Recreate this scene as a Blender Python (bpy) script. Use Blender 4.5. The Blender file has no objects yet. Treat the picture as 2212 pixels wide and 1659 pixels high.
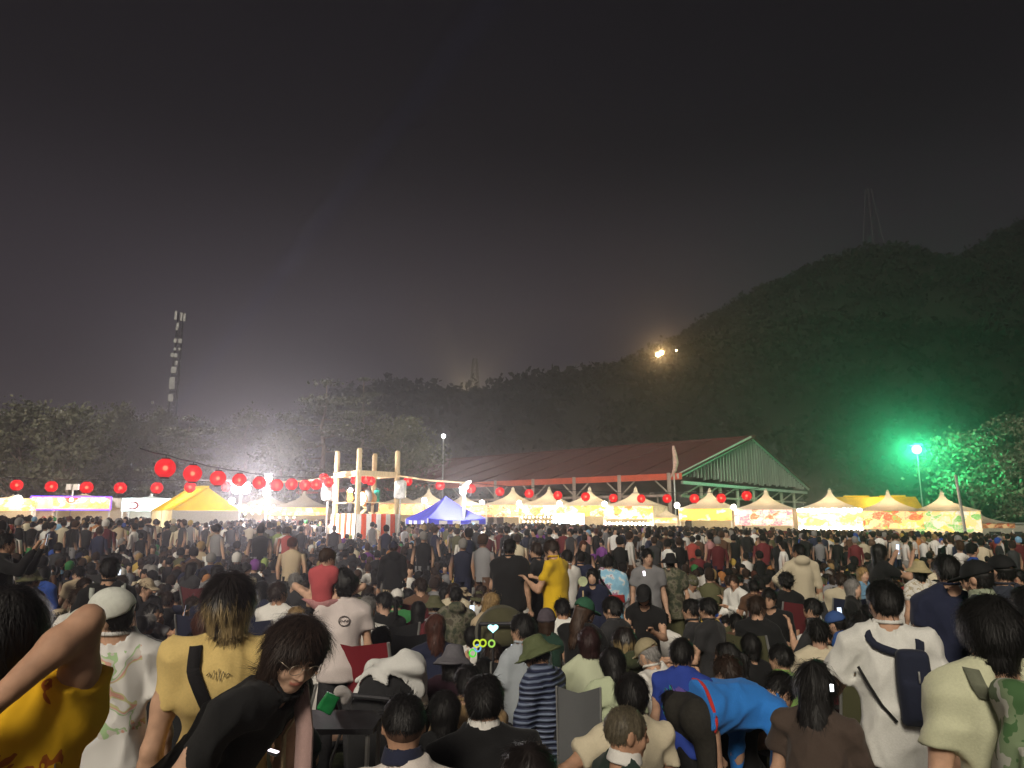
import bpy, math, random
import numpy as np
from mathutils import Vector, Matrix, Euler

random.seed(7)
RNG = np.random.default_rng(7)
R = math.radians
scene = bpy.context.scene
COL = scene.collection

# ------------------------------------------------------------------ camera
CAM_H = 2.0
PITCH = R(10.7)
cam_data = bpy.data.cameras.new('camera')
cam_data.lens = 25.2
cam_data.sensor_width = 36.0
cam_data.clip_start = 0.05
cam_data.clip_end = 3000
cam = bpy.data.objects.new('camera', cam_data)
cam.location = (0, 0, CAM_H)
cam.rotation_euler = (R(90) + PITCH, 0, 0)
COL.objects.link(cam)
scene.camera = cam

# ------------------------------------------------------------------ world: overcast night sky lit from below by the festival and the valley
world = bpy.data.worlds.new('World')
scene.world = world
world.use_nodes = True
wt = world.node_tree
wt.nodes.clear()
w_out = wt.nodes.new('ShaderNodeOutputWorld')
w_sky = wt.nodes.new('ShaderNodeTexSky')
w_sky.sky_type = 'NISHITA'
w_sky.sun_disc = False
w_sky.sun_elevation = R(-6)
w_sky.sun_rotation = R(200)
w_bg1 = wt.nodes.new('ShaderNodeBackground')
w_bg1.inputs['Strength'].default_value = 0.05
wt.links.new(w_sky.outputs[0], w_bg1.inputs['Color'])
w_tc = wt.nodes.new('ShaderNodeTexCoord')
w_sep = wt.nodes.new('ShaderNodeSeparateXYZ')
wt.links.new(w_tc.outputs['Generated'], w_sep.inputs[0])
w_ramp = wt.nodes.new('ShaderNodeValToRGB')
w_ramp.color_ramp.interpolation = 'EASE'
e = w_ramp.color_ramp.elements
e[0].position = 0.0; e[0].color = (0.120, 0.100, 0.112, 1)
e[1].position = 0.50; e[1].color = (0.0022, 0.0020, 0.0046, 1)
m_ = w_ramp.color_ramp.elements.new(0.22); m_.color = (0.040, 0.033, 0.042, 1)
wt.links.new(w_sep.outputs['Z'], w_ramp.inputs[0])
w_bg2 = wt.nodes.new('ShaderNodeBackground')
w_bg2.inputs['Strength'].default_value = 1.0
w_noise = wt.nodes.new('ShaderNodeTexNoise')
w_noise.inputs['Scale'].default_value = 2.2
w_noise.inputs['Detail'].default_value = 4
w_map = wt.nodes.new('ShaderNodeMapping')
w_map.inputs['Scale'].default_value = (1, 1, 2.2)
wt.links.new(w_tc.outputs['Generated'], w_map.inputs['Vector'])
wt.links.new(w_map.outputs[0], w_noise.inputs['Vector'])
w_mr = wt.nodes.new('ShaderNodeMapRange')
w_mr.inputs['From Min'].default_value = 0.3; w_mr.inputs['From Max'].default_value = 0.7
w_mr.inputs['To Min'].default_value = 0.82; w_mr.inputs['To Max'].default_value = 1.18
wt.links.new(w_noise.outputs['Fac'], w_mr.inputs['Value'])
w_mul = wt.nodes.new('ShaderNodeVectorMath'); w_mul.operation = 'SCALE'
wt.links.new(w_ramp.outputs[0], w_mul.inputs[0])
wt.links.new(w_mr.outputs[0], w_mul.inputs['Scale'])
wt.links.new(w_mul.outputs[0], w_bg2.inputs['Color'])
w_add = wt.nodes.new('ShaderNodeAddShader')
wt.links.new(w_bg1.outputs[0], w_add.inputs[0])
wt.links.new(w_bg2.outputs[0], w_add.inputs[1])
wt.links.new(w_add.outputs[0], w_out.inputs['Surface'])

# ------------------------------------------------------------------ the one distant key light (tall field floodlighting behind the camera, very weak)
sun_data = bpy.data.lights.new('sun', 'SUN')
sun_data.energy = 2.6
sun_data.angle = R(16)
sun_data.color = (1.0, 0.90, 0.74)
sun = bpy.data.objects.new('sun', sun_data)
sun.rotation_euler = Vector((0.28, 0.84, -0.56)).to_track_quat('-Z', 'Y').to_euler()
sun.location = (-20, -60, 60)
COL.objects.link(sun)

# ------------------------------------------------------------------ exposure and render settings
vs = scene.view_settings
vs.view_transform = 'Standard'
vs.look = 'None'
vs.exposure = 0.0
vs.gamma = 1.0
vs.use_curve_mapping = False
cy = scene.cycles
cy.use_denoising = True
cy.use_adaptive_sampling = True
cy.adaptive_threshold = 0.02
cy.max_bounces = 4
cy.diffuse_bounces = 2
cy.glossy_bounces = 2
cy.transmission_bounces = 3
cy.transparent_max_bounces = 8
cy.volume_bounces = 0
cy.caustics_reflective = False
cy.caustics_refractive = False
cy.sample_clamp_indirect = 4.0
cy.sample_clamp_direct = 30.0

# ------------------------------------------------------------------ layout helper: where a line of sight of the survey photo meets the plane y = depth
FPX = 1548.4
def at(u, v, y):
    xc = (u - 1106) / FPX; yc = -(v - 829.5) / FPX
    d = Vector((xc, math.cos(PITCH) - yc * math.sin(PITCH), math.sin(PITCH) + yc * math.cos(PITCH)))
    return Vector((d.x / d.y * y, y, CAM_H + d.z / d.y * y))
def gz(x, y=0):
    return -0.018 * max(-70.0, min(70.0, x))

# ------------------------------------------------------------------ object helpers
def empty(name, label, cat, loc=(0, 0, 0), rz=0.0, group=None):
    o = bpy.data.objects.new(name, None)
    o.empty_display_size = 0.1
    o.location = loc; o.rotation_euler = (0, 0, rz)
    COL.objects.link(o)
    o['label'] = label; o['category'] = cat
    if group: o['group'] = group
    return o
def tag(o, label, cat, group=None):
    o['label'] = label; o['category'] = cat
    if group: o['group'] = group
    return o
def link(name, me, parent=None, color=None, mat=None, loc=None, matrix=None):
    o = bpy.data.objects.new(name, me)
    COL.objects.link(o)
    if parent is not None: o.parent = parent
    if loc is not None: o.location = loc
    if matrix is not None: o.matrix_local = matrix
    if color is not None: o.color = (color[0], color[1], color[2], 1)
    if mat is not None:
        if not me.materials: me.materials.append(mat)
        elif me.materials[0] is not mat:
            o.material_slots[0].link = 'OBJECT'; o.material_slots[0].material = mat
    return o
def fast_mesh(name, V, F, smooth=True, mats=(), mi=None, colors=None):
    """V (n,3) array, F (m,k) int array of faces with k corners (or a list of such arrays)"""
    me = bpy.data.meshes.new(name)
    V = np.asarray(V, np.float32)
    Fs = F if isinstance(F, list) else [F]
    Fs = [np.asarray(f, np.int32) for f in Fs if len(f)]
    me.vertices.add(len(V))
    me.vertices.foreach_set('co', V.ravel())
    loops = np.concatenate([f.ravel() for f in Fs])
    counts = np.concatenate([np.full(len(f), f.shape[1], np.int32) for f in Fs])
    starts = np.concatenate([[0], np.cumsum(counts)[:-1]]).astype(np.int32)
    me.loops.add(len(loops)); me.loops.foreach_set('vertex_index', loops)
    me.polygons.add(len(counts)); me.polygons.foreach_set('loop_start', starts)
    me.polygons.foreach_set('use_smooth', np.full(len(counts), smooth, bool))
    for m in mats: me.materials.append(m)
    if mi is not None: me.polygons.foreach_set('material_index', np.asarray(mi, np.int32))
    if colors is not None:
        a = me.color_attributes.new('Col', 'FLOAT_COLOR', 'POINT')
        c = np.ones((len(V), 4), np.float32); c[:, :3] = colors
        a.data.foreach_set('color', c.ravel())
    me.update(calc_edges=True)
    return me

class MB:
    """collects simple solids, each a list of vertices and faces"""
    def __init__(s): s.v = []; s.f = []; s.m = []
    def add(s, v, f, m=0):
        b = len(s.v); s.v += [tuple(p) for p in v]
        s.f += [tuple(i + b for i in q) for q in f]; s.m += [m] * len(f)
        return s
    def box(s, c, d, rz=0.0, m=0, mat=None):
        hx, hy, hz = d[0] / 2, d[1] / 2, d[2] / 2
        M = mat if mat is not None else Matrix.Rotation(rz, 3, 'Z')
        c = Vector(c)
        vs_ = [c + M @ Vector((x * hx, y * hy, z * hz)) for z in (-1, 1) for y in (-1, 1) for x in (-1, 1)]
        return s.add(vs_, [(0, 2, 3, 1), (4, 5, 7, 6), (0, 1, 5, 4), (2, 6, 7, 3), (0, 4, 6, 2), (1, 3, 7, 5)], m)
    def bar(s, a, b, w, h=None, m=0):
        a = Vector(a); b = Vector(b); d = b - a; L = d.length
        if L < 1e-6: return s
        q = d.to_track_quat('X', 'Z').to_matrix()
        return s.box((a + b) / 2, (L, w, h if h else w), mat=q, m=m)
    def tube(s, pts, r, n=8, m=0, cap=True):
        pts = [Vector(p) for p in pts]
        rs = r if isinstance(r, (list, tuple)) else [r] * len(pts)
        V = []; F = []; prev = None
        for i, p in enumerate(pts):
            d = (pts[min(i + 1, len(pts) - 1)] - pts[max(i - 1, 0)]).normalized()
            if prev is None:
                a = d.orthogonal().normalized()
            else:
                a = (prev - d * prev.dot(d)).normalized()
            prev = a; b = d.cross(a)
            for k in range(n):
                t = 2 * math.pi * k / n
                V.append(p + (a * math.cos(t) + b * math.sin(t)) * rs[i])
        for i in range(len(pts) - 1):
            for k in range(n):
                k2 = (k + 1) % n
                F.append((i * n + k, i * n + k2, (i + 1) * n + k2, (i + 1) * n + k))
        if cap:
            F.append(tuple(range(n - 1, -1, -1)))
            F.append(tuple((len(pts) - 1) * n + k for k in range(n)))
        return s.add(V, F, m)
    def lathe(s, prof, n=12, c=(0, 0, 0), m=0):
        V = []; F = []
        for (r, z) in prof:
            for k in range(n):
                t = 2 * math.pi * k / n
                V.append((c[0] + r * math.cos(t), c[1] + r * math.sin(t), c[2] + z))
        for i in range(len(prof) - 1):
            for k in range(n):
                k2 = (k + 1) % n
                F.append((i * n + k, i * n + k2, (i + 1) * n + k2, (i + 1) * n + k))
        F.append(tuple(range(n - 1, -1, -1)))
        F.append(tuple((len(prof) - 1) * n + k for k in range(n)))
        return s.add(V, F, m)
    def ball(s, c, r, n=10, k=6, m=0):
        prof = [(max(1e-4, r * math.sin(math.pi * i / k)), -r * math.cos(math.pi * i / k)) for i in range(k + 1)]
        return s.lathe(prof, n, c, m)
    def grid(s, fn, nu, nv, m=0, close=False):
        V = [fn(i / nu, j / nv) for i in range(nu + 1) for j in range(nv + 1)]
        F = [(i * (nv + 1) + j, (i + 1) * (nv + 1) + j, (i + 1) * (nv + 1) + j + 1, i * (nv + 1) + j + 1) for i in range(nu) for j in range(nv)]
        return s.add(V, F, m)
    def mesh(s, name, mats=(), smooth=False):
        me = bpy.data.meshes.new(name)
        me.from_pydata(s.v, [], s.f)
        for m in mats: me.materials.append(m)
        if len(mats) > 1: me.polygons.foreach_set('material_index', s.m)
        me.polygons.foreach_set('use_smooth', [smooth] * len(s.f))
        me.update()
        return me
    def build(s, name, mat, parent=None, smooth=False, loc=None, color=None):
        return link(name, s.mesh(name, mat if isinstance(mat, (list, tuple)) else (mat,), smooth), parent, color, None, loc)

ORD = ['first', 'second', 'third', 'fourth', 'fifth', 'sixth', 'seventh', 'eighth', 'ninth', 'tenth', 'eleventh', 'twelfth', 'thirteenth',
       'fourteenth', 'fifteenth', 'sixteenth', 'seventeenth', 'eighteenth', 'nineteenth', 'twentieth']

# ------------------------------------------------------------------ materials
def new_mat(name):
    m = bpy.data.materials.new(name); m.use_nodes = True
    nt = m.node_tree
    return m, nt, nt.nodes['Principled BSDF']
def noise_node(nt, scale, detail=3, coord='Object', stretch=None):
    tc = nt.nodes.new('ShaderNodeTexCoord')
    n = nt.nodes.new('ShaderNodeTexNoise')
    n.inputs['Scale'].default_value = scale; n.inputs['Detail'].default_value = detail
    if stretch:
        mp = nt.nodes.new('ShaderNodeMapping'); mp.inputs['Scale'].default_value = stretch
        nt.links.new(tc.outputs[coord], mp.inputs['Vector']); nt.links.new(mp.outputs[0], n.inputs['Vector'])
    else:
        nt.links.new(tc.outputs[coord], n.inputs['Vector'])
    return n
def maprange(nt, src, a, b, c, d):
    r = nt.nodes.new('ShaderNodeMapRange')
    for k, v_ in zip(('From Min', 'From Max', 'To Min', 'To Max'), (a, b, c, d)): r.inputs[k].default_value = v_
    nt.links.new(src, r.inputs['Value'])
    return r.outputs[0]
def scale_col(nt, col_socket, fac_socket):
    s = nt.nodes.new('ShaderNodeVectorMath'); s.operation = 'SCALE'
    nt.links.new(col_socket, s.inputs[0]); nt.links.new(fac_socket, s.inputs['Scale'])
    return s.outputs[0]
def bump(nt, bsdf, src, strength, dist=0.01):
    b = nt.nodes.new('ShaderNodeBump'); b.inputs['Strength'].default_value = strength; b.inputs['Distance'].default_value = dist
    nt.links.new(src, b.inputs['Height']); nt.links.new(b.outputs[0], bsdf.inputs['Normal'])
def simple_mat(name, color, rough=0.7, nscale=6, namp=0.2, bmp=0.0, metallic=0.0, stretch=None, spec=0.3):
    m, nt, b = new_mat(name)
    b.inputs['Roughness'].default_value = rough; b.inputs['Metallic'].default_value = metallic
    b.inputs['Specular IOR Level'].default_value = spec
    n = noise_node(nt, nscale, 4, stretch=stretch)
    rgb = nt.nodes.new('ShaderNodeRGB'); rgb.outputs[0].default_value = (*color, 1)
    f = maprange(nt, n.outputs['Fac'], 0.3, 0.7, 1 - namp, 1 + namp)
    nt.links.new(scale_col(nt, rgb.outputs[0], f), b.inputs['Base Color'])
    if bmp: bump(nt, b, n.outputs['Fac'], bmp, 0.02)
    return m
def objcol_mat(name, rough=0.8, nscale=30, namp=0.15, bmp=0.2, stretch=None, spec=0.25, sheen=0.0, attr=False, sss=0.0):
    """colour of the single object (its clothes, hair or skin), with weave / grain on top"""
    m, nt, b = new_mat(name)
    b.inputs['Roughness'].default_value = rough; b.inputs['Specular IOR Level'].default_value = spec
    if sheen: b.inputs['Sheen Weight'].default_value = sheen
    n = noise_node(nt, nscale, 4, stretch=stretch)
    oi = nt.nodes.new('ShaderNodeObjectInfo')
    f = maprange(nt, n.outputs['Fac'], 0.3, 0.7, 1 - namp, 1 + namp)
    col = scale_col(nt, oi.outputs['Color'], f)
    if attr:
        a = nt.nodes.new('ShaderNodeAttribute'); a.attribute_name = 'Col'
        mu = nt.nodes.new('ShaderNodeVectorMath'); mu.operation = 'MULTIPLY'
        nt.links.new(col, mu.inputs[0]); nt.links.new(a.outputs['Color'], mu.inputs[1]); col = mu.outputs[0]
    nt.links.new(col, b.inputs['Base Color'])
    if sss:
        b.inputs['Subsurface Weight'].default_value = sss; b.inputs['Subsurface Scale'].default_value = 0.01
    if bmp: bump(nt, b, n.outputs['Fac'], bmp, 0.01)
    return m
def emit_mat(name, color, strength):
    m = bpy.data.materials.new(name); m.use_nodes = True
    nt = m.node_tree; nt.nodes.clear()
    o = nt.nodes.new('ShaderNodeOutputMaterial'); e_ = nt.nodes.new('ShaderNodeEmission')
    e_.inputs['Color'].default_value = (*color, 1); e_.inputs['Strength'].default_value = strength
    nt.links.new(e_.outputs[0], o.inputs['Surface'])
    return m

M = {}
M['cloth'] = objcol_mat('cloth', 0.9, 120, 0.05, 0.15, sheen=0.08)
M['denim'] = objcol_mat('denim', 0.9, 60, 0.18, 0.15)
M['hat'] = objcol_mat('hat_cloth', 0.8, 50, 0.08, 0.1)
M['hair'] = objcol_mat('hair', 0.52, 18, 0.45, 0.35, stretch=(6, 6, 0.7), spec=0.3)
M['skin'] = objcol_mat('skin', 0.62, 22, 0.14, 0.10, attr=True, spec=0.25)
M['plastic'] = objcol_mat('plastic', 0.4, 10, 0.05, 0.0, spec=0.4)
M['metal'] = simple_mat('painted_metal', (0.35, 0.35, 0.34), 0.45, 8, 0.15, metallic=0.4)
M['dark_metal'] = simple_mat('dark_metal', (0.05, 0.05, 0.055), 0.5, 8, 0.2, metallic=0.5)
M['white_metal'] = simple_mat('white_metal', (0.6, 0.6, 0.58), 0.5, 8, 0.12)
M['wood'] = simple_mat('pale_timber', (0.64, 0.49, 0.28), 0.7, 5, 0.2, 0.2, stretch=(8, 8, 0.8))
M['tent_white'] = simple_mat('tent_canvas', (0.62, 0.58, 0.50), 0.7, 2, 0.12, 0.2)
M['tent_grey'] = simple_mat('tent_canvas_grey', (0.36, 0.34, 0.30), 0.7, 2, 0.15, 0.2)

def translucent(m, w=0.5):
    """thin canvas: part of the light comes through from the other side"""
    nt = m.node_tree; b = nt.nodes['Principled BSDF']; o = next(n for n in nt.nodes if n.type == 'OUTPUT_MATERIAL')
    t = nt.nodes.new('ShaderNodeBsdfTranslucent'); mx = nt.nodes.new('ShaderNodeMixShader'); mx.inputs[0].default_value = w
    src = b.inputs['Base Color'].links[0].from_socket
    nt.links.new(src, t.inputs['Color']); nt.links.new(b.outputs[0], mx.inputs[1]); nt.links.new(t.outputs[0], mx.inputs[2]); nt.links.new(mx.outputs[0], o.inputs['Surface'])
translucent(M['tent_white'], 0.45); translucent(M['tent_grey'], 0.3)
# ------------------------------------------------------------------ signed-distance figure modelling: one smooth continuous surface per body
def surface_nets(D, lo, h):
    ins = D < 0
    c = ins[:-1, :-1, :-1].astype(np.int8)
    for dx in (0, 1):
        for dy in (0, 1):
            for dz in (0, 1):
                if dx or dy or dz:
                    c = c + ins[dx:D.shape[0] - 1 + dx, dy:D.shape[1] - 1 + dy, dz:D.shape[2] - 1 + dz]
    act = (c > 0) & (c < 8)
    I = np.argwhere(act)
    n = len(I)
    if n == 0: return np.zeros((0, 3)), np.zeros((0, 4), int)
    corners = np.array([(x, y, z) for x in (0, 1) for y in (0, 1) for z in (0, 1)])
    vals = np.stack([D[I[:, 0] + k[0], I[:, 1] + k[1], I[:, 2] + k[2]] for k in corners], 1)
    acc = np.zeros((n, 3), np.float32); cnt = np.zeros(n, np.float32)
    for a in range(8):
        for b in range(a + 1, 8):
            dd = corners[b] - corners[a]
            if np.abs(dd).sum() != 1: continue
            va, vb = vals[:, a], vals[:, b]
            m = (va < 0) != (vb < 0)
            t = np.where(m, va / np.where(m, va - vb, 1), 0)
            acc += m[:, None] * (corners[a][None] + t[:, None] * dd[None])
            cnt += m
    V = (I + acc / cnt[:, None]) * h + np.asarray(lo)
    idx = np.full(act.shape, -1, np.int32); idx[I[:, 0], I[:, 1], I[:, 2]] = np.arange(n)
    faces = []
    for ax in range(3):
        o1, o2 = (ax + 1) % 3, (ax + 2) % 3
        sl0 = [slice(None)] * 3; sl1 = [slice(None)] * 3
        sl0[ax] = slice(0, -1); sl1[ax] = slice(1, None)
        A = ins[tuple(sl0)]; B = ins[tuple(sl1)]
        E_ = np.argwhere(A != B)
        ok = (E_[:, o1] > 0) & (E_[:, o2] > 0) & (E_[:, o1] < D.shape[o1] - 1) & (E_[:, o2] < D.shape[o2] - 1)
        E_ = E_[ok]
        if not len(E_): continue
        fl = A[E_[:, 0], E_[:, 1], E_[:, 2]]
        q = []
        for (s1, s2) in ((-1, -1), (0, -1), (0, 0), (-1, 0)):
            K = E_.copy(); K[:, o1] += s1; K[:, o2] += s2
            q.append(idx[K[:, 0], K[:, 1], K[:, 2]])
        q = np.stack(q, 1)
        q[~fl] = q[~fl][:, ::-1]
        faces.append(q)
    F = np.concatenate(faces)
    return V.astype(np.float32), F[(F >= 0).all(1)]

class Field:
    def __init__(s, lo, hi, h):
        s.h = h; s.lo = np.asarray(lo, np.float32) - 3 * h
        n = np.ceil((np.asarray(hi) + 3 * h - s.lo) / h).astype(int) + 1
        s.ax = [(s.lo[i] + h * np.arange(n[i])).astype(np.float32) for i in range(3)]
        s.D = np.full(n, 0.3, np.float32)
    def _win(s, lo, hi):
        sl = []
        for i in range(3):
            a = int(np.clip(math.floor((lo[i] - s.lo[i]) / s.h), 0, s.D.shape[i]))
            b = int(np.clip(math.ceil((hi[i] - s.lo[i]) / s.h) + 1, 0, s.D.shape[i]))
            if b <= a: return None
            sl.append(slice(a, b))
        return tuple(sl)
    def _xyz(s, w):
        return s.ax[0][w[0]][:, None, None], s.ax[1][w[1]][None, :, None], s.ax[2][w[2]][None, None, :]
    def _comb(s, w, d, k, op):
        A = s.D[w]
        if op == 'sub':
            d = -d
            if k > 0:
                hh = np.clip(0.5 - 0.5 * (d - A) / k, 0, 1)   # smooth max
                s.D[w] = d * (1 - hh) + A * hh + k * hh * (1 - hh)
            else: s.D[w] = np.maximum(A, d)
        else:
            if k > 0:
                hh = np.clip(0.5 + 0.5 * (A - d) / k, 0, 1)
                s.D[w] = A * (1 - hh) + d * hh - k * hh * (1 - hh)
            else: s.D[w] = np.minimum(A, d)
    def cone(s, a, b, r1, r2, k=0.02, op='add', flat=None):
        """rounded cone; flat = (axis vector, factor) squashes its section along the axis"""
        a = np.asarray(a, np.float32); b = np.asarray(b, np.float32)
        rm = max(r1, r2) * (1.0 if flat is None else max(1.0, flat[1])) + k + 4 * s.h
        w = s._win(np.minimum(a, b) - rm, np.maximum(a, b) + rm)
        if w is None: return s
        X, Y, Z = s._xyz(w)
        ab = b - a; L2 = float(ab @ ab) + 1e-9
        px, py, pz = X - a[0], Y - a[1], Z - a[2]
        t = np.clip((px * ab[0] + py * ab[1] + pz * ab[2]) / L2, 0, 1)
        qx, qy, qz = px - t * ab[0], py - t * ab[1], pz - t * ab[2]
        if flat is not None:
            n, f = flat; n = np.asarray(n, np.float32); n = n / np.linalg.norm(n)
            dn = qx * n[0] + qy * n[1] + qz * n[2]
            g = 1.0 / f - 1.0
            qx = qx + n[0] * dn * g; qy = qy + n[1] * dn * g; qz = qz + n[2] * dn * g
        d = np.sqrt(qx * qx + qy * qy + qz * qz) - (r1 + (r2 - r1) * t)
        s._comb(w, d, k, op); return s
    def ell(s, c, r, rot=None, k=0.02, op='add'):
        c = np.asarray(c, np.float32); r = np.asarray(r, np.float32)
        rm = float(r.max()) + k + 4 * s.h
        w = s._win(c - rm, c + rm)
        if w is None: return s
        X, Y, Z = s._xyz(w)
        px, py, pz = X - c[0], Y - c[1], Z - c[2]
        if rot is not None:
            rot = np.asarray(rot, np.float32)      # columns are the ellipsoid's axes
            px, py, pz = (px * rot[0, 0] + py * rot[1, 0] + pz * rot[2, 0], px * rot[0, 1] + py * rot[1, 1] + pz * rot[2, 1], px * rot[0, 2] + py * rot[1, 2] + pz * rot[2, 2])
        k0 = np.sqrt((px / r[0]) ** 2 + (py / r[1]) ** 2 + (pz / r[2]) ** 2)
        k1 = np.sqrt((px / r[0] ** 2) ** 2 + (py / r[1] ** 2) ** 2 + (pz / r[2] ** 2) ** 2) + 1e-6
        s._comb(w, k0 * (k0 - 1) / k1, k, op); return s
    def box(s, c, half, rot=None, rnd=0.01, k=0.0, op='add'):
        c = np.asarray(c, np.float32)
        rm = float(np.linalg.norm(half)) + k + rnd + 4 * s.h
        w = s._win(c - rm, c + rm)
        if w is None: return s
        X, Y, Z = s._xyz(w)
        px, py, pz = X - c[0], Y - c[1], Z - c[2]
        if rot is not None:
            rot = np.asarray(rot, np.float32)
            px, py, pz = (px * rot[0, 0] + py * rot[1, 0] + pz * rot[2, 0], px * rot[0, 1] + py * rot[1, 1] + pz * rot[2, 1], px * rot[0, 2] + py * rot[1, 2] + pz * rot[2, 2])
        qx, qy, qz = np.abs(px) - half[0] + rnd, np.abs(py) - half[1] + rnd, np.abs(pz) - half[2] + rnd
        d = np.sqrt(np.maximum(qx, 0) ** 2 + np.maximum(qy, 0) ** 2 + np.maximum(qz, 0) ** 2) + np.minimum(np.maximum(qx, np.maximum(qy, qz)), 0) - rnd
        s._comb(w, d, k, op); return s
    def plane(s, p, n, k=0.0):
        """keep the side n points away from"""
        n = np.asarray(n, np.float32); n = n / np.linalg.norm(n)
        X, Y, Z = s._xyz((slice(None),) * 3)
        d = (X - p[0]) * n[0] + (Y - p[1]) * n[1] + (Z - p[2]) * n[2]
        s.D = np.maximum(s.D, d) if k <= 0 else s._smax(s.D, d, k)
        return s
    def _smax(s, A, d, k):
        hh = np.clip(0.5 - 0.5 * (d - A) / k, 0, 1)
        return d * (1 - hh) + A * hh + k * hh * (1 - hh)
    def wrinkle(s, amp, freq, seed, stretch=(1, 1, 1), crease=False):
        rng = np.random.default_rng(seed)
        X, Y, Z = s._xyz((slice(None),) * 3)
        wx = 0.04 * np.sin(Z * 9 + X * 7 + seed); wy = 0.04 * np.sin(X * 11 + Z * 6 + 2 * seed)
        acc = 0
        for i in range(5):
            v = rng.normal(size=3); v /= np.linalg.norm(v); v = v * np.asarray(stretch)
            f = freq * (0.6 + 1.1 * rng.random())
            sn = np.sin(f * (v[0] * (X + wx) + v[1] * (Y + wy) + v[2] * Z) + rng.random() * 6.28)
            acc = acc + (sn if not crease else (1.1 - 2.6 * (1 - np.abs(sn)) ** 2))
        a = np.abs(s.D) < 0.08
        s.D = np.where(a, s.D + amp * acc / 2.2, s.D)
        return s
    def mesh(s):
        return surface_nets(s.D, s.lo, s.h)

def np3(v): return np.array([v[0], v[1], v[2]], np.float32)

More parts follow.
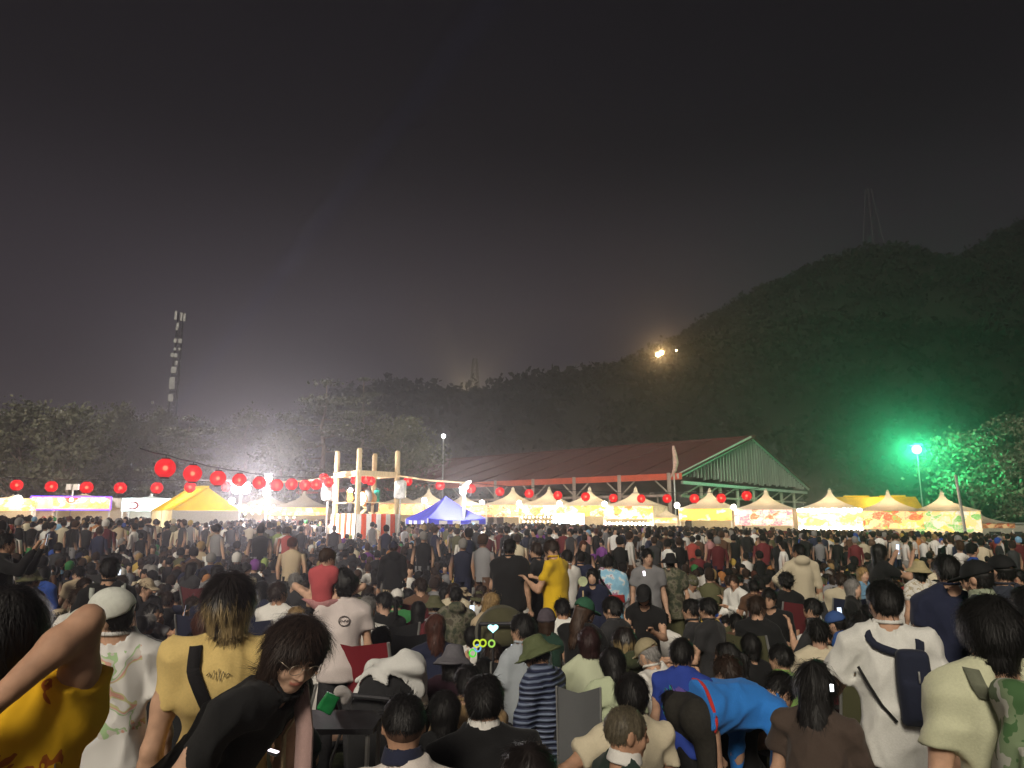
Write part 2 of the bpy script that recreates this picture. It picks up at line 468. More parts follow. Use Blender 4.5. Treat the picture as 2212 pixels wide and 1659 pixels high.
# ------------------------------------------------------------------ skeleton and pose
ARMS = {   # elbow and wrist offsets from the shoulder (outward, forward, up)
    'down': ((0.05, -0.02, -0.275), (0.07, 0.04, -0.52)),
    'lap': ((0.06, 0.06, -0.26), (-0.06, 0.27, -0.31)),
    'phone': ((0.05, 0.10, -0.25), (-0.06, 0.32, -0.14)),
    'up': ((0.07, 0.22, -0.08), (0.0, 0.33, 0.16)),
    'knees': ((0.07, 0.14, -0.22), (0.02, 0.36, -0.30)),
    'chin': ((0.03, 0.17, -0.21), (-0.09, 0.24, 0.03)),
    'hips': ((0.20, -0.08, -0.20), (0.06, 0.04, -0.38)),
}
def skeleton(kind='stand', H=1.68, lean=0.0, side=0.0, head=(0, 0, 0), armL='down', armR='down', sw=0.178, seat=0.42, twist=0.0, head_fwd=0.02):
    s = H / 1.70
    J = {'s': s, 'kind': kind}
    ph = {'stand': 0.93 * s, 'chair': seat + 0.10, 'floor': 0.11, 'kneel': 0.40 * s, 'bend': 0.90 * s}[kind]
    pel = np.array([0, 0, ph])
    sp = np.array([math.sin(side), math.sin(lean) * math.cos(side), math.cos(lean) * math.cos(side)])
    xa = np.array([math.cos(twist), math.sin(twist), 0.0]); xa = xa - sp * (xa @ sp); xa /= np.linalg.norm(xa)
    fw = np.cross(sp, xa)                      # chest forward
    J['pel'] = pel; J['sp'] = sp; J['xa'] = xa; J['fw'] = fw
    curve = math.sin(lean) * 0.3
    up2 = sp * math.cos(curve) + fw * math.sin(curve) * 1.0
    J['belly'] = pel + sp * 0.15 * s
    J['rib'] = pel + sp * 0.30 * s + fw * (-0.01)
    J['shc'] = pel + sp * 0.455 * s
    J['neck'] = pel + sp * 0.495 * s
    yaw, pit, rol = head
    Rb = np.stack([xa, fw, sp], 1)
    Rl = np.array((Matrix.Rotation(yaw, 3, 'Z') @ Matrix.Rotation(pit, 3, 'X') @ Matrix.Rotation(rol, 3, 'Y')))
    # the head hangs partly upright whatever the trunk does
    e_up = np.array([0, 0, 1.0]) * 0.65 + sp * 0.35; e_up /= np.linalg.norm(e_up)
    xh = xa - e_up * (xa @ e_up); xh /= np.linalg.norm(xh)
    Rh = np.stack([xh, np.cross(e_up, xh), e_up], 1) @ Rl
    J['Rh'] = Rh
    hs = (0.5 * s + 0.5) * 0.95                          # heads vary less than bodies
    J['hs'] = hs
    J['head'] = J['neck'] + (sp * 0.4 + e_up * 0.6) * 0.066 * s + Rh[:, 2] * 0.080 * hs + Rh[:, 1] * head_fwd
    for sd, nm, arm in ((-1, 'L', armL), (1, 'R', armR)):
        sh = J['shc'] + xa * sd * sw * s - sp * 0.03 * s
        if isinstance(arm, str):
            a = ARMS[arm]
        else: a = arm
        def off(o):
            return xa * sd * o[0] * s + fw * o[1] * s + sp * o[2] * s
        if isinstance(arm, str) and arm in ('down',):        # arms hang by gravity, not along the trunk
            def off(o):
                return xa * sd * o[0] * s + np.array([fw[0], fw[1], 0]) * o[1] * s + np.array([0, 0, 1]) * o[2] * s
        J['sh' + nm] = sh; J['el' + nm] = sh + off(a[0]); J['wr' + nm] = sh + off(a[1])
        hip = pel + np.array([sd * 0.088 * s, 0, -0.03])
        J['hip' + nm] = hip
        if kind == 'stand':
            J['kn' + nm] = np.array([sd * 0.10, 0.02, 0.49 * s]); J['an' + nm] = np.array([sd * 0.11, -0.03, 0.085]); J['to' + nm] = np.array([sd * 0.13, 0.13, 0.035])
        elif kind == 'bend':
            J['kn' + nm] = np.array([sd * 0.12, 0.03, 0.48 * s]); J['an' + nm] = np.array([sd * 0.13, 0.0, 0.085]); J['to' + nm] = np.array([sd * 0.15, 0.16, 0.035])
        elif kind == 'chair':
            J['kn' + nm] = np.array([sd * 0.13, 0.42 * s, max(ph - 0.02, 0.44 * s)]); J['an' + nm] = np.array([sd * 0.14, 0.44 * s, 0.085]); J['to' + nm] = np.array([sd * 0.15, 0.60 * s, 0.035])
        elif kind == 'floor':
            J['kn' + nm] = np.array([sd * 0.29, 0.30 * s, 0.20]); J['an' + nm] = np.array([-sd * 0.05, 0.36 * s, 0.075]); J['to' + nm] = np.array([-sd * 0.17, 0.36 * s, 0.05])
        else:
            J['kn' + nm] = np.array([sd * 0.12, 0.34 * s, 0.075]); J['an' + nm] = np.array([sd * 0.10, -0.06, 0.07]); J['to' + nm] = np.array([sd * 0.09, -0.22, 0.04])
    return J

def torso_prims(f, J, g=0.0, k=0.05, bust=0.0, wide=1.0):
    s = J['s']; Rb = np.stack([J['xa'], J['fw'], J['sp']], 1)
    f.ell(J['pel'], (0.158 * s * wide + g, 0.112 * s * wide + g, 0.13 * s + g), Rb, k)
    f.ell(J['belly'], (0.140 * s * wide + g, 0.104 * s * wide + g, 0.16 * s + g), Rb, k)
    f.ell(J['rib'], (0.158 * s * wide + g, 0.108 * s * wide + g, 0.19 * s + g), Rb, k)
    if bust: f.ell(J['rib'] + J['fw'] * 0.07 * s + J['sp'] * 0.02, (0.12 * s + g, 0.07 * s + g, 0.07 * s + g), Rb, k)
    a = J['shL'] + (J['shc'] - J['shL']) * 0.22; b = J['shR'] + (J['shc'] - J['shR']) * 0.22
    f.cone(a, b, 0.058 * s + g, 0.058 * s + g, k)
    top = J['neck'] + J['sp'] * 0.03 * s
    for nm in 'LR': f.cone(top, J['sh' + nm] + J['sp'] * 0.01, 0.045 * s + g, 0.046 * s + g, k)
    return f

def hand_prims(f, wr, el, J, fine, grip=0.35, normal=None):
    """palm, four unequal fingers with a knuckle bend and a thumb from the palm's side"""
    d = wr - el; d = d / np.linalg.norm(d)
    n = np.asarray(normal if normal is not None else J['fw'], float); n = n - d * (n @ d)
    if np.linalg.norm(n) < 1e-3: n = np.cross(d, [1, 0, 0])
    n /= np.linalg.norm(n); w = np.cross(d, n)
    pc = wr + d * 0.045
    f.cone(wr, wr + d * 0.03, 0.027, 0.030, 0.02, flat=(n, 0.75))
    f.box(pc + d * 0.01, (0.040, 0.014, 0.045), np.stack([w, n, d], 1), 0.013, 0.015)
    if not fine:
        f.cone(pc + d * 0.04, pc + d * 0.095 + n * 0.03 * (1 + grip), 0.030, 0.020, 0.02, flat=(n, 0.5))
        f.cone(pc + w * 0.03 - d * 0.02, pc + w * 0.052 + d * 0.03 + n * 0.02, 0.013, 0.010, 0.012)
        return
    for i, (o, L) in enumerate(((-0.030, 0.030), (-0.010, 0.036), (0.011, 0.034), (0.030, 0.026))):
        p = pc + d * 0.048 + w * o; ang = 0
        for j in range(3):
            ang += grip * (0.9 if j == 0 else 1.3)
            q = p + (d * math.cos(ang) + n * math.sin(ang)) * L * (1.0, 0.75, 0.6)[j]
            f.cone(p, q, 0.0092 - 0.0008 * j, 0.0084 - 0.0008 * j, 0.004)
            p = q
    p = pc + w * -0.034 - d * 0.025
    q = p + (d * 0.6 - w * 0.75 + n * 0.25) / 1.0 * 0.036
    r = q + (d * 0.85 - w * 0.1 + n * 0.55) * 0.032
    f.cone(p, q, 0.013, 0.0105, 0.010); f.cone(q, r, 0.0105, 0.0085, 0.004)

def head_prims(f, J, fine=False):
    Rh = J['Rh']; c = J['head']; k = J['hs']
    def P(x, y, z): return c + Rh @ (np.array([x, y, z]) * k)
    f.ell(P(0, -0.008, 0.026), np.array((0.075, 0.094, 0.088)) * k, Rh, 0.02)
    f.ell(P(0, 0.028, -0.045), np.array((0.056, 0.060, 0.066)) * k, Rh, 0.03)
    f.ell(P(0, 0.058, -0.088), np.array((0.026, 0.024, 0.022)) * k, Rh, 0.025)
    for sd in (-1, 1):
        f.ell(P(sd * 0.036, 0.060, -0.028), np.array((0.028, 0.024, 0.028)) * k, Rh, 0.02)
        f.ell(P(sd * 0.076, -0.006, -0.004), np.array((0.011, 0.022, 0.032)) * k, Rh @ np.array(Matrix.Rotation(sd * 0.3, 3, 'Z')), 0.006)
    f.cone(P(0, 0.084, 0.020), P(0, 0.103, -0.026), 0.009 * k, 0.0125 * k, 0.012)
    f.ell(P(0, 0.080, 0.034), np.array((0.045, 0.014, 0.011)) * k, Rh, 0.015)
    for sd in (-1, 1): f.ell(P(sd * 0.013, 0.094, -0.029), np.array((0.009, 0.009, 0.008)) * k, Rh, 0.008)
    f.ell(P(0, 0.086, -0.055), np.array((0.023, 0.012, 0.010)) * k, Rh, 0.010)
    if fine:
        for sd in (-1, 1):
            f.ell(P(sd * 0.032, 0.098, 0.012), np.array((0.019, 0.016, 0.010)) * k, Rh, 0.012, 'sub')
            f.ell(P(sd * 0.032, 0.074, 0.012), np.array((0.017, 0.014, 0.0125)) * k, Rh, 0.003)
        f.box(P(0, 0.099, -0.0555), np.array((0.020, 0.004, 0.0016)) * k, Rh, 0.001, 0.004, 'sub')
    n0 = J['neck'] - J['sp'] * 0.03
    f.cone(n0, P(0, -0.018, -0.035), 0.060 * k, 0.053 * k, 0.03)
    return f

def face_colors(V, J):
    """natural colour of eyes, brows and lips on the head, elsewhere white (the skin colour itself comes from the person)"""
    q = (V - J['head']) @ J['Rh'] / J['hs']
    C = np.ones((len(V), 3), np.float32)
    ax = np.abs(q[:, 0])
    front = q[:, 1] > 0.045
    brow = front & (np.abs(q[:, 2] - 0.036 + (ax - 0.03) * 0.10) < 0.0055) & (ax > 0.013) & (ax < 0.052)
    eye = front & (np.abs(q[:, 2] - 0.012) < 0.0062) & (ax > 0.018) & (ax < 0.046)
    lip = front & (np.abs(q[:, 2] + 0.056) < 0.0075) & (ax < 0.023)
    C[brow] = (0.18, 0.16, 0.16); C[eye] = (0.14, 0.11, 0.10); C[lip] = (0.80, 0.46, 0.48)
    return C

def body_mesh(name, J, h=0.016, fine_hands=False, fine_head=False, wide=1.0, legs=True, grip=(0.35, 0.35), hand_n=(None, None), head_h=0.0048):
    P_ = np.array([J[k] for k in J if isinstance(J[k], np.ndarray) and J[k].shape == (3,) and k not in ('sp', 'xa', 'fw')])
    lo = P_.min(0) - 0.2; hi = P_.max(0) + 0.2
    lo[2] = max(lo[2], -0.01)
    if not legs: lo[2] = max(lo[2], J['pel'][2] - 0.25)
    f = Field(lo, hi, h); s = J['s']
    torso_prims(f, J, -0.032, 0.05, wide=wide)
    for nm in 'LR':
        e1, w1, s1 = J['el' + nm], J['wr' + nm], J['sh' + nm]
        ua = (e1 - s1) / np.linalg.norm(e1 - s1); fa = (w1 - e1) / np.linalg.norm(w1 - e1)
        inn = fa - ua * (fa @ ua); inn = inn / (np.linalg.norm(inn) + 1e-6)          # towards the inside of the bend
        bi = s1 + (e1 - s1) * 0.48 + inn * 0.006 * s
        f.cone(s1, bi, 0.042 * s, 0.0445 * s, 0.03); f.cone(bi, e1, 0.0445 * s, 0.034 * s, 0.03)
        f.ell(e1 - inn * 0.010 * s + ua * 0.006 * s, (0.029 * s, 0.029 * s, 0.029 * s), None, 0.018)
        mid = e1 + (w1 - e1) * 0.26 + inn * 0.004 * s
        f.cone(e1, mid, 0.035 * s, 0.042 * s, 0.025); f.cone(mid, w1, 0.042 * s, 0.0245 * s, 0.025)
        if not fine_hands: hand_prims(f, w1, e1, J, False, grip[nm == 'R'], hand_n[nm == 'R'])
        if legs:
            f.cone(J['hip' + nm], J['kn' + nm], 0.080 * s, 0.055 * s, 0.04); f.cone(J['kn' + nm], J['an' + nm], 0.053 * s, 0.036 * s, 0.03)
            f.cone(J['an' + nm], J['to' + nm], 0.038, 0.030, 0.02)
    head_prims(f, J)
    V, F = f.mesh()
    if fine_head:      # the head again on a finer grid, down to the neck; the coarse one is dropped above the collar
        c = J['head']
        keep = np.linalg.norm(V - (c + J['Rh'] @ np.array([0, 0, 0.0])), axis=1) > 0.128
        below = ((V - (J['neck'] + J['sp'] * 0.055)) @ J['sp']) < 0
        keep = keep & below | (below & (np.linalg.norm(V - c, axis=1) > 0.10))
        ok = keep[F].all(1)
        F = F[ok]
        g = Field(c - 0.17, c + 0.17, head_h)
        head_prims(g, J, True)
        V2, F2 = g.mesh()
        F = np.concatenate([F, F2 + len(V)]); V = np.concatenate([V, V2])
    if fine_hands:
        for nm in 'LR':
            w1, e1 = J['wr' + nm], J['el' + nm]
            g = Field(w1 - 0.2, w1 + 0.2, 0.0062)
            d = (w1 - e1) / np.linalg.norm(w1 - e1)
            g.cone(w1 - d * 0.10, w1, 0.029 * s, 0.0265 * s, 0.01)
            hand_prims(g, w1, e1, J, True, grip[nm == 'R'], hand_n[nm == 'R'])
            V2, F2 = g.mesh()
            F = np.concatenate([F, F2 + len(V)]); V = np.concatenate([V, V2])
    me = fast_mesh(name, V, F, True, (M['skin'],), colors=face_colors(V, J))
    return me

def shirt_mesh(name, J, h=0.016, sleeve=0.62, g=0.016, hem=0.10, seed=1, amp=0.008, wide=1.0, collar=0.0, long=False, flare=0.02, hood=False):
    s = J['s']
    P_ = np.array([J[k] for k in ('pel', 'rib', 'shL', 'shR', 'elL', 'elR', 'neck') + (('wrL', 'wrR') if long else ())])
    f = Field(P_.min(0) - 0.24, P_.max(0) + 0.24, h)
    torso_prims(f, J, g, 0.05, wide=wide)
    pel, sp = J['pel'], J['sp']
    if J['kind'] in ('stand', 'bend'):
        f.cone(pel + sp * 0.10 * s, pel - sp * (hem + 0.1) * s, 0.158 * s * wide + g, 0.172 * s * wide + g + flare, 0.04, flat=(J['fw'], 0.74))
    for nm in 'LR':
        sh, el, wr = J['sh' + nm], J['el' + nm], J['wr' + nm]
        if long:
            f.cone(sh, el, 0.062 * s + g * 0.7, 0.050 * s + g * 0.6, 0.035); f.cone(el, wr, 0.050 * s + g * 0.6, 0.036 * s + g * 0.4, 0.02)
        else:
            d = (el - sh) / np.linalg.norm(el - sh); q = sh + (el - sh) * sleeve
            t_ = Field(P_.min(0) - 0.24, P_.max(0) + 0.24, h)
            t_.cone(sh, q + d * 0.10, 0.053 * s + g * 0.7, 0.060 * s + g * 1.1, 0.0)
            if amp: t_.wrinkle(amp * 0.4 * s, 30, seed + 3, (1, 1, 0.5))
            t_.plane(q, d, 0.004)
            hh_ = np.clip(0.5 + 0.5 * (f.D - t_.D) / 0.035, 0, 1)
            f.D = f.D * (1 - hh_) + t_.D * hh_ - 0.035 * hh_ * (1 - hh_)
    amp = amp * s
    if amp: f.wrinkle(amp * 0.8, 17, seed, (1, 1, 0.5)); f.wrinkle(amp * 0.75, 15, seed + 9, (1, 1, 0.75), True)
    if long:
        for nm in 'LR':
            el, wr = J['el' + nm], J['wr' + nm]
            d = (wr - el) / np.linalg.norm(wr - el)
            f.cone(wr + d * 0.045, wr + d * 0.2, 0.06, 0.08, 0.0, 'sub')
    if J['kind'] in ('stand',):
        f.plane(pel - sp * hem * s, -sp, 0.006)
    elif J['kind'] == 'bend':
        f.plane(pel - sp * 0.02, -sp, 0.006)
    else:
        f.plane(pel - sp * 0.06, -sp, 0.01)
    # neck opening
    if hood:
        hc = J['neck'] - J['fw'] * 0.10 + sp * 0.02
        f.ell(hc, (0.115 * s, 0.060 * s, 0.075 * s), np.stack([J['xa'], J['fw'], sp], 1), 0.03)
    n0 = J['neck'] + sp * (0.028 + collar)
    hd = J['head']
    f.cone(n0 + (hd - n0) * 0.35, hd, 0.074 * s, 0.10, 0.0, 'sub')
    f.cone(J['neck'] + J['fw'] * 0.012 + sp * 0.005, hd, 0.060 * s, 0.072, 0.012, 'sub')
    return fast_mesh(name, *f.mesh(), True, (M['cloth'],))

def collar_mesh(name, J, h=0.007, band=False):
    s = J['s']; hd = J['head']; nk = J['neck'] + J['fw'] * 0.010
    d = (hd - nk) / np.linalg.norm(hd - nk)
    n0 = nk + d * (0.058 if band else 0.060) * s
    f = Field(n0 - 0.15, n0 + 0.15, h)
    if band:
        for i in range(20):
            t0, t1 = 2 * math.pi * i / 20, 2 * math.pi * (i + 1) / 20
            P0 = [n0 + (J['xa'] * math.cos(t) + J['fw'] * math.sin(t)) * 0.064 * s - d * (0.022 * math.sin(t) ** 2 if math.sin(t) > 0 else 0.0) * s for t in (t0, t1)]
            f.cone(P0[0], P0[1], 0.010, 0.010, 0.004)
    else:
        f.cone(n0 - d * 0.05, n0 + d * 0.02, 0.088 * s, 0.068 * s, 0.0)
        f.cone(n0 - d * 0.12, n0 + d * 0.14, 0.064 * s, 0.058 * s, 0.004, 'sub')
        f.plane(n0 + d * 0.022, d, 0.006); f.plane(n0 - d * 0.035, -d, 0.006)
    return fast_mesh(name, *f.mesh(), True, (M['cloth'],))

def trousers_mesh(name, J, h=0.02, g=0.014, shorts=False, seed=3):
    s = J['s']
    P_ = np.array([J[k] for k in ('pel', 'hipL', 'hipR', 'knL', 'knR', 'anL', 'anR')])
    f = Field(P_.min(0) - 0.2, P_.max(0) + 0.2, h)
    Rb = np.stack([J['xa'], J['fw'], J['sp']], 1)
    f.ell(J['pel'] - np.array([0, 0, 0.02]), (0.150 * s + g * 0.5, 0.104 * s + g * 0.5, 0.12 * s), np.eye(3) if J['kind'] != 'bend' else Rb, 0.04)
    for nm in 'LR':
        hip, kn, an = J['hip' + nm], J['kn' + nm], J['an' + nm]
        if J['kind'] == 'bend': f.ell(hip + np.array([0, -0.05, -0.0]), (0.10, 0.10, 0.12), None, 0.03)
        f.cone(hip, kn, 0.078 * s + g, 0.064 * s + g, 0.04)
        if not shorts: f.cone(kn, an + (kn - an) * 0.02, 0.062 * s + g, 0.050 * s + g, 0.03)
    f.wrinkle(0.004, 30, seed)
    if shorts:
        for nm in 'LR':
            d = J['kn' + nm] - J['hip' + nm]; d = d / np.linalg.norm(d)
            f.cone(J['kn' + nm] + d * 0.09, J['kn' + nm] + d * 0.3, 0.12, 0.12, 0.0, 'sub')
    f.plane(J['pel'] + J['sp'] * 0.02 * s, J['sp'])
    return fast_mesh(name, *f.mesh(), True, (M['denim'],))

# ------------------------------------------------------------------ hair and hats, modelled about the head's own centre
def hair_mesh(name, style='short', h=0.011, seed=1, blades=0, blade_len=0.05, blade_w=0.0035, scale=1.0, under_hat=False, rough=1.0):
    f = Field((-0.17, -0.19, -0.40 if style in ('long', 'pony') else -0.19), (0.17, 0.16, 0.20), h)
    top = {'short': 0.008, 'bob': 0.012, 'long': 0.010, 'curly': 0.022, 'bun': 0.008, 'pony': 0.008, 'fade': 0.008, 'mop': 0.014, 'grey': 0.008, 'thin': 0.004}[style]
    f.ell((0, -0.010, 0.028), (0.078 + top, 0.097 + top, 0.089 + top))
    if style in ('bob',):
        f.cone((0, -0.018, 0.02), (0, -0.018, -0.070), 0.084, 0.083, 0.03)
    if style in ('mop',):
        f.cone((0, -0.022, 0.02), (0, -0.028, -0.060), 0.080, 0.066, 0.03)
    if style in ('long',):
        f.cone((0, -0.026, 0.02), (0, -0.050, -0.16), 0.082, 0.078, 0.03); f.cone((0, -0.055, -0.16), (0, -0.070, -0.30), 0.080, 0.050, 0.03, flat=((0, 1, 0), 0.6))
    if style == 'pony':
        f.cone((0, -0.10, 0.03), (0, -0.155, 0.0), 0.025, 0.032, 0.01); f.cone((0, -0.155, 0.0), (0, -0.14, -0.20), 0.032, 0.014, 0.01)
    if style == 'bun':
        f.ell((0, -0.085, 0.095), (0.042, 0.042, 0.038), None, 0.01)
    if style == 'curly':
        f.wrinkle(0.011, 75, seed)
    else:
        f.wrinkle(0.0035, 60, seed, (1, 1, 0.3))
    # open the face, the ears and the nape
    if style in ('bob', 'long'):
        f.ell((0, 0.105, -0.055), (0.060, 0.085, 0.105), None, 0.012, 'sub')
        f.ell((0, 0.09, -0.15), (0.075, 0.11, 0.09), None, 0.012, 'sub')
    elif style == 'mop':
        f.ell((0, 0.105, -0.055), (0.066, 0.085, 0.095), None, 0.012, 'sub')
        f.ell((0, 0.07, -0.13), (0.12, 0.10, 0.085), None, 0.012, 'sub')
    else:
        f.ell((0, 0.115, -0.045), (0.072, 0.085, 0.105), None, 0.012, 'sub')
        for sd in (-1, 1): f.ell((sd * 0.088, 0.012, -0.03), (0.03, 0.040, 0.052), None, 0.01, 'sub')
        if style not in ('long', 'pony'):
            f.plane((0, 0, -0.072 if style != 'fade' else -0.045), (0, 0.35, -1), 0.02)
        else:
            f.ell((0, 0.06, -0.12), (0.12, 0.10, 0.09), None, 0.012, 'sub')
    if style == 'fade':
        f.plane((0, 0, 0.012), (0, 0.15, -1), 0.03)
        f2 = Field((-0.12, -0.13, -0.12), (0.12, 0.12, 0.10), h)
        f2.ell((0, -0.010, 0.026), (0.080, 0.099, 0.092))
        f2.plane((0, 0, -0.060), (0, 0.3, -1), 0.01)
        f2.ell((0, 0.115, -0.045), (0.075, 0.085, 0.105), None, 0.012, 'sub')
        for sd in (-1, 1): f2.ell((sd * 0.088, 0.010, -0.03), (0.03, 0.036, 0.046), None, 0.008, 'sub')
    # bottom edge of longer styles kept level
    if style == 'bob': f.plane((0, 0, -0.105), (0, 0.1, -1), 0.015)
    if style == 'mop': f.plane((0, 0, -0.100), (0, 0.35, -1), 0.02)
    if under_hat: f.plane((0, 0, 0.035), (0, 0, 1), 0.0)
    V, F = f.mesh()
    if blades and len(F):
        rng = np.random.default_rng(seed + 5)
        P0 = V[F]; cen = P0.mean(1)
        nrm = np.cross(P0[:, 2] - P0[:, 0], P0[:, 3] - P0[:, 1])
        ar = np.linalg.norm(nrm, axis=1); nrm = nrm / (ar[:, None] + 1e-9)
        out = np.einsum('ij,ij->i', nrm, cen - np.array([0, -0.01, -0.02])) > 0
        if under_hat: out = out & (cen[:, 2] < 0.0)
        p = ar * out; p = p / p.sum()
        pick = rng.choice(len(F), blades, p=p)
        uv = rng.random((blades, 2))
        Q = P0[pick]
        pos = (Q[:, 0] * (1 - uv[:, :1]) + Q[:, 1] * uv[:, :1]) * (1 - uv[:, 1:]) + (Q[:, 3] * (1 - uv[:, :1]) + Q[:, 2] * uv[:, :1]) * uv[:, 1:]
        n = nrm[pick]
        crown = np.array([0.0, -0.06, 0.12])
        g = np.array([0, 0, -1.0])[None] + 0.35 * (pos - crown) / (np.linalg.norm(pos - crown, axis=1)[:, None] + 1e-6)
        if style == 'curly': g = rng.normal(size=(blades, 3))
        if style in ('short', 'fade', 'grey', 'thin'): g = g + 0.35 * rng.normal(size=(blades, 3))
        else: g = g + 0.10 * rng.normal(size=(blades, 3))
        t = g - n * np.einsum('ij,ij->i', g, n)[:, None]; t /= np.linalg.norm(t, axis=1)[:, None] + 1e-9
        sd = np.cross(t, n)
        L = blade_len * ((0.5 + rng.random(blades)) * np.where(pos[:, 1] > 0.045, 0.45, 1.0))[:, None]; W = blade_w * (0.6 + 0.8 * rng.random(blades))[:, None]
        lift = (0.0005 + 0.0028 * rng.random(blades))[:, None]; curl = (rng.normal(size=blades) * 0.18)[:, None]
        fly = (rng.random(blades) < 0.05)[:, None]; lift = np.where(fly, lift * 5 + 0.003, lift) * rough; W = np.where(fly, W * 0.6, W)
        a = pos - n * 0.002; mid = pos + t * L * 0.5 + n * lift * 1.6 + sd * curl * L * 0.3
        tip = pos + t * L + n * lift * (0.6 if style not in ('short', 'curly', 'grey') else 2.2) + sd * curl * L - np.array([0, 0, 0.10]) * L
        bv = np.concatenate([a - sd * W, a + sd * W, mid + sd * W * 0.8, mid - sd * W * 0.8, tip]).astype(np.float32)
        i = np.arange(blades); b0 = len(V)
        q4 = np.stack([i, i + blades, i + 2 * blades, i + 3 * blades], 1) + b0
        q3 = np.stack([i + 3 * blades, i + 2 * blades, i + 4 * blades], 1) + b0
        me = fast_mesh(name, np.concatenate([V, bv]) * scale, [np.concatenate([F, q4]), q3], True, (M['hair'],))
    else:
        me = fast_mesh(name, V * scale, F, True, (M['hair'],))
    if style == 'fade':
        V2, F2 = f2.mesh()
        me2 = fast_mesh(name + '_sides', V2 * scale, F2, True, (M['skin'],))
        return me, me2
    return me

def hat_mesh(name, style='cap', h=0.010, scale=1.0):
    f = Field((-0.20, -0.20, -0.10), (0.20, 0.26, 0.20), h)
    if style == 'cap':
        f.ell((0, -0.010, 0.034), (0.094, 0.113, 0.106))
        f.plane((0, 0, 0.022), (0, -0.12, -1), 0.006)
        f.ell((0, 0.122, 0.022), (0.082, 0.088, 0.0125), np.array(Matrix.Rotation(-0.16, 3, 'X')), 0.008); f.ell((0, 0.11, -0.035), (0.075, 0.12, 0.050), None, 0.006, 'sub')
        f.ell((0, -0.125, 0.028), (0.036, 0.05, 0.020), None, 0.004, 'sub')
        f.ell((0, -0.01, 0.142), (0.008, 0.008, 0.005), None, 0.002)
    elif style == 'bucket':
        f.cone((0, -0.008, 0.02), (0, -0.008, 0.085), 0.098, 0.070, 0.0, flat=((0, 1, 0), 1.15))
        f.plane((0, 0, 0.128), (0, 0, 1), 0.02)
        f.plane((0, 0, 0.022), (0, 0, -1), 0.0)
        g = 0.0
        for i in range(7):
            r = 0.100 + 0.0075 * i
            f.ell((0, -0.005, 0.030 - 0.0075 * i), (r, r * 1.15, 0.0075), None, 0.008)
        f.ell((0, -0.005, -0.04), (0.096, 0.112, 0.075), None, 0.0, 'sub')
        f.wrinkle(0.0025, 35, 4)
    elif style == 'beanie':
        f.ell((0, -0.012, 0.032), (0.094, 0.114, 0.108))
        f.ell((0, -0.012, 0.02), (0.102, 0.122, 0.03), None, 0.006)
        f.plane((0, 0, -0.012), (0, -0.05, -1), 0.008)
        f.wrinkle(0.0018, 90, 3, (1, 1, 0.1))
    elif style == 'straw':
        f.ell((0, -0.010, 0.045), (0.090, 0.108, 0.095))
        f.plane((0, 0, 0.035), (0, 0, -1))
        f.ell((0, 0, 0.036), (0.165, 0.18, 0.011), None, 0.01)
    V, F = f.mesh()
    return fast_mesh(name, V * scale, F, True, (M['hat'],))
# ------------------------------------------------------------------ more materials
def ground_mat():
    m, nt, b = new_mat('trampled_grass')
    n1 = noise_node(nt, 0.35, 6); n2 = noise_node(nt, 9, 5)
    mx = nt.nodes.new('ShaderNodeMix'); mx.data_type = 'RGBA'
    mx.inputs['A'].default_value = (0.050, 0.060, 0.026, 1); mx.inputs['B'].default_value = (0.095, 0.075, 0.048, 1)
    nt.links.new(maprange(nt, n1.outputs['Fac'], 0.4, 0.6, 0, 1), mx.inputs['Factor'])
    nt.links.new(scale_col(nt, mx.outputs['Result'], maprange(nt, n2.outputs['Fac'], 0.3, 0.7, 0.6, 1.4)), b.inputs['Base Color'])
    b.inputs['Roughness'].default_value = 0.95
    bump(nt, b, n2.outputs['Fac'], 0.6, 0.05)
    return m
def foliage_mat(name, c1, c2, scale=0.6):
    m, nt, b = new_mat(name)
    n1 = noise_node(nt, scale, 5)
    mx = nt.nodes.new('ShaderNodeMix'); mx.data_type = 'RGBA'
    mx.inputs['A'].default_value = (*c1, 1); mx.inputs['B'].default_value = (*c2, 1)
    nt.links.new(maprange(nt, n1.outputs['Fac'], 0.35, 0.65, 0, 1), mx.inputs['Factor'])
    nt.links.new(mx.outputs['Result'], b.inputs['Base Color'])
    b.inputs['Roughness'].default_value = 0.75; b.inputs['Specular IOR Level'].default_value = 0.15
    b.inputs['Subsurface Weight'].default_value = 0.0
    return m
M['ground'] = ground_mat()
M['leaf'] = foliage_mat('broad_leaves', (0.10, 0.115, 0.07), (0.22, 0.22, 0.15))  # stage light put into the colour, paler than real leaves
M['pine_leaf'] = foliage_mat('pine_needles', (0.12, 0.135, 0.095), (0.23, 0.235, 0.18))  # needles paled in colour as if floodlit
M['forest'] = foliage_mat('hill_leaves', (0.006, 0.008, 0.0045), (0.013, 0.016, 0.008), 0.05)  # unlit night hill put into the colour, darker than real leaves
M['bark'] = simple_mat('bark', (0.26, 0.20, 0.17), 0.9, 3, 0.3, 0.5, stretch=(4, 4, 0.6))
M['hill'] = simple_mat('hill_soil', (0.006, 0.007, 0.004), 0.95, 0.1, 0.3)  # darkened to match the night-dark hill leaves
M['red_roof'] = simple_mat('red_roof_sheet', (0.10, 0.024, 0.022), 0.8, 0.6, 0.2, 0.1)
M['red_fascia'] = simple_mat('red_fascia', (0.60, 0.10, 0.05), 0.5, 1.0, 0.15)
M['gable'] = simple_mat('weathered_gable_sheet', (0.46, 0.48, 0.43), 0.7, 0.5, 0.30, 0.2, stretch=(3, 3, 0.5))
M['hall_steel'] = simple_mat('hall_steel', (0.38, 0.30, 0.26), 0.6, 1.0, 0.2)
M['hall_inside'] = simple_mat('hall_inside', (0.10, 0.075, 0.075), 0.8, 1.0, 0.2)
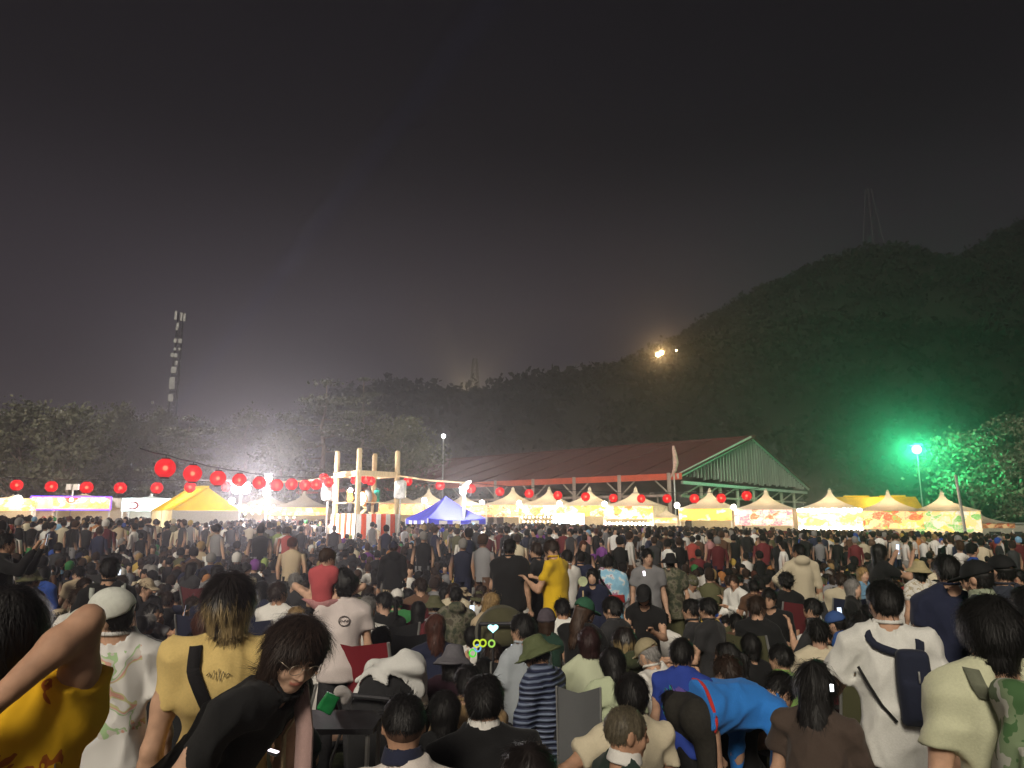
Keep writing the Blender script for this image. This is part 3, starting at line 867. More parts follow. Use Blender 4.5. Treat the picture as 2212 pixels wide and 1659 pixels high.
M['yellow_tent'] = simple_mat('yellow_tent_canvas', (0.62, 0.44, 0.05), 0.7, 2, 0.15, 0.2)
M['blue_tent'] = simple_mat('blue_tent_canvas', (0.09, 0.10, 0.72), 0.6, 2, 0.12, 0.2)
translucent(M['yellow_tent'], 0.55); translucent(M['blue_tent'], 0.5)
M['paper'] = simple_mat('white_paper', (0.75, 0.75, 0.72), 0.8, 20, 0.05)
M['curtain_red'] = simple_mat('curtain_red', (0.72, 0.08, 0.02), 0.85, 10, 0.1, 0.1)
M['curtain_white'] = simple_mat('curtain_white', (0.82, 0.80, 0.76), 0.85, 10, 0.05, 0.1)
M['speaker_bag'] = simple_mat('clear_plastic_bag', (0.62, 0.62, 0.60), 0.25, 9, 0.25, 0.6, spec=0.6)
M['bulb_warm'] = emit_mat('warm_bulb', (1.0, 0.80, 0.48), 14)
M['bulb_white'] = emit_mat('white_bulb', (1.0, 0.95, 0.86), 22)
M['flood_white'] = emit_mat('floodlight_lens', (0.97, 0.97, 1.0), 40)
M['flood_warm'] = emit_mat('warm_floodlight_lens', (1.0, 0.78, 0.42), 60)
M['flood_green'] = emit_mat('green_floodlight_lens', (0.72, 1.0, 0.80), 4)
M['cool_panel'] = emit_mat('cool_light_panel', (0.85, 0.95, 1.0), 3.0)
M['led_purple'] = emit_mat('purple_led_strip', (0.25, 0.10, 1.0), 3.0)
M['lantern_bulb'] = emit_mat('lantern_bulb', (1.0, 0.30, 0.18), 12)
for k_ in ('bulb_warm', 'bulb_white', 'flood_white', 'flood_warm', 'flood_green', 'lantern_bulb', 'led_purple'):
    M[k_].cycles.emission_sampling = 'NONE'
def lantern_mat():
    m = bpy.data.materials.new('red_lantern_paper'); m.use_nodes = True
    nt = m.node_tree; nt.nodes.clear()
    o = nt.nodes.new('ShaderNodeOutputMaterial')
    e_ = nt.nodes.new('ShaderNodeEmission'); e_.inputs['Color'].default_value = (1.0, 0.022, 0.035, 1); e_.inputs['Strength'].default_value = 0.75
    tr = nt.nodes.new('ShaderNodeBsdfTransparent'); tr.inputs['Color'].default_value = (1, 0.30, 0.25, 1)
    di = nt.nodes.new('ShaderNodeBsdfDiffuse'); di.inputs['Color'].default_value = (0.5, 0.02, 0.02, 1)
    a = nt.nodes.new('ShaderNodeAddShader'); nt.links.new(e_.outputs[0], a.inputs[0]); nt.links.new(di.outputs[0], a.inputs[1])
    mx = nt.nodes.new('ShaderNodeMixShader'); mx.inputs[0].default_value = 0.34
    nt.links.new(a.outputs[0], mx.inputs[1]); nt.links.new(tr.outputs[0], mx.inputs[2])
    nt.links.new(mx.outputs[0], o.inputs['Surface'])
    m.cycles.emission_sampling = 'NONE'
    return m
M['lantern'] = lantern_mat()
M['lantern_cap'] = simple_mat('lantern_cap', (0.03, 0.02, 0.02), 0.6)
def print_mat(name, cols, seed, glow=0.9, scale=1.3):
    """a printed vinyl banner: patches of food-picture colours, lamp light put in as emission"""
    m = bpy.data.materials.new(name); m.use_nodes = True
    nt = m.node_tree; nt.nodes.clear()
    o = nt.nodes.new('ShaderNodeOutputMaterial')
    tc = nt.nodes.new('ShaderNodeTexCoord'); mp = nt.nodes.new('ShaderNodeMapping')
    mp.inputs['Location'].default_value = (seed * 3.7, seed * 1.3, seed * 2.1); mp.inputs['Scale'].default_value = (scale, 0.02, scale * 1.5)
    nt.links.new(tc.outputs['Object'], mp.inputs['Vector'])
    nd = nt.nodes.new('ShaderNodeTexNoise'); nd.inputs['Scale'].default_value = 1.6; nd.inputs['Detail'].default_value = 3
    nt.links.new(mp.outputs[0], nd.inputs['Vector'])
    va = nt.nodes.new('ShaderNodeVectorMath'); va.operation = 'MULTIPLY_ADD'; va.inputs[1].default_value = (0.9, 0.0, 0.9)
    nt.links.new(nd.outputs['Color'], va.inputs[0]); nt.links.new(mp.outputs[0], va.inputs[2])
    vo = nt.nodes.new('ShaderNodeTexVoronoi'); vo.feature = 'SMOOTH_F1'; vo.inputs['Smoothness'].default_value = 0.35; vo.inputs['Scale'].default_value = 1.5; vo.inputs['Randomness'].default_value = 1.0
    nt.links.new(va.outputs[0], vo.inputs['Vector'])
    no = nt.nodes.new('ShaderNodeTexNoise'); no.inputs['Scale'].default_value = 6; no.inputs['Detail'].default_value = 5
    nt.links.new(mp.outputs[0], no.inputs['Vector'])
    sp = nt.nodes.new('ShaderNodeSeparateColor'); nt.links.new(vo.outputs['Color'], sp.inputs[0])
    ad = nt.nodes.new('ShaderNodeMath'); ad.operation = 'MULTIPLY_ADD'
    nt.links.new(no.outputs['Fac'], ad.inputs[0]); ad.inputs[1].default_value = 0.55; nt.links.new(sp.outputs[0], ad.inputs[2])
    su = nt.nodes.new('ShaderNodeMath'); su.operation = 'SUBTRACT'; su.inputs[1].default_value = 0.27; nt.links.new(ad.outputs[0], su.inputs[0])
    rp = nt.nodes.new('ShaderNodeValToRGB'); rp.color_ramp.interpolation = 'LINEAR'
    el = rp.color_ramp.elements
    el[0].position = 0; el[0].color = (*cols[0], 1); el[1].position = 1; el[1].color = (*cols[-1], 1)
    for i, c in enumerate(cols[1:-1]):
        q = el.new((i + 1) / (len(cols) - 1)); q.color = (*c, 1)
    nt.links.new(su.outputs[0], rp.inputs[0])
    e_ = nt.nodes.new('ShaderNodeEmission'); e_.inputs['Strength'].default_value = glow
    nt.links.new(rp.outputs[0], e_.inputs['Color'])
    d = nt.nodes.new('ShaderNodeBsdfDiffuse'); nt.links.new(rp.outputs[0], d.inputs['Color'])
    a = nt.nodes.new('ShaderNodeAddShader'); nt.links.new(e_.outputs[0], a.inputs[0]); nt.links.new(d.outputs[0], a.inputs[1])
    nt.links.new(a.outputs[0], o.inputs['Surface'])
    m.cycles.emission_sampling = 'NONE'
    return m
def point(name, parent, loc, power, color, radius=0.15):
    l = bpy.data.lights.new(name, 'POINT'); l.energy = power; l.color = color; l.shadow_soft_size = radius
    o = bpy.data.objects.new(name, l); COL.objects.link(o)
    if parent is not None: o.parent = parent
    o.location = loc
    return o

# ------------------------------------------------------------------ ground and hills
nx, ny = 90, 80
gx = np.linspace(-420, 420, nx); gy = np.linspace(-40, 700, ny)
GX, GY = np.meshgrid(gx, gy, indexing='ij')
V = np.stack([GX.ravel(), GY.ravel(), (-0.018 * np.clip(GX, -70, 70)).ravel()], 1)
ii, jj = np.meshgrid(np.arange(nx - 1), np.arange(ny - 1), indexing='ij')
a_ = (ii * ny + jj).ravel()
F4 = np.stack([a_, a_ + ny, a_ + ny + 1, a_ + 1], 1)
ground = link('ground', fast_mesh('ground', V, F4, True, (M['ground'],)))
ground['kind'] = 'structure'; ground['label'] = 'trampled festival field under the crowd'

def ridge(pts, Y, drop):
    P_ = [at(u, v, Y) for u, v in pts]
    return np.array([p.x for p in P_]), np.array([p.z - drop for p in P_])
YR1, YR2 = 190.0, 300.0
r1 = ridge([(-700, 1000), (0, 985), (400, 975), (640, 930), (740, 862), (840, 850), (910, 856), (980, 848), (1050, 846), (1100, 828), (1140, 812), (1200, 800), (1290, 788),
            (1350, 784), (1420, 776), (1470, 752), (1530, 735), (1600, 720), (1700, 700), (1850, 690), (2212, 700), (2800, 690)], YR1, 3.0)
r2 = ridge([(-500, 930), (700, 915), (900, 880), (1180, 830), (1350, 780), (1460, 722), (1500, 695), (1560, 660), (1620, 622), (1700, 594), (1740, 570), (1800, 555), (1850, 540), (1890, 534),
            (1930, 540), (1990, 558), (2040, 558), (2080, 536), (2130, 510), (2170, 486), (2212, 464), (2300, 450), (2800, 470)], YR2, 4.0)
def smooth(t): t = np.clip(t, 0, 1); return t * t * (3 - 2 * t)
def terrain(x, y):
    w1 = np.where(y < YR1, smooth((y - 118) / (YR1 - 118)), smooth(1 - (y - YR1) / 70))
    w2 = np.where(y < YR2, smooth((y - 165) / (YR2 - 165)) ** 0.8, smooth(1 - (y - YR2) / 110))
    z1 = np.interp(x, *r1) * w1
    z2 = np.interp(x, *r2) * w2
    g = -0.018 * np.clip(x, -70, 70)
    n = 2.0 * np.sin(x * 0.06 + 1.3 * np.sin(y * 0.035)) * np.sin(y * 0.05 + 0.7)
    return np.maximum(z1, z2) + n * np.clip((y - 130) / 60, 0, 1) + g - 1.5
nx, ny = 150, 90
gx = np.linspace(-260, 330, nx); gy = np.linspace(117, 425, ny)
GX, GY = np.meshgrid(gx, gy, indexing='ij')
V = np.stack([GX.ravel(), GY.ravel(), terrain(GX, GY).ravel()], 1)
ii, jj = np.meshgrid(np.arange(nx - 1), np.arange(ny - 1), indexing='ij')
a_ = (ii * ny + jj).ravel()
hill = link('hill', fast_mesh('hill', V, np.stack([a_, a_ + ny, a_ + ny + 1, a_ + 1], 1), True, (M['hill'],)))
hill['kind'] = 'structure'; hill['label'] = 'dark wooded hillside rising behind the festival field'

def leaf_quads(cen, size, rng, flat=0.0):
    """one randomly turned leafy quad at each centre"""
    n = len(cen)
    a = rng.normal(size=(n, 3)); a[:, 2] *= (1 - flat); a /= np.linalg.norm(a, axis=1)[:, None] + 1e-9
    b = rng.normal(size=(n, 3)); b[:, 2] *= (1 - flat); b -= a * np.einsum('ij,ij->i', a, b)[:, None]; b /= np.linalg.norm(b, axis=1)[:, None] + 1e-9
    s = (size * (0.6 + 0.8 * rng.random(n)))[:, None] / 2
    V = np.stack([cen - a * s, cen - b * s * 0.6, cen + a * s, cen + b * s * 0.6], 1).reshape(-1, 3)
    return V, np.arange(4 * n).reshape(-1, 4)
rng = np.random.default_rng(11)
nt_ = 7500
tx = rng.uniform(-1, 1, nt_); ty = 124 + 200 * rng.random(nt_) ** 0.9
tx = np.where(rng.random(nt_) < 0.85, (tx * 0.80 + 0.05) * ty, tx * 250)
# extra trees right along the crests so the skyline is made of crowns
cx1 = rng.uniform(-60, 150, 700); cy1 = YR1 + rng.normal(0, 6, 700)
cx2 = rng.uniform(45, 250, 600); cy2 = YR2 + rng.normal(0, 9, 600)
tx = np.concatenate([tx, cx1, cx2]); ty = np.concatenate([ty, cy1, cy2])
tz = terrain(tx, ty)
rad = 1.5 + 1.7 * rng.random(len(tx)); hgt = rad * (1.3 + 1.2 * rng.random(len(tx)))
per = 14
d = rng.normal(size=(len(tx), per, 3)); d /= np.linalg.norm(d, axis=2)[..., None]
d[..., 2] = np.abs(d[..., 2]) * 1.1 - 0.25
cen = np.stack([tx, ty, tz + hgt * 0.55], 1)[:, None, :] + d * np.stack([rad, rad, hgt * 0.6], 1)[:, None, :] * (0.65 + 0.4 * rng.random((len(tx), per, 1)))
Vf, Ff = leaf_quads(cen.reshape(-1, 3), 1.8, rng)
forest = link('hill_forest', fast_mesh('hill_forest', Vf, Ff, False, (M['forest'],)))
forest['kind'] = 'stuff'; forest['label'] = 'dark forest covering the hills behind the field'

# ------------------------------------------------------------------ trees round the field
def tree(name, label, u, vtop, Y, wpx, kind='broad', seed=0, group='trees behind the stalls', vbase=None, lean=0.0):
    rng = np.random.default_rng(seed); rd = random.Random(seed)
    p = at(u, 1122, Y); base = Vector((p.x, Y, gz(p.x)))
    Ht = at(u, vtop, Y).z - base.z; W = wpx / FPX * Y / 2
    root = empty(name, label, 'tree', base, 0, group)
    mb = MB(); tips = []
    tp = [Vector((0, 0, -0.1))]
    n = 7
    for i in range(1, n + 1):
        t = i / n
        tp.append(Vector((lean * Ht * t * t + rd.uniform(-.25, .25), rd.uniform(-.25, .25), Ht * 0.93 * t)))
    r0 = 0.022 * Ht + 0.06
    mb.tube(tp, [r0 * (1.05 - 0.95 * i / n) for i in range(n + 1)], 8)
    mb.build('trunk', M['bark'], root, True)
    lb = MB()
    nl = 17 if kind == 'pine' else 20
    for i in range(nl):
        t = (0.20 if kind == 'pine' else 0.22) + 0.74 * i / nl
        k = int(t * n); fr = t * n - k
        o = tp[k].lerp(tp[min(k + 1, n)], fr)
        ang = i * 2.4 + rd.uniform(-.4, .4)
        if kind == 'pine':
            L = W * (1.05 - 0.62 * t) * rd.uniform(0.65, 1.1); rise = L * rd.uniform(-0.05, 0.22)
        else:
            L = W * math.sin(math.pi * min(0.97, 0.30 + 0.62 * t)) * rd.uniform(0.55, 1.0); rise = L * rd.uniform(0.2, 0.8)
        q = o + Vector((math.cos(ang) * L, math.sin(ang) * L, rise))
        m_ = o.lerp(q, 0.55) + Vector((0, 0, (-0.12 if kind == 'pine' else 0.08) * L))
        rr = r0 * (0.42 - 0.3 * t)
        lb.tube([o, m_, q], [rr, rr * 0.6, rr * 0.22], 5)
        tips += [(m_, 0.7), (q, 1.0), (m_.lerp(q, 0.5), 0.85)]
        if kind == 'pine':
            for sdv in (-1, 1):
                s_ = m_.lerp(q, 0.3) + Vector((-math.sin(ang), math.cos(ang), 0.05)) * sdv * L * 0.30
                lb.tube([m_, s_], [rr * 0.4, rr * 0.15], 4); tips.append((s_, 0.8))
    tips.append((tp[-1], 0.9))
    lb.build('limbs', M['bark'], root, True)
    C = []
    for (q, f) in tips:
        m = int((120 if kind == 'pine' else 110) * f)
        d = rng.normal(size=(m, 3))
        rad = W * (0.20 if kind == 'pine' else 0.24) * f + 0.25
        d *= np.array([rad, rad, rad * (0.16 if kind == 'pine' else 0.62)]) * 0.62
        C.append(np.array(q)[None] + d + np.array([0, 0, rad * 0.15]))
    C = np.concatenate(C)
    Vc, Fc = leaf_quads(C, 0.34 if kind == 'pine' else 0.40, rng, 0.35 if kind == 'pine' else 0.0)
    link('crown', fast_mesh('crown', Vc, Fc, False, (M['pine_leaf' if kind == 'pine' else 'leaf'],)), root)
    return root
TREES = [
    ('pine_tree', 'tall layered pine with bare pale trunk, tallest tree behind the timber drum tower', 690, 808, 76, 250, 'pine', 1),
    ('pine_tree', 'slim pine half hidden behind the tall layered pine', 775, 798, 96, 90, 'pine', 2),
    ('broadleaf_tree', 'round bushy tree behind the right side of the timber drum tower', 862, 902, 80, 200, 'broad', 3),
    ('broadleaf_tree', 'wide leafy tree at the far left edge behind the stalls', 20, 862, 74, 190, 'broad', 4),
    ('broadleaf_tree', 'pale leafy tree above the purple-lit stall banner', 130, 880, 70, 180, 'broad', 5),
    ('broadleaf_tree', 'tall leafy tree left of the antenna mast, under the blue light beam', 235, 868, 84, 170, 'broad', 6),
    ('pine_tree', 'pine with forked bare limbs above the two largest red lanterns', 395, 890, 72, 200, 'pine', 7),
    ('broadleaf_tree', 'dark bushy tree at the foot of the antenna mast', 320, 880, 92, 140, 'broad', 8),
    ('broadleaf_tree', 'low broad tree between the forked pine and the tall layered pine', 520, 895, 88, 170, 'broad', 9),
    ('broadleaf_tree', 'small tree tucked under the left limbs of the tall layered pine', 600, 925, 72, 130, 'broad', 10),
    ('broadleaf_tree', 'leafy tree lit vivid green beside the green floodlight', 2108, 935, 70, 215, 'broad', 12),
    ('broadleaf_tree', 'darker tree at the right edge behind the green-lit tree', 2235, 900, 80, 190, 'broad', 13),
]
for (nm, lb_, u, vt, Y, w, kd, sd) in TREES: tree(nm, lb_, u, vt, Y, w, kd, sd)

# ------------------------------------------------------------------ masts and pylons
def lattice(name, label, cat, base, Ht, w0, w1, n, r, mat, rot=0.3):
    root = empty(name, label, cat, base, rot)
    def c(i, t):
        w = (w0 + (w1 - w0) * t) / 2
        return Vector(((-1, 1, 1, -1)[i] * w, (-1, -1, 1, 1)[i] * w, Ht * t))
    for i in range(4):
        MB().tube([c(i, 0), c(i, 1)], r, 5).build('leg', mat, root)
    b = MB()
    for k in range(n):
        for i in range(4):
            j = (i + 1) % 4
            b.tube([c(i, k / n), c(j, (k + 1) / n)], r * 0.55, 4); b.tube([c(j, k / n), c(i, (k + 1) / n)], r * 0.55, 4)
            b.tube([c(i, (k + 1) / n), c(j, (k + 1) / n)], r * 0.55, 4)
    b.build('bracing', mat, root)
    return root
p = at(352, 1122, 120)
mast = lattice('antenna_mast', 'tall dark lattice antenna mast with pale equipment boxes at the left', 'antenna mast', (p.x, 120, gz(p.x)), at(360, 676, 120).z - gz(p.x), 1.5, 0.8, 26, 0.09, M['dark_metal'])
Hm = at(360, 676, 120).z - gz(p.x)
def mz(v): return at(360, v, 120).z - gz(p.x)
for (v, dx, w, h_) in ((684, -0.75, 0.35, 1.6), (686, 0.15, 0.3, 1.5), (687, 0.65, 0.35, 1.4), (705, -0.3, 0.4, 0.9), (712, -0.4, 0.35, 0.6), (738, -0.5, 0.45, 0.7), (738, 0.25, 0.6, 0.75), (756, -0.4, 0.35, 0.5),
                       (756, 0.3, 0.3, 0.5), (769, -0.75, 0.45, 0.7), (770, -0.2, 0.5, 0.7), (786, 0.0, 0.4, 0.8), (801, -0.3, 0.8, 1.1), (826, -0.4, 0.8, 1.5), (837, -0.35, 0.8, 0.8), (861, -0.4, 0.75, 1.2)):
    MB().box((dx, -0.55, mz(v)), (w, 0.25, h_), 0.0).build('antenna_panel', M['white_metal'], mast)
p = at(1888, 540, 299); lattice('power_pylon', 'faint tall power pylon on the crest of the dark hill', 'pylon', (p.x, 299, terrain(np.array([p.x]), np.array([299.0]))[0]), at(1888, 408, 299).z - terrain(np.array([p.x]), np.array([299.0]))[0], 7, 1.6, 9, 0.085, M['dark_metal'])
p = at(1025, 840, 226); lattice('power_pylon', 'small pale power pylon in the glow behind the low tree ridge', 'pylon', (p.x, 226, terrain(np.array([p.x]), np.array([226.0]))[0]), at(1025, 775, 226).z - terrain(np.array([p.x]), np.array([226.0]))[0], 5, 1.2, 8, 0.12, M['dark_metal'])

# ------------------------------------------------------------------ the big open-sided hall with the red roof
hall = empty('festival_hall', 'open-sided hall with red sheet roof, steel posts and weathered gable', 'building', (16.0, 70.0, gz(16)))
th = R(40); Ld = Vector((-math.cos(th), math.sin(th), 0)); Gd = Vector((math.sin(th), math.cos(th), 0)); UZ = Vector((0, 0, 1))
HE, HP, HW, HL = 6.35, 11.6, 36.0, 62.0
def hp(l, g, z): return Ld * l + Gd * g + UZ * z
# roof slopes as long sheets between standing seams
nb = 12
for i in range(nb):
    l0, l1 = -0.9 + (HL + 1.8) * i / nb, -0.9 + (HL + 1.8) * (i + 1) / nb - 0.05
    for side in (0, 1):
        g0, g1 = (-0.7, HW / 2) if side == 0 else (HW + 0.7, HW / 2)
        zE = HE + 0.3 - 0.2; zP = HP
        mb = MB(); A, B, C_, D_ = hp(l0, g0, zE), hp(l1, g0, zE), hp(l1, g1, zP), hp(l0, g1, zP)
        t = UZ * 0.12
        mb.add([A, B, C_, D_, A + t, B + t, C_ + t, D_ + t], [(0, 1, 2, 3), (7, 6, 5, 4), (0, 4, 5, 1), (1, 5, 6, 2), (2, 6, 7, 3), (3, 7, 4, 0)])
        rf = mb.build('roof_sheet', M['red_roof'], hall)
        if side == 0:
            s = MB(); s.bar(hp(l1 + 0.025, g0, zE + 0.16), hp(l1 + 0.025, g1, zP + 0.16), 0.12, 0.16); s.build('seam', M['red_roof'], rf)
MB().bar(hp(-1, HW / 2, HP + 0.2), hp(HL + 1, HW / 2, HP + 0.2), 0.5, 0.2).build('ridge_cap', M['red_roof'], hall)
MB().bar(hp(-0.9, -0.75, HE + 0.0), hp(HL + 0.9, -0.75, HE + 0.0), 0.12, 0.62).build('fascia', M['red_fascia'], hall)
for l in [0.4 + i * (HL - 0.8) / 11 for i in range(12)]:
    MB().bar(hp(l, -0.92, 0), hp(l, -0.92, HE + 0.35), 0.32, 0.32).build('post', M['hall_steel'], hall)
for z in (4.55, 2.9):
    MB().bar(hp(0.4, -0.80, z), hp(HL - 0.4, -0.80, z), 0.20, 0.22).build('rail', M['hall_steel'], hall)
b = MB()
for i in range(22):
    l = 0.4 + (i + 0.5) * (HL - 0.8) / 22
    b.bar(hp(l, -0.70, 0), hp(l, -0.70, 4.5), 0.14, 0.14)
for i in range(0, 11):
    l0, l1 = 0.4 + i * (HL - 0.8) / 11, 0.4 + (i + 1) * (HL - 0.8) / 11
    b.bar(hp(l0, -0.66, 4.6), hp(l0 + 1.6, -0.66, 6.0), 0.12, 0.12); b.bar(hp(l1, -0.66, 4.6), hp(l1 - 1.6, -0.66, 6.0), 0.12, 0.12)
b.build('wind_bracing', M['hall_steel'], hall)
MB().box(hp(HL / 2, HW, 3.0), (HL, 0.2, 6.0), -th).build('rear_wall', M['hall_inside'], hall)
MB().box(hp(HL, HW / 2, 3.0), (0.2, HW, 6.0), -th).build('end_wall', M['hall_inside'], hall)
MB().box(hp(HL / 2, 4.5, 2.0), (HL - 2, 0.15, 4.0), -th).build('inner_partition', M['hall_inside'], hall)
# gable: a hanging sheet of separate corrugated boards with a ragged lower edge
rd = random.Random(5)
ng = 46
for i in range(ng):
    g0, g1 = HW * i / ng + 0.006, HW * (i + 1) / ng - 0.006
    gm = (g0 + g1) / 2
    top = HE + (HP - HE) * (1 - abs(gm - HW / 2) / (HW / 2)) - 0.12
    low = HE - 0.15 + 0.25 * rd.random()
    if top - low < 0.15: continue
    mb = MB(); mb.bar(hp(-0.45 - 0.012 * (i % 2), gm, low), hp(-0.45 - 0.012 * (i % 2), gm, top), g1 - g0, 0.05)
    o = mb.build('gable_board', M['gable'], hall)
MB().bar(hp(-0.55, -0.9, HE), hp(-0.55, HW / 2, HP + 0.1), 0.16, 0.45).build('barge_board', M['white_metal'], hall)
MB().bar(hp(-0.55, HW + 0.9, HE), hp(-0.55, HW / 2, HP + 0.1), 0.16, 0.45).build('barge_board', M['white_metal'], hall)
MB().bar(hp(-0.5, 0, HE - 0.55), hp(-0.5, HW, HE - 0.55), 0.25, 0.3).build('tie_beam', M['white_metal'], hall)
for i in range(1, 8):
    g = HW * i / 8
    MB().bar(hp(-0.3, g, 0), hp(-0.3, g, HE - 0.4), 0.30, 0.30).build('post', M['hall_steel'], hall)
b = MB(); b.bar(hp(-0.3, 0, 4.5), hp(-0.3, HW, 4.5), 0.2, 0.2)
for i in range(8):
    b.bar(hp(-0.3, HW * i / 8, 4.5), hp(-0.3, HW * (i + 1) / 8, HE - 0.6), 0.12, 0.12)
b.build('end_bracing', M['hall_steel'], hall)
# furled flag on a pole at the near corner of the hall
p = at(1460, 1122, 64); zt = at(1460, 963, 64).z
fl = empty('flag_pole', 'pole with a furled pale flag standing at the near corner of the red-roofed hall', 'flag', (p.x, 64, gz(p.x)))
MB().tube([(0, 0, 0), (0, 0, zt - gz(p.x))], 0.06, 8).build('pole', M['white_metal'], fl)
zz = zt - gz(p.x)
MB().tube([(0.02, -0.05, zz), (0.12, -0.05, zz - 0.7), (0.20, -0.06, zz - 1.5), (0.05, -0.05, zz - 2.2), (-0.28, -0.04, zz - 2.8)], [0.10, 0.20, 0.24, 0.18, 0.05], 8).build('furled_flag', simple_mat('flag_cloth', (0.60, 0.42, 0.36), 0.8, 6, 0.3, 0.3), fl, True)

# ------------------------------------------------------------------ drum tower (yagura)
YG = 42.0
pc = at(789, 1122, YG)
yag = empty('drum_tower', 'timber drum tower with red and white striped skirt in the crowd', 'tower', (pc.x, YG, gz(pc.x)), R(42))
SQ = 2.52; hf = SQ / 2
ZT = at(789, 974, YG).z - gz(pc.x); ZB = at(789, 1026, YG).z - gz(pc.x); ZF = at(789, 1110, YG).z - gz(pc.x)
for (sx, sy) in ((-1, -1), (1, -1), (1, 1), (-1, 1)):
    MB().tube([(sx * hf, sy * hf, 0), (sx * hf, sy * hf, ZT - 0.12), (sx * hf, sy * hf, ZT)], [0.155, 0.15, 0.11], 12).build('post', M['wood'], yag, True)
for (a, bb) in (((-1, -1), (1, -1)), ((1, -1), (1, 1)), ((1, 1), (-1, 1)), ((-1, 1), (-1, -1))):
    for z, w, h_ in ((ZB, 0.16, 0.30), (ZF - 0.16, 0.14, 0.22)):
        d_ = Vector((bb[0] - a[0], bb[1] - a[1], 0)).normalized() * 0.16
        MB().bar(Vector((a[0] * hf, a[1] * hf, z)) - d_, Vector((bb[0] * hf, bb[1] * hf, z)) + d_, w, h_).build('beam', M['wood'], yag)
    MB().bar((a[0] * hf, a[1] * hf, ZF + 0.62), (bb[0] * hf, bb[1] * hf, ZF + 0.62), 0.06, 0.06).build('hand_rail', M['wood'], yag)
for i in range(9):
    MB().box((-hf + (i + 0.5) * SQ / 9, 0, ZF - 0.03), (SQ / 9 - 0.02, SQ + 0.1, 0.05)).build('floor_plank', M['wood'], yag)
for (a, bb) in (((-1, -1), (1, -1)), ((1, -1), (1, 1)), ((1, 1), (-1, 1)), ((-1, 1), (-1, -1))):
    A = Vector((a[0] * (hf + 0.14), a[1] * (hf + 0.14), 0)); B = Vector((bb[0] * (hf + 0.14), bb[1] * (hf + 0.14), 0)); nrm = (B - A).cross(UZ).normalized()
    ns = 9
    for i in range(ns):
        def fn(uu, vv, i=i):
            s_ = (i + uu) / ns
            z = ZF - 0.02 - vv * (2.05 + 0.0 * uu)
            fold = 0.05 * math.sin((i + uu) * 3.3) * (0.3 + vv) + 0.015 * math.sin(uu * 9 + i)
            return A.lerp(B, s_) + nrm * (0.02 + abs(fold)) + UZ * z
        MB().grid(fn, 6, 6).build('skirt_strip', M['curtain_red' if i % 2 else 'curtain_white'], yag, True)
# inside the tower: the drum on its stand, hanging lamps
drum = empty('taiko_drum', 'barrel drum on a timber stand up on the drum tower', 'drum', (0, 0, 0))
drum.location = (pc.x + 0.05, YG - 0.05, gz(pc.x) + ZF)
mb = MB(); prof = [(0.36, -0.45), (0.44, -0.2), (0.46, 0), (0.44, 0.2), (0.36, 0.45)]
V_ = [];
mb.lathe(prof, 18)
sh = mb.build('shell', simple_mat('drum_shell', (0.50, 0.20, 0.05), 0.45, 4, 0.2), drum, True, loc=(0, 0, 0.85)); sh.rotation_euler = (R(90), 0, R(-30))
for sgn in (-1, 1):
    hd_ = MB().lathe([(0.37, 0.0), (0.37, 0.02), (0.30, 0.03)], 18).build('drum_head', simple_mat('drum_skin', (0.7, 0.6, 0.45), 0.7), drum, loc=(math.sin(R(-30)) * 0.44 * sgn * -1, math.cos(R(-30)) * 0.44 * sgn, 0.85))
    hd_.rotation_euler = (R(-90 * sgn), 0, R(-30))
    MB().bar((-0.32, sgn * 0.28, 0), (0.32, sgn * 0.28, 0.6), 0.07).bar((0.32, sgn * 0.28, 0), (-0.32, sgn * 0.28, 0.6), 0.07).build('stand', M['wood'], drum)
def flood(name, label, u, vlamp, Y, heads, power, color, mat, pole_r=0.05, group='floodlight poles', all_round=False, pole=True):
    """pole with one or more lamp heads; heads are (du, dv, size) offsets in metres"""
    p = at(u, vlamp, Y); b = gz(p.x) if Y < 117 else float(terrain(np.array([p.x]), np.array([float(Y)]))[0])
    root = empty(name, label, 'floodlight', (p.x, Y, b), 0, group)
    zl = p.z - b
    if pole: MB().tube([(0, 0, 0), (0, 0, zl + 0.1)], [pole_r * 1.3, pole_r], 8).build('pole', M['dark_metal' if Y > 117 else 'metal'], root)
    if len(heads) > 1: MB().bar((min(h[0] for h in heads) - 0.05, 0, zl - 0.05), (max(h[0] for h in heads) + 0.05, 0, zl - 0.05), 0.06).build('cross_arm', M['metal'], root)
    for (dx, dz, s) in heads:
        hs_ = MB().box((dx, 0.02, zl + dz + s * 0.56), (s * 1.1, s * 0.9, 0.05 + s * 0.1)).build('lamp_housing', M['dark_metal'], root)
        MB().ball((dx, -0.03, zl + dz), s * 0.5, 12, 8).build('lamp_lens', mat, hs_, True)
        point('lamp_light', root, (dx, -(s * 0.5 + 0.14), zl + dz), power / len(heads) * (0.5 if all_round else 1.0), color, 0.12)
        if all_round: point('lamp_light', root, (dx, s * 0.5 + 0.14, zl + dz), power / len(heads) * 1.0, color, 0.12)
    return root
flood('floodlight', 'brilliant white twin floodlight on a pole left of the drum tower', 521, 1056, 46, [(-0.30, 0, 0.62), (0.30, 0, 0.62)], 4600, (1.0, 0.93, 0.96), M['flood_white'])
flood('floodlight', 'pole with two stacked white lamps between the lanterns left of the drum tower', 578, 1048, 40, [(0.05, 0.38, 0.36), (-0.02, -0.45, 0.40)], 6000, (1.0, 0.95, 0.95), M['flood_white'])
flood('floodlight', 'pale pole with a white lamp right of the drum tower, beside the blue tent', 1003, 1062, 36, [(-0.06, 0.0, 0.34)], 1500, (1.0, 0.97, 0.95), M['flood_white'], 0.07)
flood('floodlight', 'bright green floodlight glowing in the mist at the right', 1980, 971, 66, [(0, 0, 0.80)], 6500, (0.06, 1.0, 0.36), M['flood_green'], all_round=True)
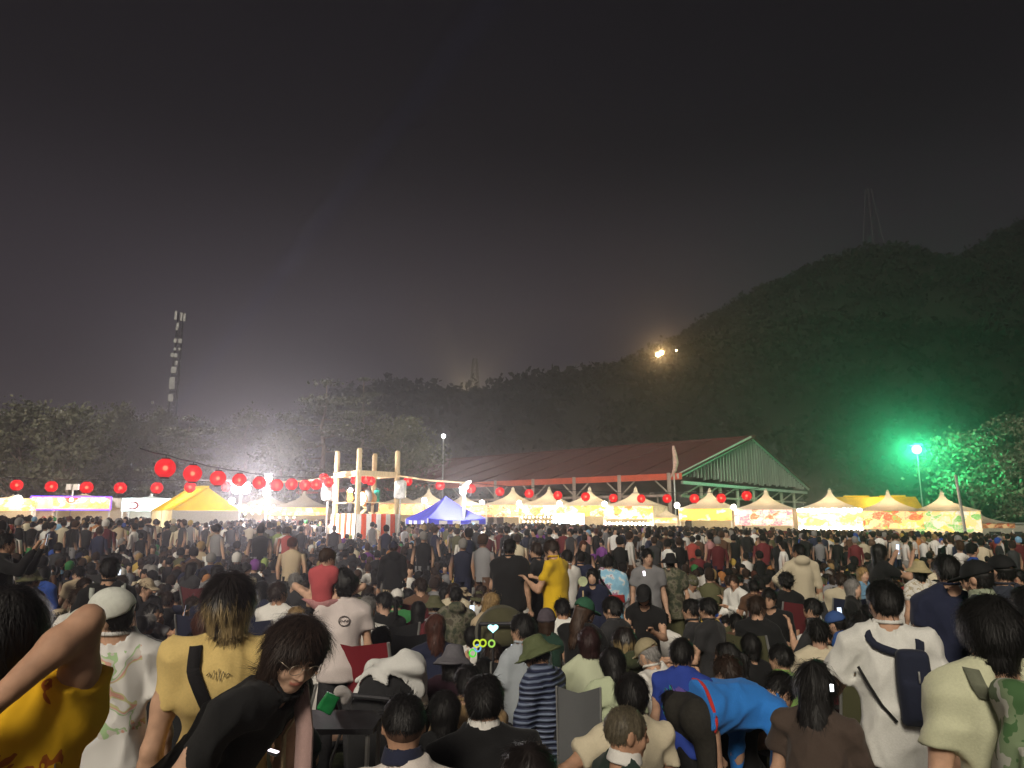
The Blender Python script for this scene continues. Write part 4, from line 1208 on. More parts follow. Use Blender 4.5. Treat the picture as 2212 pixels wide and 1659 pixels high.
flood('hillside_floodlight', 'pair of glowing orange lamps on the wooded ridge', 1425, 764, 172, [(-0.45, -0.25, 1.1), (0.45, 0.25, 1.1)], 2600, (1.0, 0.58, 0.18), M['flood_warm'], 0.1)
flood('hillside_lamp', 'tiny dim lamp just right of the glowing lamps on the ridge', 1461, 757, 172, [(0, 0, 0.5)], 20, (1, 0.8, 0.6), M['bulb_warm'], 0.06)
flood('street_lamp', 'small lone white lamp high at the edge of the round bushy tree', 958, 942, 78, [(0, 0, 0.42)], 60, (1, 1, 1), M['bulb_white'], 0.07)
flood('street_lamp', 'village lamp behind the low ridge making a yellowish glow in the mist', 1012, 858, 212, [(0, 0, 1.2)], 10000, (1.0, 0.80, 0.40), M['flood_warm'], 0.3)
# unlit twin lamp head at the left
p = at(158, 1052, 45); r_ = empty('floodlight', 'unlit twin floodlight on a pole above the purple-lit banner', 'floodlight', (p.x, 45, gz(p.x)))
MB().tube([(0, 0, 0), (0, 0, p.z - gz(p.x))], 0.05).build('pole', M['metal'], r_)
for s in (-1, 1): MB().box((s * 0.22, -0.05, p.z - gz(p.x)), (0.30, 0.16, 0.36)).build('lamp_housing', M['white_metal'], r_)
# clamps bundled at the top of the pale pole
p = at(1008, 1046, 36); cl = empty('clamp_bundle', 'bundle of clamps and coiled cable at the top of the pale pole', 'clamps', (p.x, 35.9, p.z - 0.15))
rd = random.Random(3)
for i in range(7): MB().tube([(rd.uniform(-.3, .1), rd.uniform(-.1, .1), rd.uniform(-.1, .1)), (rd.uniform(-.1, .3), rd.uniform(-.1, .1), rd.uniform(0, .35))], 0.05, 6).build('clamp', M['white_metal'], cl)
# loudspeakers in plastic covers on stands
for (u, v, Yd, lab) in ((709, 1062, 40.5, 'loudspeaker in a clear plastic cover on a stand left of the drum tower'), (865, 1058, 41.0, 'loudspeaker in a clear plastic cover on a stand right of the drum tower')):
    p = at(u, v, Yd); b = gz(p.x)
    s = empty('loudspeaker', lab, 'loudspeaker', (p.x, Yd, b))
    zc = p.z - b
    f = Field((-0.4, -0.35, zc - 0.65), (0.4, 0.35, zc + 0.65), 0.04)
    f.box((0, 0, zc), (0.30, 0.26, 0.50), None, 0.08).wrinkle(0.03, 14, 3)
    link('plastic_cover', fast_mesh('plastic_cover', *f.mesh(), True, (M['speaker_bag'],)), s)
    MB().tube([(0, 0, 0.35), (0, 0, zc - 0.4)], 0.05).build('stand_pole', M['metal'], s)
    for k in range(3): MB().tube([(0, 0, 0.75), (0.6 * math.cos(k * 2.1), 0.6 * math.sin(k * 2.1), 0.0)], 0.03, 6).build('leg', M['metal'], s)

# blue search-light beam in the mist at the left
p = at(215, 1000, 104)
sl = empty('search_light', 'search light behind the trees sending a faint blue beam up to the right', 'search light', (p.x, 104, gz(p.x)))
MB().lathe([(0.4, 0), (0.45, 0.5), (0.25, 0.6), (0.25, 0.9)], 12).build('base', M['dark_metal'], sl)
MB().lathe([(0.30, 0.9), (0.42, 1.5), (0.40, 1.52)], 12).build('lamp_housing', M['dark_metal'], sl)
ld = bpy.data.lights.new('lamp_light', 'SPOT'); ld.energy = 6000000; ld.color = (0.22, 0.34, 1.0); ld.spot_size = R(4.2); ld.spot_blend = 0.9; ld.shadow_soft_size = 0.3
lo_ = bpy.data.objects.new('lamp_light', ld); COL.objects.link(lo_); lo_.parent = sl; lo_.location = (0, 0, 1.6)
tgt = at(560, 500, 104) - at(215, 1000, 104)
lo_.rotation_euler = Vector((tgt.x, tgt.y + 6, tgt.z)).to_track_quat('-Z', 'Y').to_euler()

# ------------------------------------------------------------------ lanterns on their cables
lan_prof = []
for i in range(29):
    t = i / 28; z = -0.255 + 0.51 * t
    r = 0.275 * math.sqrt(max(0.0, 1 - ((z) / 0.275) ** 2)); r = max(r, 0.11) + 0.004 * math.cos(i * math.pi)
    lan_prof.append((r, z))
lan_shell = MB().lathe(lan_prof, 20).mesh('lantern_shade', (M['lantern'],), True)
lan_cap = MB().lathe([(0.115, 0.25), (0.115, 0.285), (0.10, 0.29)], 14).mesh('cap', (M['lantern_cap'],))
lan_cap2 = MB().lathe([(0.10, -0.29), (0.115, -0.285), (0.115, -0.25)], 14).mesh('cap', (M['lantern_cap'],))
lan_bulb = MB().ball((0, 0, 0), 0.07, 10, 8).mesh('bulb', (M['lantern_bulb'],), True)
lan_hook = MB().tube([(0, 0, 0.285), (0, 0, 0.36)], 0.012, 5).mesh('hook', (M['dark_metal'],))
STR = [
    ('the low far-left cable', [(36, 1048, 24), (111, 1051, 24), (187, 1053, 26), (260, 1054, 25), (339, 1054, 25), (411, 1052, 24), (489, 1052, 20)]),
    ('the high cable falling to the drum tower', [(357, 1011, 42), (416, 1023, 38), (471, 1033, 33), (517, 1037, 29), (560, 1043, 27.5), (598, 1048, 26), (630, 1046, 25.5), (659, 1048, 24), (683, 1047, 23), (710, 1042, 21.5)]),
    ('the long cable right of the drum tower', [(700, 1033, 21), (768, 1036, 20.5), (790, 1035, 20.3), (801, 1039, 20), (881, 1040, 20), (951, 1049, 20), (1018, 1056, 20), (1080, 1062, 19.5), (1143, 1066, 19.5), (1205, 1070, 19), (1265, 1073, 19), (1325, 1076, 18.5),
        (1385, 1077, 18), (1441, 1077, 19), (1500, 1077, 20), (1558, 1076, 20), (1613, 1071, 21)]),
]
for (desc, L) in STR:
    tops = []
    for i, (u, v, dm) in enumerate(L):
        Y = 0.55 * FPX / dm
        p = at(u, v, Y)
        o = empty('paper_lantern', 'red paper lantern, %s from the left on %s' % (ORD[i], desc), 'lantern', p, 0, 'red paper lanterns')
        sd_ = link('shade', lan_shell, o); cp_ = link('cap', lan_cap, o); link('cap', lan_cap2, o); link('bulb', lan_bulb, sd_); link('hook', lan_hook, cp_)
        tops.append(p + Vector((0, 0, 0.37)))
    ext0 = tops[0] + (tops[0] - tops[1]) * 0.8; ext1 = tops[-1] + (tops[-1] - tops[-2]) * 0.6
    pts = [ext0] + tops + [ext1]; P2 = []
    for a, b2 in zip(pts[:-1], pts[1:]):
        P2 += [a, a.lerp(b2, 0.5) + Vector((0, 0, -0.03))]
    P2.append(pts[-1])
    c = MB().tube(P2, 0.018, 5).build('lantern_cable', M['dark_metal'])
    tag(c, 'thin cable carrying lanterns: ' + desc, 'cable')
# the two taut pale cables at the drum tower
for (a, b2, lab) in ((at(855, 1027, 42), at(1008, 1043, 36), 'pale cable from the drum tower to the pole with the clamps'), (at(724, 1030, 42), at(600, 1042, 43), 'pale cable from the drum tower to the left')):
    tag(MB().tube([a, (a + b2) / 2 + Vector((0, 0, -0.08)), b2], 0.05, 6).build('pale_cable', M['wood']), lab, 'cable')
# ------------------------------------------------------------------ stalls
def pagoda_roof(hw, z0, z1):
    mb = MB(); n = 9; m = 6
    rings = []
    for i in range(n + 1):
        t = i / n; w = hw * ((1 - t) ** 2.3) + 0.05; z = z0 + (z1 - z0) * t
        ring = []
        for s in range(4):
            a = Vector(((-1, 1, 1, -1)[s] * w, (-1, -1, 1, 1)[s] * w, z)); b = Vector(((1, 1, -1, -1)[s] * w, (-1, 1, 1, -1)[s] * w, z))
            for k in range(m): ring.append(a.lerp(b, k / m) * 1.0)
        rings.append(ring)
    V = [p for r in rings for p in r]; L = 4 * m
    F = [(i * L + k, i * L + (k + 1) % L, (i + 1) * L + (k + 1) % L, (i + 1) * L + k) for i in range(n) for k in range(L)]
    F.append(tuple(n * L + k for k in range(L)))
    return mb.add(V, F)
ROOF_ME = pagoda_roof(1.0, 0.0, 1.0).mesh('canopy', (M['tent_white'],), True)
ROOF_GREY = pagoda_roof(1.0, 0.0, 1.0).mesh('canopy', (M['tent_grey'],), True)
WARM = (1.0, 0.72, 0.40)
def stall(label, u, vpeak, vtop, vbot, Y, wid, cols, seed, lamp=None, rows=(), light=240, rz=0.0, grey=False, glow=0.7, lightcol=WARM, bulb='bulb_warm', cool=False, banner=True, name='food_stall', side_cols=None):
    p = at(u, 1122, Y); b = gz(p.x)
    zt = at(u, vtop, Y - wid / 2).z - b; zb = at(u, vbot, Y - wid / 2).z - b; zp = at(u, vpeak, Y).z - b
    root = empty(name, label, 'stall', (p.x, Y, b), rz, 'stalls round the field')
    hw = wid / 2
    r = link('canopy', ROOF_GREY if grey else ROOF_ME, root); r.location = (0, 0, zt - 0.02); r.scale = (hw + 0.06, hw + 0.06, zp - zt)
    MB().ball((0, 0, zp + 0.03), 0.08, 8, 6).build('finial', M['tent_white'], root, True)
    for (sx, sy) in ((-1, -1), (1, -1), (1, 1), (-1, 1)):
        MB().bar((sx * (hw - 0.05), sy * (hw - 0.05), 0), (sx * (hw - 0.05), sy * (hw - 0.05), zt), 0.08).build('post', M['white_metal'], root)
    pm = print_mat('banner_print', cols, seed, glow)  # same added glow on banner and counter cloth
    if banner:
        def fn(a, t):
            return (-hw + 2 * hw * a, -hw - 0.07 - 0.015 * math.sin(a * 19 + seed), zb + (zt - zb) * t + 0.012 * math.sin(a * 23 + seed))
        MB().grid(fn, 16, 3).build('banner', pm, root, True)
        for sx in (-1, 1):
            def fs(a, t, sx=sx): return (sx * (hw + 0.05), -hw + 2 * hw * a, zb + 0.12 + (zt - zb - 0.12) * t)
            MB().grid(fs, 4, 2).build('side_valance', M['tent_grey' if grey else 'tent_white'], root)
    MB().box((0, hw - 0.02, zt / 2), (2 * hw - 0.2, 0.03, zt - 0.1)).build('back_sheet', M['tent_white'], root)
    ct_ = MB().box((0, -hw + 0.35, 0.88), (2 * hw - 0.3, 0.6, 0.06)).build('counter_top', M['white_metal'], root)
    MB().box((0, -hw + 0.06, 0.43), (2 * hw - 0.3, 0.03, 0.84)).build('counter_cloth', pm, ct_)
    # a menu board and goods on the counter
    rd = random.Random(seed)
    for i in range(5):
        MB().box((rd.uniform(-hw + 0.3, hw - 0.3), -hw + 0.3, 1.02 + 0.06 * rd.random()), (0.25 + 0.2 * rd.random(), 0.3, 0.2 + 0.2 * rd.random())).build('goods_box', M['paper'], root)
    for (v, x0, x1, n, sz) in rows:
        z = at(u, v, Y - hw).z - b
        wire = MB().tube([(-hw + 2 * hw * x0, -hw - 0.16, z + sz + 0.01), (-hw + 2 * hw * x1, -hw - 0.16, z + sz + 0.01)], 0.012, 4).build('bulb_wire', M['dark_metal'], root)
        for i in range(n):
            x = -hw + 2 * hw * (x0 + (x1 - x0) * (i + 0.5) / n)
            MB().ball((x, -hw - 0.16, z + 0.02 * math.sin(i * 2.2)), sz, 8, 6).build('bulb', M[bulb if not cool else 'bulb_white'], wire, True)
        point('row_light', root, (0, -hw - 2.0, z + 0.3), 75 * n ** 0.5, lightcol, 0.4)
    if lamp:
        lx, lv, sz = lamp
        z = at(u, lv, Y - hw).z - b
        lb_ = MB().bar((lx * hw, -hw - 0.12, z + sz * 0.8), (lx * hw, -hw + 0.05, zt + 0.02), 0.03).build('lamp_bracket', M['dark_metal'], root)
        MB().ball((lx * hw, -hw - 0.15, z), sz, 10, 8).build('lamp_bulb', M['bulb_white'], lb_, True)
        point('clip_light', root, (lx * hw, -hw - 2.0, z + 0.2), 220, (1, 0.85, 0.62), 0.15)
    point('stall_light', root, (0, 0.1, zt - 0.35), light * 0.5, lightcol, 0.3)
    return root
WH = (0.95, 0.84, 0.66); OR = (0.95, 0.38, 0.10); YE = (0.95, 0.68, 0.12); RE = (0.80, 0.10, 0.06); PI = (0.90, 0.42, 0.46); CR = (0.96, 0.66, 0.34); BR = (0.45, 0.18, 0.08); GR = (0.25, 0.55, 0.14)
def on_row(u):     # the row of white stalls runs obliquely away to the left
    t = (u - 1106) / FPX
    x = t * 61.0 / (1 + 0.52 * t)
    return 61.0 - 0.52 * x
RZ = -math.atan(0.52)
W_ = 3.7
stall('white pagoda stall with pale orange banner, first right of the blue tent', 1108, 1054, 1090, 1117, on_row(1108), W_, [CR, OR, WH, BR, CR], 1, (-1.0, 1085, 0.20), [], 330, RZ)
stall('white pagoda stall with red and white banner above two short rows of warm bulbs', 1187, 1054, 1091, 1113, on_row(1187), W_, [RE, WH, OR, RE, CR], 2, (-0.95, 1086, 0.20), [(1117, 0.05, 0.95, 10, 0.075), (1127, 0.1, 0.95, 9, 0.075)], 330, RZ)
stall('white pagoda stall with orange banner over a bright white counter light', 1275, 1054, 1092, 1115, on_row(1275), W_, [OR, WH, BR, YE, CR], 3, (-0.95, 1087, 0.20), [], 440, RZ)
stall('white pagoda stall with red and yellow banner over one row of white bulbs', 1375, 1054, 1093, 1121, on_row(1375), W_ + 0.1, [RE, OR, WH, YE, OR], 4, (-0.95, 1088, 0.20), [(1131, 0.0, 1.0, 13, 0.105)], 374, RZ, bulb='bulb_white')
stall('white pagoda stall with yellow burger-coloured banner, before the hall gable', 1536, 1057, 1098, 1124, on_row(1536), W_, [YE, OR, YE, (0.75, 0.6, 0.1), WH], 5, (-1.05, 1091, 0.20), [], 374, RZ, side_cols=None)
stall('white pagoda stall with pink and white sweets banner', 1658, 1059, 1100, 1135, on_row(1658), W_ + 0.1, [PI, WH, (0.75, 0.15, 0.25), WH, BR], 6, (-1.0, 1095, 0.18), [], 374, RZ)
stall('white pagoda stall framed by two long rows of glaring white bulbs', 1797, 1058, 1099, 1143, on_row(1797), W_ + 0.2, [CR, OR, YE, WH, RE], 7, None, [(1102, 0.0, 1.0, 17, 0.12), (1141, 0.0, 1.0, 17, 0.11)], 440, RZ, bulb='bulb_white')
stall('white pagoda stall with yellow, cream and red fruit banner', 1923, 1061, 1103, 1142, on_row(1923), W_, [WH, YE, CR, RE, GR], 8, None, [], 484, RZ)
stall('white pagoda stall with cream and green banner, last on the right before the leaning pole', 2040, 1063, 1103, 1150, on_row(2040), W_ - 0.1, [WH, CR, YE, WH, GR], 9, None, [], 528, RZ)
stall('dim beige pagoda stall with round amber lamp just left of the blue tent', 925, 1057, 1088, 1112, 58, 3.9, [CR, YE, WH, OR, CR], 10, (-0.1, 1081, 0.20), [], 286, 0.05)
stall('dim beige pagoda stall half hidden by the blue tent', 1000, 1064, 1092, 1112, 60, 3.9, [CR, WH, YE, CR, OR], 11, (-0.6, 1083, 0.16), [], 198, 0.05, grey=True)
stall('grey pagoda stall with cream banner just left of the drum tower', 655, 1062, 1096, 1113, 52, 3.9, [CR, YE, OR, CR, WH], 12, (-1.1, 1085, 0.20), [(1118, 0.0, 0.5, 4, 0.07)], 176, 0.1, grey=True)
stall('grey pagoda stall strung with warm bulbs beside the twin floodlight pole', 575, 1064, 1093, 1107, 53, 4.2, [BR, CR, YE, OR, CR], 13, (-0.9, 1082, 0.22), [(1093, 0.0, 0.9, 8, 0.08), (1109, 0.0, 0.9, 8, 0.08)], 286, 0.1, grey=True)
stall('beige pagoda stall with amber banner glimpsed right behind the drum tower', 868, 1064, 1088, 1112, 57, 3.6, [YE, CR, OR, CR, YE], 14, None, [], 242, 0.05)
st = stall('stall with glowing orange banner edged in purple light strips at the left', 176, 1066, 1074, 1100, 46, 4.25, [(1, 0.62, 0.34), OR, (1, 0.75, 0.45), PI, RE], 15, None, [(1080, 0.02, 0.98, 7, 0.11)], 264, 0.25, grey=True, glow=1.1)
b = gz(at(176, 1122, 46).x)
for v in (1073, 1101): MB().bar((-2.15, -2.25, at(176, v, 44).z - b), (2.15, -2.25, at(176, v, 44).z - b), 0.07).build('light_strip', M['led_purple'], st)
for s in (-1, 1): MB().bar((s * 2.17, -2.25, at(176, 1073, 44).z - b), (s * 2.17, -2.25, at(176, 1101, 44).z - b), 0.07).build('light_strip', M['led_purple'], st)
# shaved-ice stall with glowing pale banner (a red swirl mark on it)
st = stall('shaved ice stall with icy white glowing banner and red swirl mark', 322, 1070, 1076, 1104, 44, 2.7, [(0.72, 0.92, 0.96), (0.85, 0.97, 1.0), (0.6, 0.85, 0.9), (0.9, 1, 1), (0.75, 0.93, 0.95)], 16, None, [], 242, 0.35, grey=True, glow=1.3, lightcol=(0.75, 0.93, 1.0))
b = gz(at(322, 1122, 44).x); zc = at(322, 1092, 42.6).z - b
MB().tube([(-0.75 + 0.26 * math.cos(t), -1.46, zc + 0.20 * math.sin(t)) for t in np.linspace(-2.6, 2.2, 16)], [0.02 + 0.035 * math.sin(math.pi * i / 15) for i in range(16)], 6).build('swirl_mark', emit_mat('red_mark', (0.85, 0.16, 0.16), 0.6), st)
stall('stall at the far left edge with two glaring warm lamps and a pale sheet', 22, 1072, 1076, 1103, 42, 3.4, [PI, CR, OR, WH, CR], 17, (-0.25, 1079, 0.24), [(1079, 0.62, 0.86, 1, 0.24)], 352, 0.3, bulb='bulb_white')
stall('dim low tent between the far left stalls', 85, 1085, 1092, 1106, 50, 3.0, [CR, PI, CR, WH, CR], 18, None, [], 132, 0.2, grey=True, glow=0.4)
stall('dark grey tent right of the pagoda row gap, before the hall corner', 1440, 1098, 1118, 1130, on_row(1440) - 0.4, 2.2, [CR, WH, CR, YE, CR], 19, None, [], 110, RZ, grey=False, glow=0.35)
# bright cool counter light under the third pagoda
Y = on_row(1240) - 1.9; p = at(1228, 1121, Y); pn = empty('light_panel', 'bright bluish white light panel on a stall counter', 'light panel', (p.x, Y, p.z))
MB().box((0, 0, 0), (2.6, 0.06, 0.85), RZ).build('panel', M['cool_panel'], pn)
MB().box((0, 0.05, -0.6), (0.08, 0.05, 1.6), RZ).build('stand', M['metal'], pn)

# yellow gable tents
def gable_tent(label, u, Y, wid, ln, ze, zr, rz, wall=None, walls_h=1.0, name='frame_tent'):
    p = at(u, 1122, Y); b = gz(p.x)
    root = empty(name, label, 'tent', (p.x, Y, b), rz, 'yellow frame tents')
    hw, hl = wid / 2, ln / 2
    for s in (-1, 1):
        def fn(a, t, s=s): return (-hl + ln * a, s * hw * (1 - t), ze + (zr - ze) * t - 0.05 * math.sin(math.pi * a * 3) ** 2 * (1 - t) - 0.04 * math.sin(math.pi * t))
        MB().grid(fn, 12, 6).build('roof_slope', M['yellow_tent'], root, True)
    for s in (-1, 1):
        MB().add([(s * hl, -hw, ze), (s * hl, hw, ze), (s * hl, 0, zr - 0.01)], [(0, 1, 2)]).build('gable_sheet', M['yellow_tent'], root)
        for t in (-1, 0, 1) : MB().bar((t * (hl - 0.05), s * (hw - 0.04), 0), (t * (hl - 0.05), s * (hw - 0.04), ze), 0.06).build('post', M['metal'], root)
        MB().add([(s * hl, -hw, ze - 0.02), (s * hl, hw, ze - 0.02), (s * hl, hw, ze - 0.55), (s * hl, 0, ze - 0.62), (s * hl, -hw, ze - 0.55)], [(0, 1, 2, 3, 4)]).build('gable_valance', M['curtain_white'], root)
    def fw_(a, t): return (-hl + ln * a, -hw + 0.01 + 0.03 * math.sin(a * 40), ze * t)
    MB().grid(fw_, 30, 2).build('side_wall', M['tent_white'], root, True)
    for i in (-1, 1): MB().box((i * ln * 0.22, 0, zr + 0.06), (ln * 0.30, 0.36, 0.10)).build('ridge_vent', emit_mat('ridge_vent_glow', (1.0, 0.62, 0.04), 0.9), root)  # vent emission stands in for lamplight coming through the roof
    point('tent_light', root, (0, 0, ze - 0.1), 420, (1, 0.85, 0.55), 0.3)
    return root
gable_tent('yellow gable tent with white side walls standing in the left crowd', 418, 36, 3.0, 4.4, 2.15, 3.2, R(-52))
gable_tent('yellow tent roof with glowing ridge vents behind the right pagoda stalls', 1893, 58, 3.6, 6.2, 2.9, 4.3, R(-8))
# small dark-red roofed tent and plain shed at the right edge
stall('small tent with dark red roof right of the leaning pole', 2118, 1108, 1130, 1141, 46, 2.4, [(0.3, 0.08, 0.06), BR, CR, BR, RE], 21, None, [], 88, 0.2, grey=True, glow=0.15)
p = at(2170, 1130, 52); sh = empty('site_cabin', 'long pale site cabin lit greenish at the right edge', 'cabin', (p.x, 52, gz(p.x)))
MB().box((0, 0, 1.15), (4.6, 2.2, 2.3)).build('wall', M['tent_white'], sh); MB().box((0, 0, 2.36), (4.8, 2.4, 0.1)).build('roof', M['metal'], sh)
for i in range(3): MB().box((-1.5 + 1.5 * i, -1.13, 1.4), (0.8, 0.05, 0.8)).build('window', M['dark_metal'], sh)
# leaning pole
a = at(2064, 1026, 44); bq = at(2088, 1158, 44)
pl = MB().tube([(bq.x + 0.05, 44, gz(bq.x) - 0.1), tuple(a)], [0.10, 0.08], 8).build('leaning_pole', M['metal']); tag(pl, 'bare metal pole leaning left at the end of the right stalls', 'pole')

# blue pop-up tent
def popup_tent(label, u, Y, wid, ze, zp, rz):
    p = at(u, 1122, Y); b = gz(p.x); root = empty('popup_tent', label, 'tent', (p.x, Y, b), rz)
    hw = wid / 2; c = [(-hw, -hw), (hw, -hw), (hw, hw), (-hw, hw)]
    for i in range(4):
        a_, b_ = c[i], c[(i + 1) % 4]
        def fn(s, t, a_=a_, b_=b_):
            x = (a_[0] + (b_[0] - a_[0]) * s) * (1 - t); y = (a_[1] + (b_[1] - a_[1]) * s) * (1 - t)
            return (x, y, ze + (zp - ze) * (0.72 * t + 0.28 * t ** 2.4) - 0.10 * math.sin(math.pi * s) * (1 - t) ** 2)
        MB().grid(fn, 10, 8).build('canopy_panel', M['blue_tent'], root, True)
        def fv(s, t, a_=a_, b_=b_):
            return ((a_[0] + (b_[0] - a_[0]) * s) * 1.005, (a_[1] + (b_[1] - a_[1]) * s) * 1.005, ze - 0.02 - 0.27 * t - 0.10 * math.sin(math.pi * s) * (1 - t))
        MB().grid(fv, 10, 1).build('valance', M['blue_tent'], root)
        MB().bar((a_[0], a_[1], 0), (a_[0], a_[1], ze), 0.05).build('leg', M['white_metal'], root)
        n = Vector((b_[1] - a_[1], -(b_[0] - a_[0]), 0)).normalized() * 0.03
        for s in (0.25, 0.48, 0.80):
            q = Vector((a_[0] + (b_[0] - a_[0]) * s, a_[1] + (b_[1] - a_[1]) * s, ze - 0.20)) + n
            MB().box(q, (0.42, 0.01, 0.17), math.atan2(b_[1] - a_[1], b_[0] - a_[0])).build('paper_notice', M['paper'], root)
    return root
popup_tent('blue pop-up tent with white paper notices along its valance', 962, 37, 3.1, 2.0, 3.12, R(28))
# ------------------------------------------------------------------ people: shared pieces for the crowd
def head_matrix(J):
    k = J['hs']; Rh = J['Rh']; c = J['head']
    return Matrix([[Rh[i][0] * k, Rh[i][1] * k, Rh[i][2] * k, c[i]] for i in range(3)] + [[0, 0, 0, 1]])
SKINS = [(0.56, 0.34, 0.23), (0.50, 0.29, 0.19), (0.60, 0.38, 0.27), (0.44, 0.25, 0.16), (0.53, 0.33, 0.24)]
COLS = {'black': (0.012, 0.012, 0.013), 'charcoal': (0.035, 0.035, 0.038), 'navy': (0.018, 0.022, 0.05), 'white': (0.72, 0.70, 0.66), 'cream': (0.62, 0.55, 0.40), 'grey': (0.22, 0.22, 0.23),
        'brown': (0.12, 0.065, 0.04), 'olive': (0.09, 0.09, 0.045), 'maroon': (0.12, 0.02, 0.025), 'red': (0.34, 0.06, 0.05), 'pink': (0.45, 0.22, 0.22), 'yellow': (0.50, 0.35, 0.08),
        'green': (0.04, 0.20, 0.06), 'blue': (0.03, 0.08, 0.34), 'sky blue': (0.22, 0.42, 0.62), 'beige': (0.45, 0.36, 0.24), 'purple': (0.20, 0.06, 0.28), 'lime': (0.32, 0.42, 0.12), 'orange': (0.42, 0.18, 0.06)}
TOPW = {'black': 32, 'charcoal': 13, 'navy': 10, 'white': 18, 'cream': 6, 'grey': 9, 'brown': 8, 'olive': 3, 'maroon': 4, 'red': 1, 'pink': 1, 'yellow': 1, 'green': 1, 'blue': 1.5, 'sky blue': 1, 'beige': 4, 'purple': 0.5, 'lime': 0.5, 'orange': 0.5}
HAIRC = {'black': (0.010, 0.009, 0.009), 'dark brown': (0.030, 0.018, 0.013), 'brown': (0.050, 0.027, 0.016), 'grey': (0.22, 0.21, 0.20), 'blond': (0.32, 0.21, 0.09), 'red-brown': (0.065, 0.022, 0.014)}
HAIRW = {'black': 58, 'dark brown': 24, 'brown': 9, 'grey': 5, 'blond': 3, 'red-brown': 2}
rp = random.Random(21)
def pick(w): return rp.choices(list(w), list(w.values()))[0]

POSES = [
    ('stand', dict(kind='stand', armL='down', armR='down'), 'standing'),
    ('stand', dict(kind='stand', armL='phone', armR='phone', head=(0.1, -0.35, 0)), 'standing'),
    ('stand', dict(kind='stand', armL='up', armR='up', head=(0, 0.1, 0)), 'standing'),
    ('stand', dict(kind='stand', armL='hips', armR='down', head=(0.7, -0.05, 0)), 'standing'),
    ('chair', dict(kind='chair', armL='lap', armR='lap', head=(-0.3, 0.05, 0), seat=0.40), 'seated'),
    ('chair', dict(kind='chair', armL='phone', armR='phone', head=(0, -0.45, 0), seat=0.36), 'seated'),
    ('chair', dict(kind='chair', armL='lap', armR='chin', head=(0.9, 0, 0), lean=0.15, seat=0.36), 'seated'),
    ('floor', dict(kind='floor', armL='knees', armR='knees', head=(0.2, 0.1, 0), lean=0.12), 'seated'),
    ('floor', dict(kind='floor', armL='lap', armR='phone', head=(-0.2, -0.45, 0), lean=0.2), 'seated'),
    ('floor', dict(kind='floor', armL='knees', armR='chin', head=(-0.95, 0.0, 0), lean=0.1), 'seated'),
    ('floor', dict(kind='floor', armL='up', armR='phone', head=(0.0, 0.1, 0), lean=0.05), 'seated'),
    ('kneel', dict(kind='kneel', armL='phone', armR='lap', head=(0.5, -0.2, 0), lean=0.08), 'kneeling'),
]
PV = []
for i, (k, a, w) in enumerate(POSES):
    J = skeleton(**a)
    PV.append(dict(kind=k, word=w, J=J, body=body_mesh('body', J, 0.024), shirt=shirt_mesh('shirt', J, 0.024, seed=i), jacket=shirt_mesh('jacket', J, 0.024, seed=i + 40, long=True, g=0.022, hood=(i % 3 == 0)),
                   trousers=trousers_mesh('trousers', J, 0.032)))
HV = {}
for st_, n_ in (('short', 3), ('bob', 2), ('long', 2), ('curly', 1), ('pony', 1), ('bun', 1), ('mop', 2)):
    HV[st_] = [hair_mesh('hair', st_, 0.015, seed=i * 7 + 1, blades=800, blade_len=0.05, blade_w=0.004, rough=2.2) for i in range(n_)]
HATV = {k: hat_mesh('hat', k, 0.013) for k in ('cap', 'bucket', 'beanie', 'straw')}
STYW = {'short': 40, 'bob': 14, 'long': 14, 'curly': 4, 'pony': 8, 'bun': 6, 'mop': 12}
STYT = {'short': 'short %s hair', 'bob': '%s bobbed hair', 'long': 'long %s hair', 'curly': 'curly %s hair', 'pony': '%s ponytail', 'bun': '%s hair bun', 'mop': 'shaggy %s hair'}

# camp chair, shared meshes
def chair_meshes():
    seat = MB().grid(lambda a, t: (-0.24 + 0.48 * a, -0.20 + 0.44 * t, 0.40 - 0.05 * math.sin(math.pi * a) - 0.03 * t), 6, 5).mesh('seat', (M['cloth'],), True)
    back = MB().grid(lambda a, t: (-0.25 + 0.50 * a, -0.22 - 0.16 * t - 0.05 * math.sin(math.pi * a), 0.40 + 0.50 * t + 0.03 * abs(2 * a - 1) * t), 6, 6).mesh('backrest', (M['cloth'],), True)
    legs = []
    for sx in (-1, 1):
        legs.append(MB().tube([(sx * 0.25, -0.40, 0.93), (sx * 0.25, -0.21, 0.40), (sx * 0.25, 0.26, 0.0)], 0.012, 6).mesh('leg', (M['metal'],)))
        legs.append(MB().tube([(sx * 0.25, 0.24, 0.60), (sx * 0.25, -0.26, 0.0)], 0.012, 6).mesh('leg', (M['metal'],)))
    arm = [MB().box((sx * 0.27, -0.02, 0.615), (0.05, 0.52, 0.02)).mesh('arm_rest', (M['plastic'],)) for sx in (-1, 1)]
    return seat, back, legs, arm
CH = chair_meshes()
def camp_chair(loc, rz, color, label, sc=1.0, group='camp chairs among the crowd', dz=0.0):
    r = empty('camp_chair', label, 'chair', loc, rz, group); r.scale = sc if isinstance(sc, tuple) else (sc, sc, sc)
    link('seat', CH[0], r, color); link('backrest', CH[1], r, color)
    for l in CH[2]: link('leg', l, r)
    for a in CH[3]: link('arm_rest', a, r, (0.03, 0.03, 0.03))
    return r

OCC = []     # footprints already taken: (x, y, radius)
HEROES = []  # filled by the foreground
def clear(x, y, r):
    for (a, b2, c) in OCC:
        if (a - x) ** 2 + (b2 - y) ** 2 < (c + r) ** 2: return False
    return True
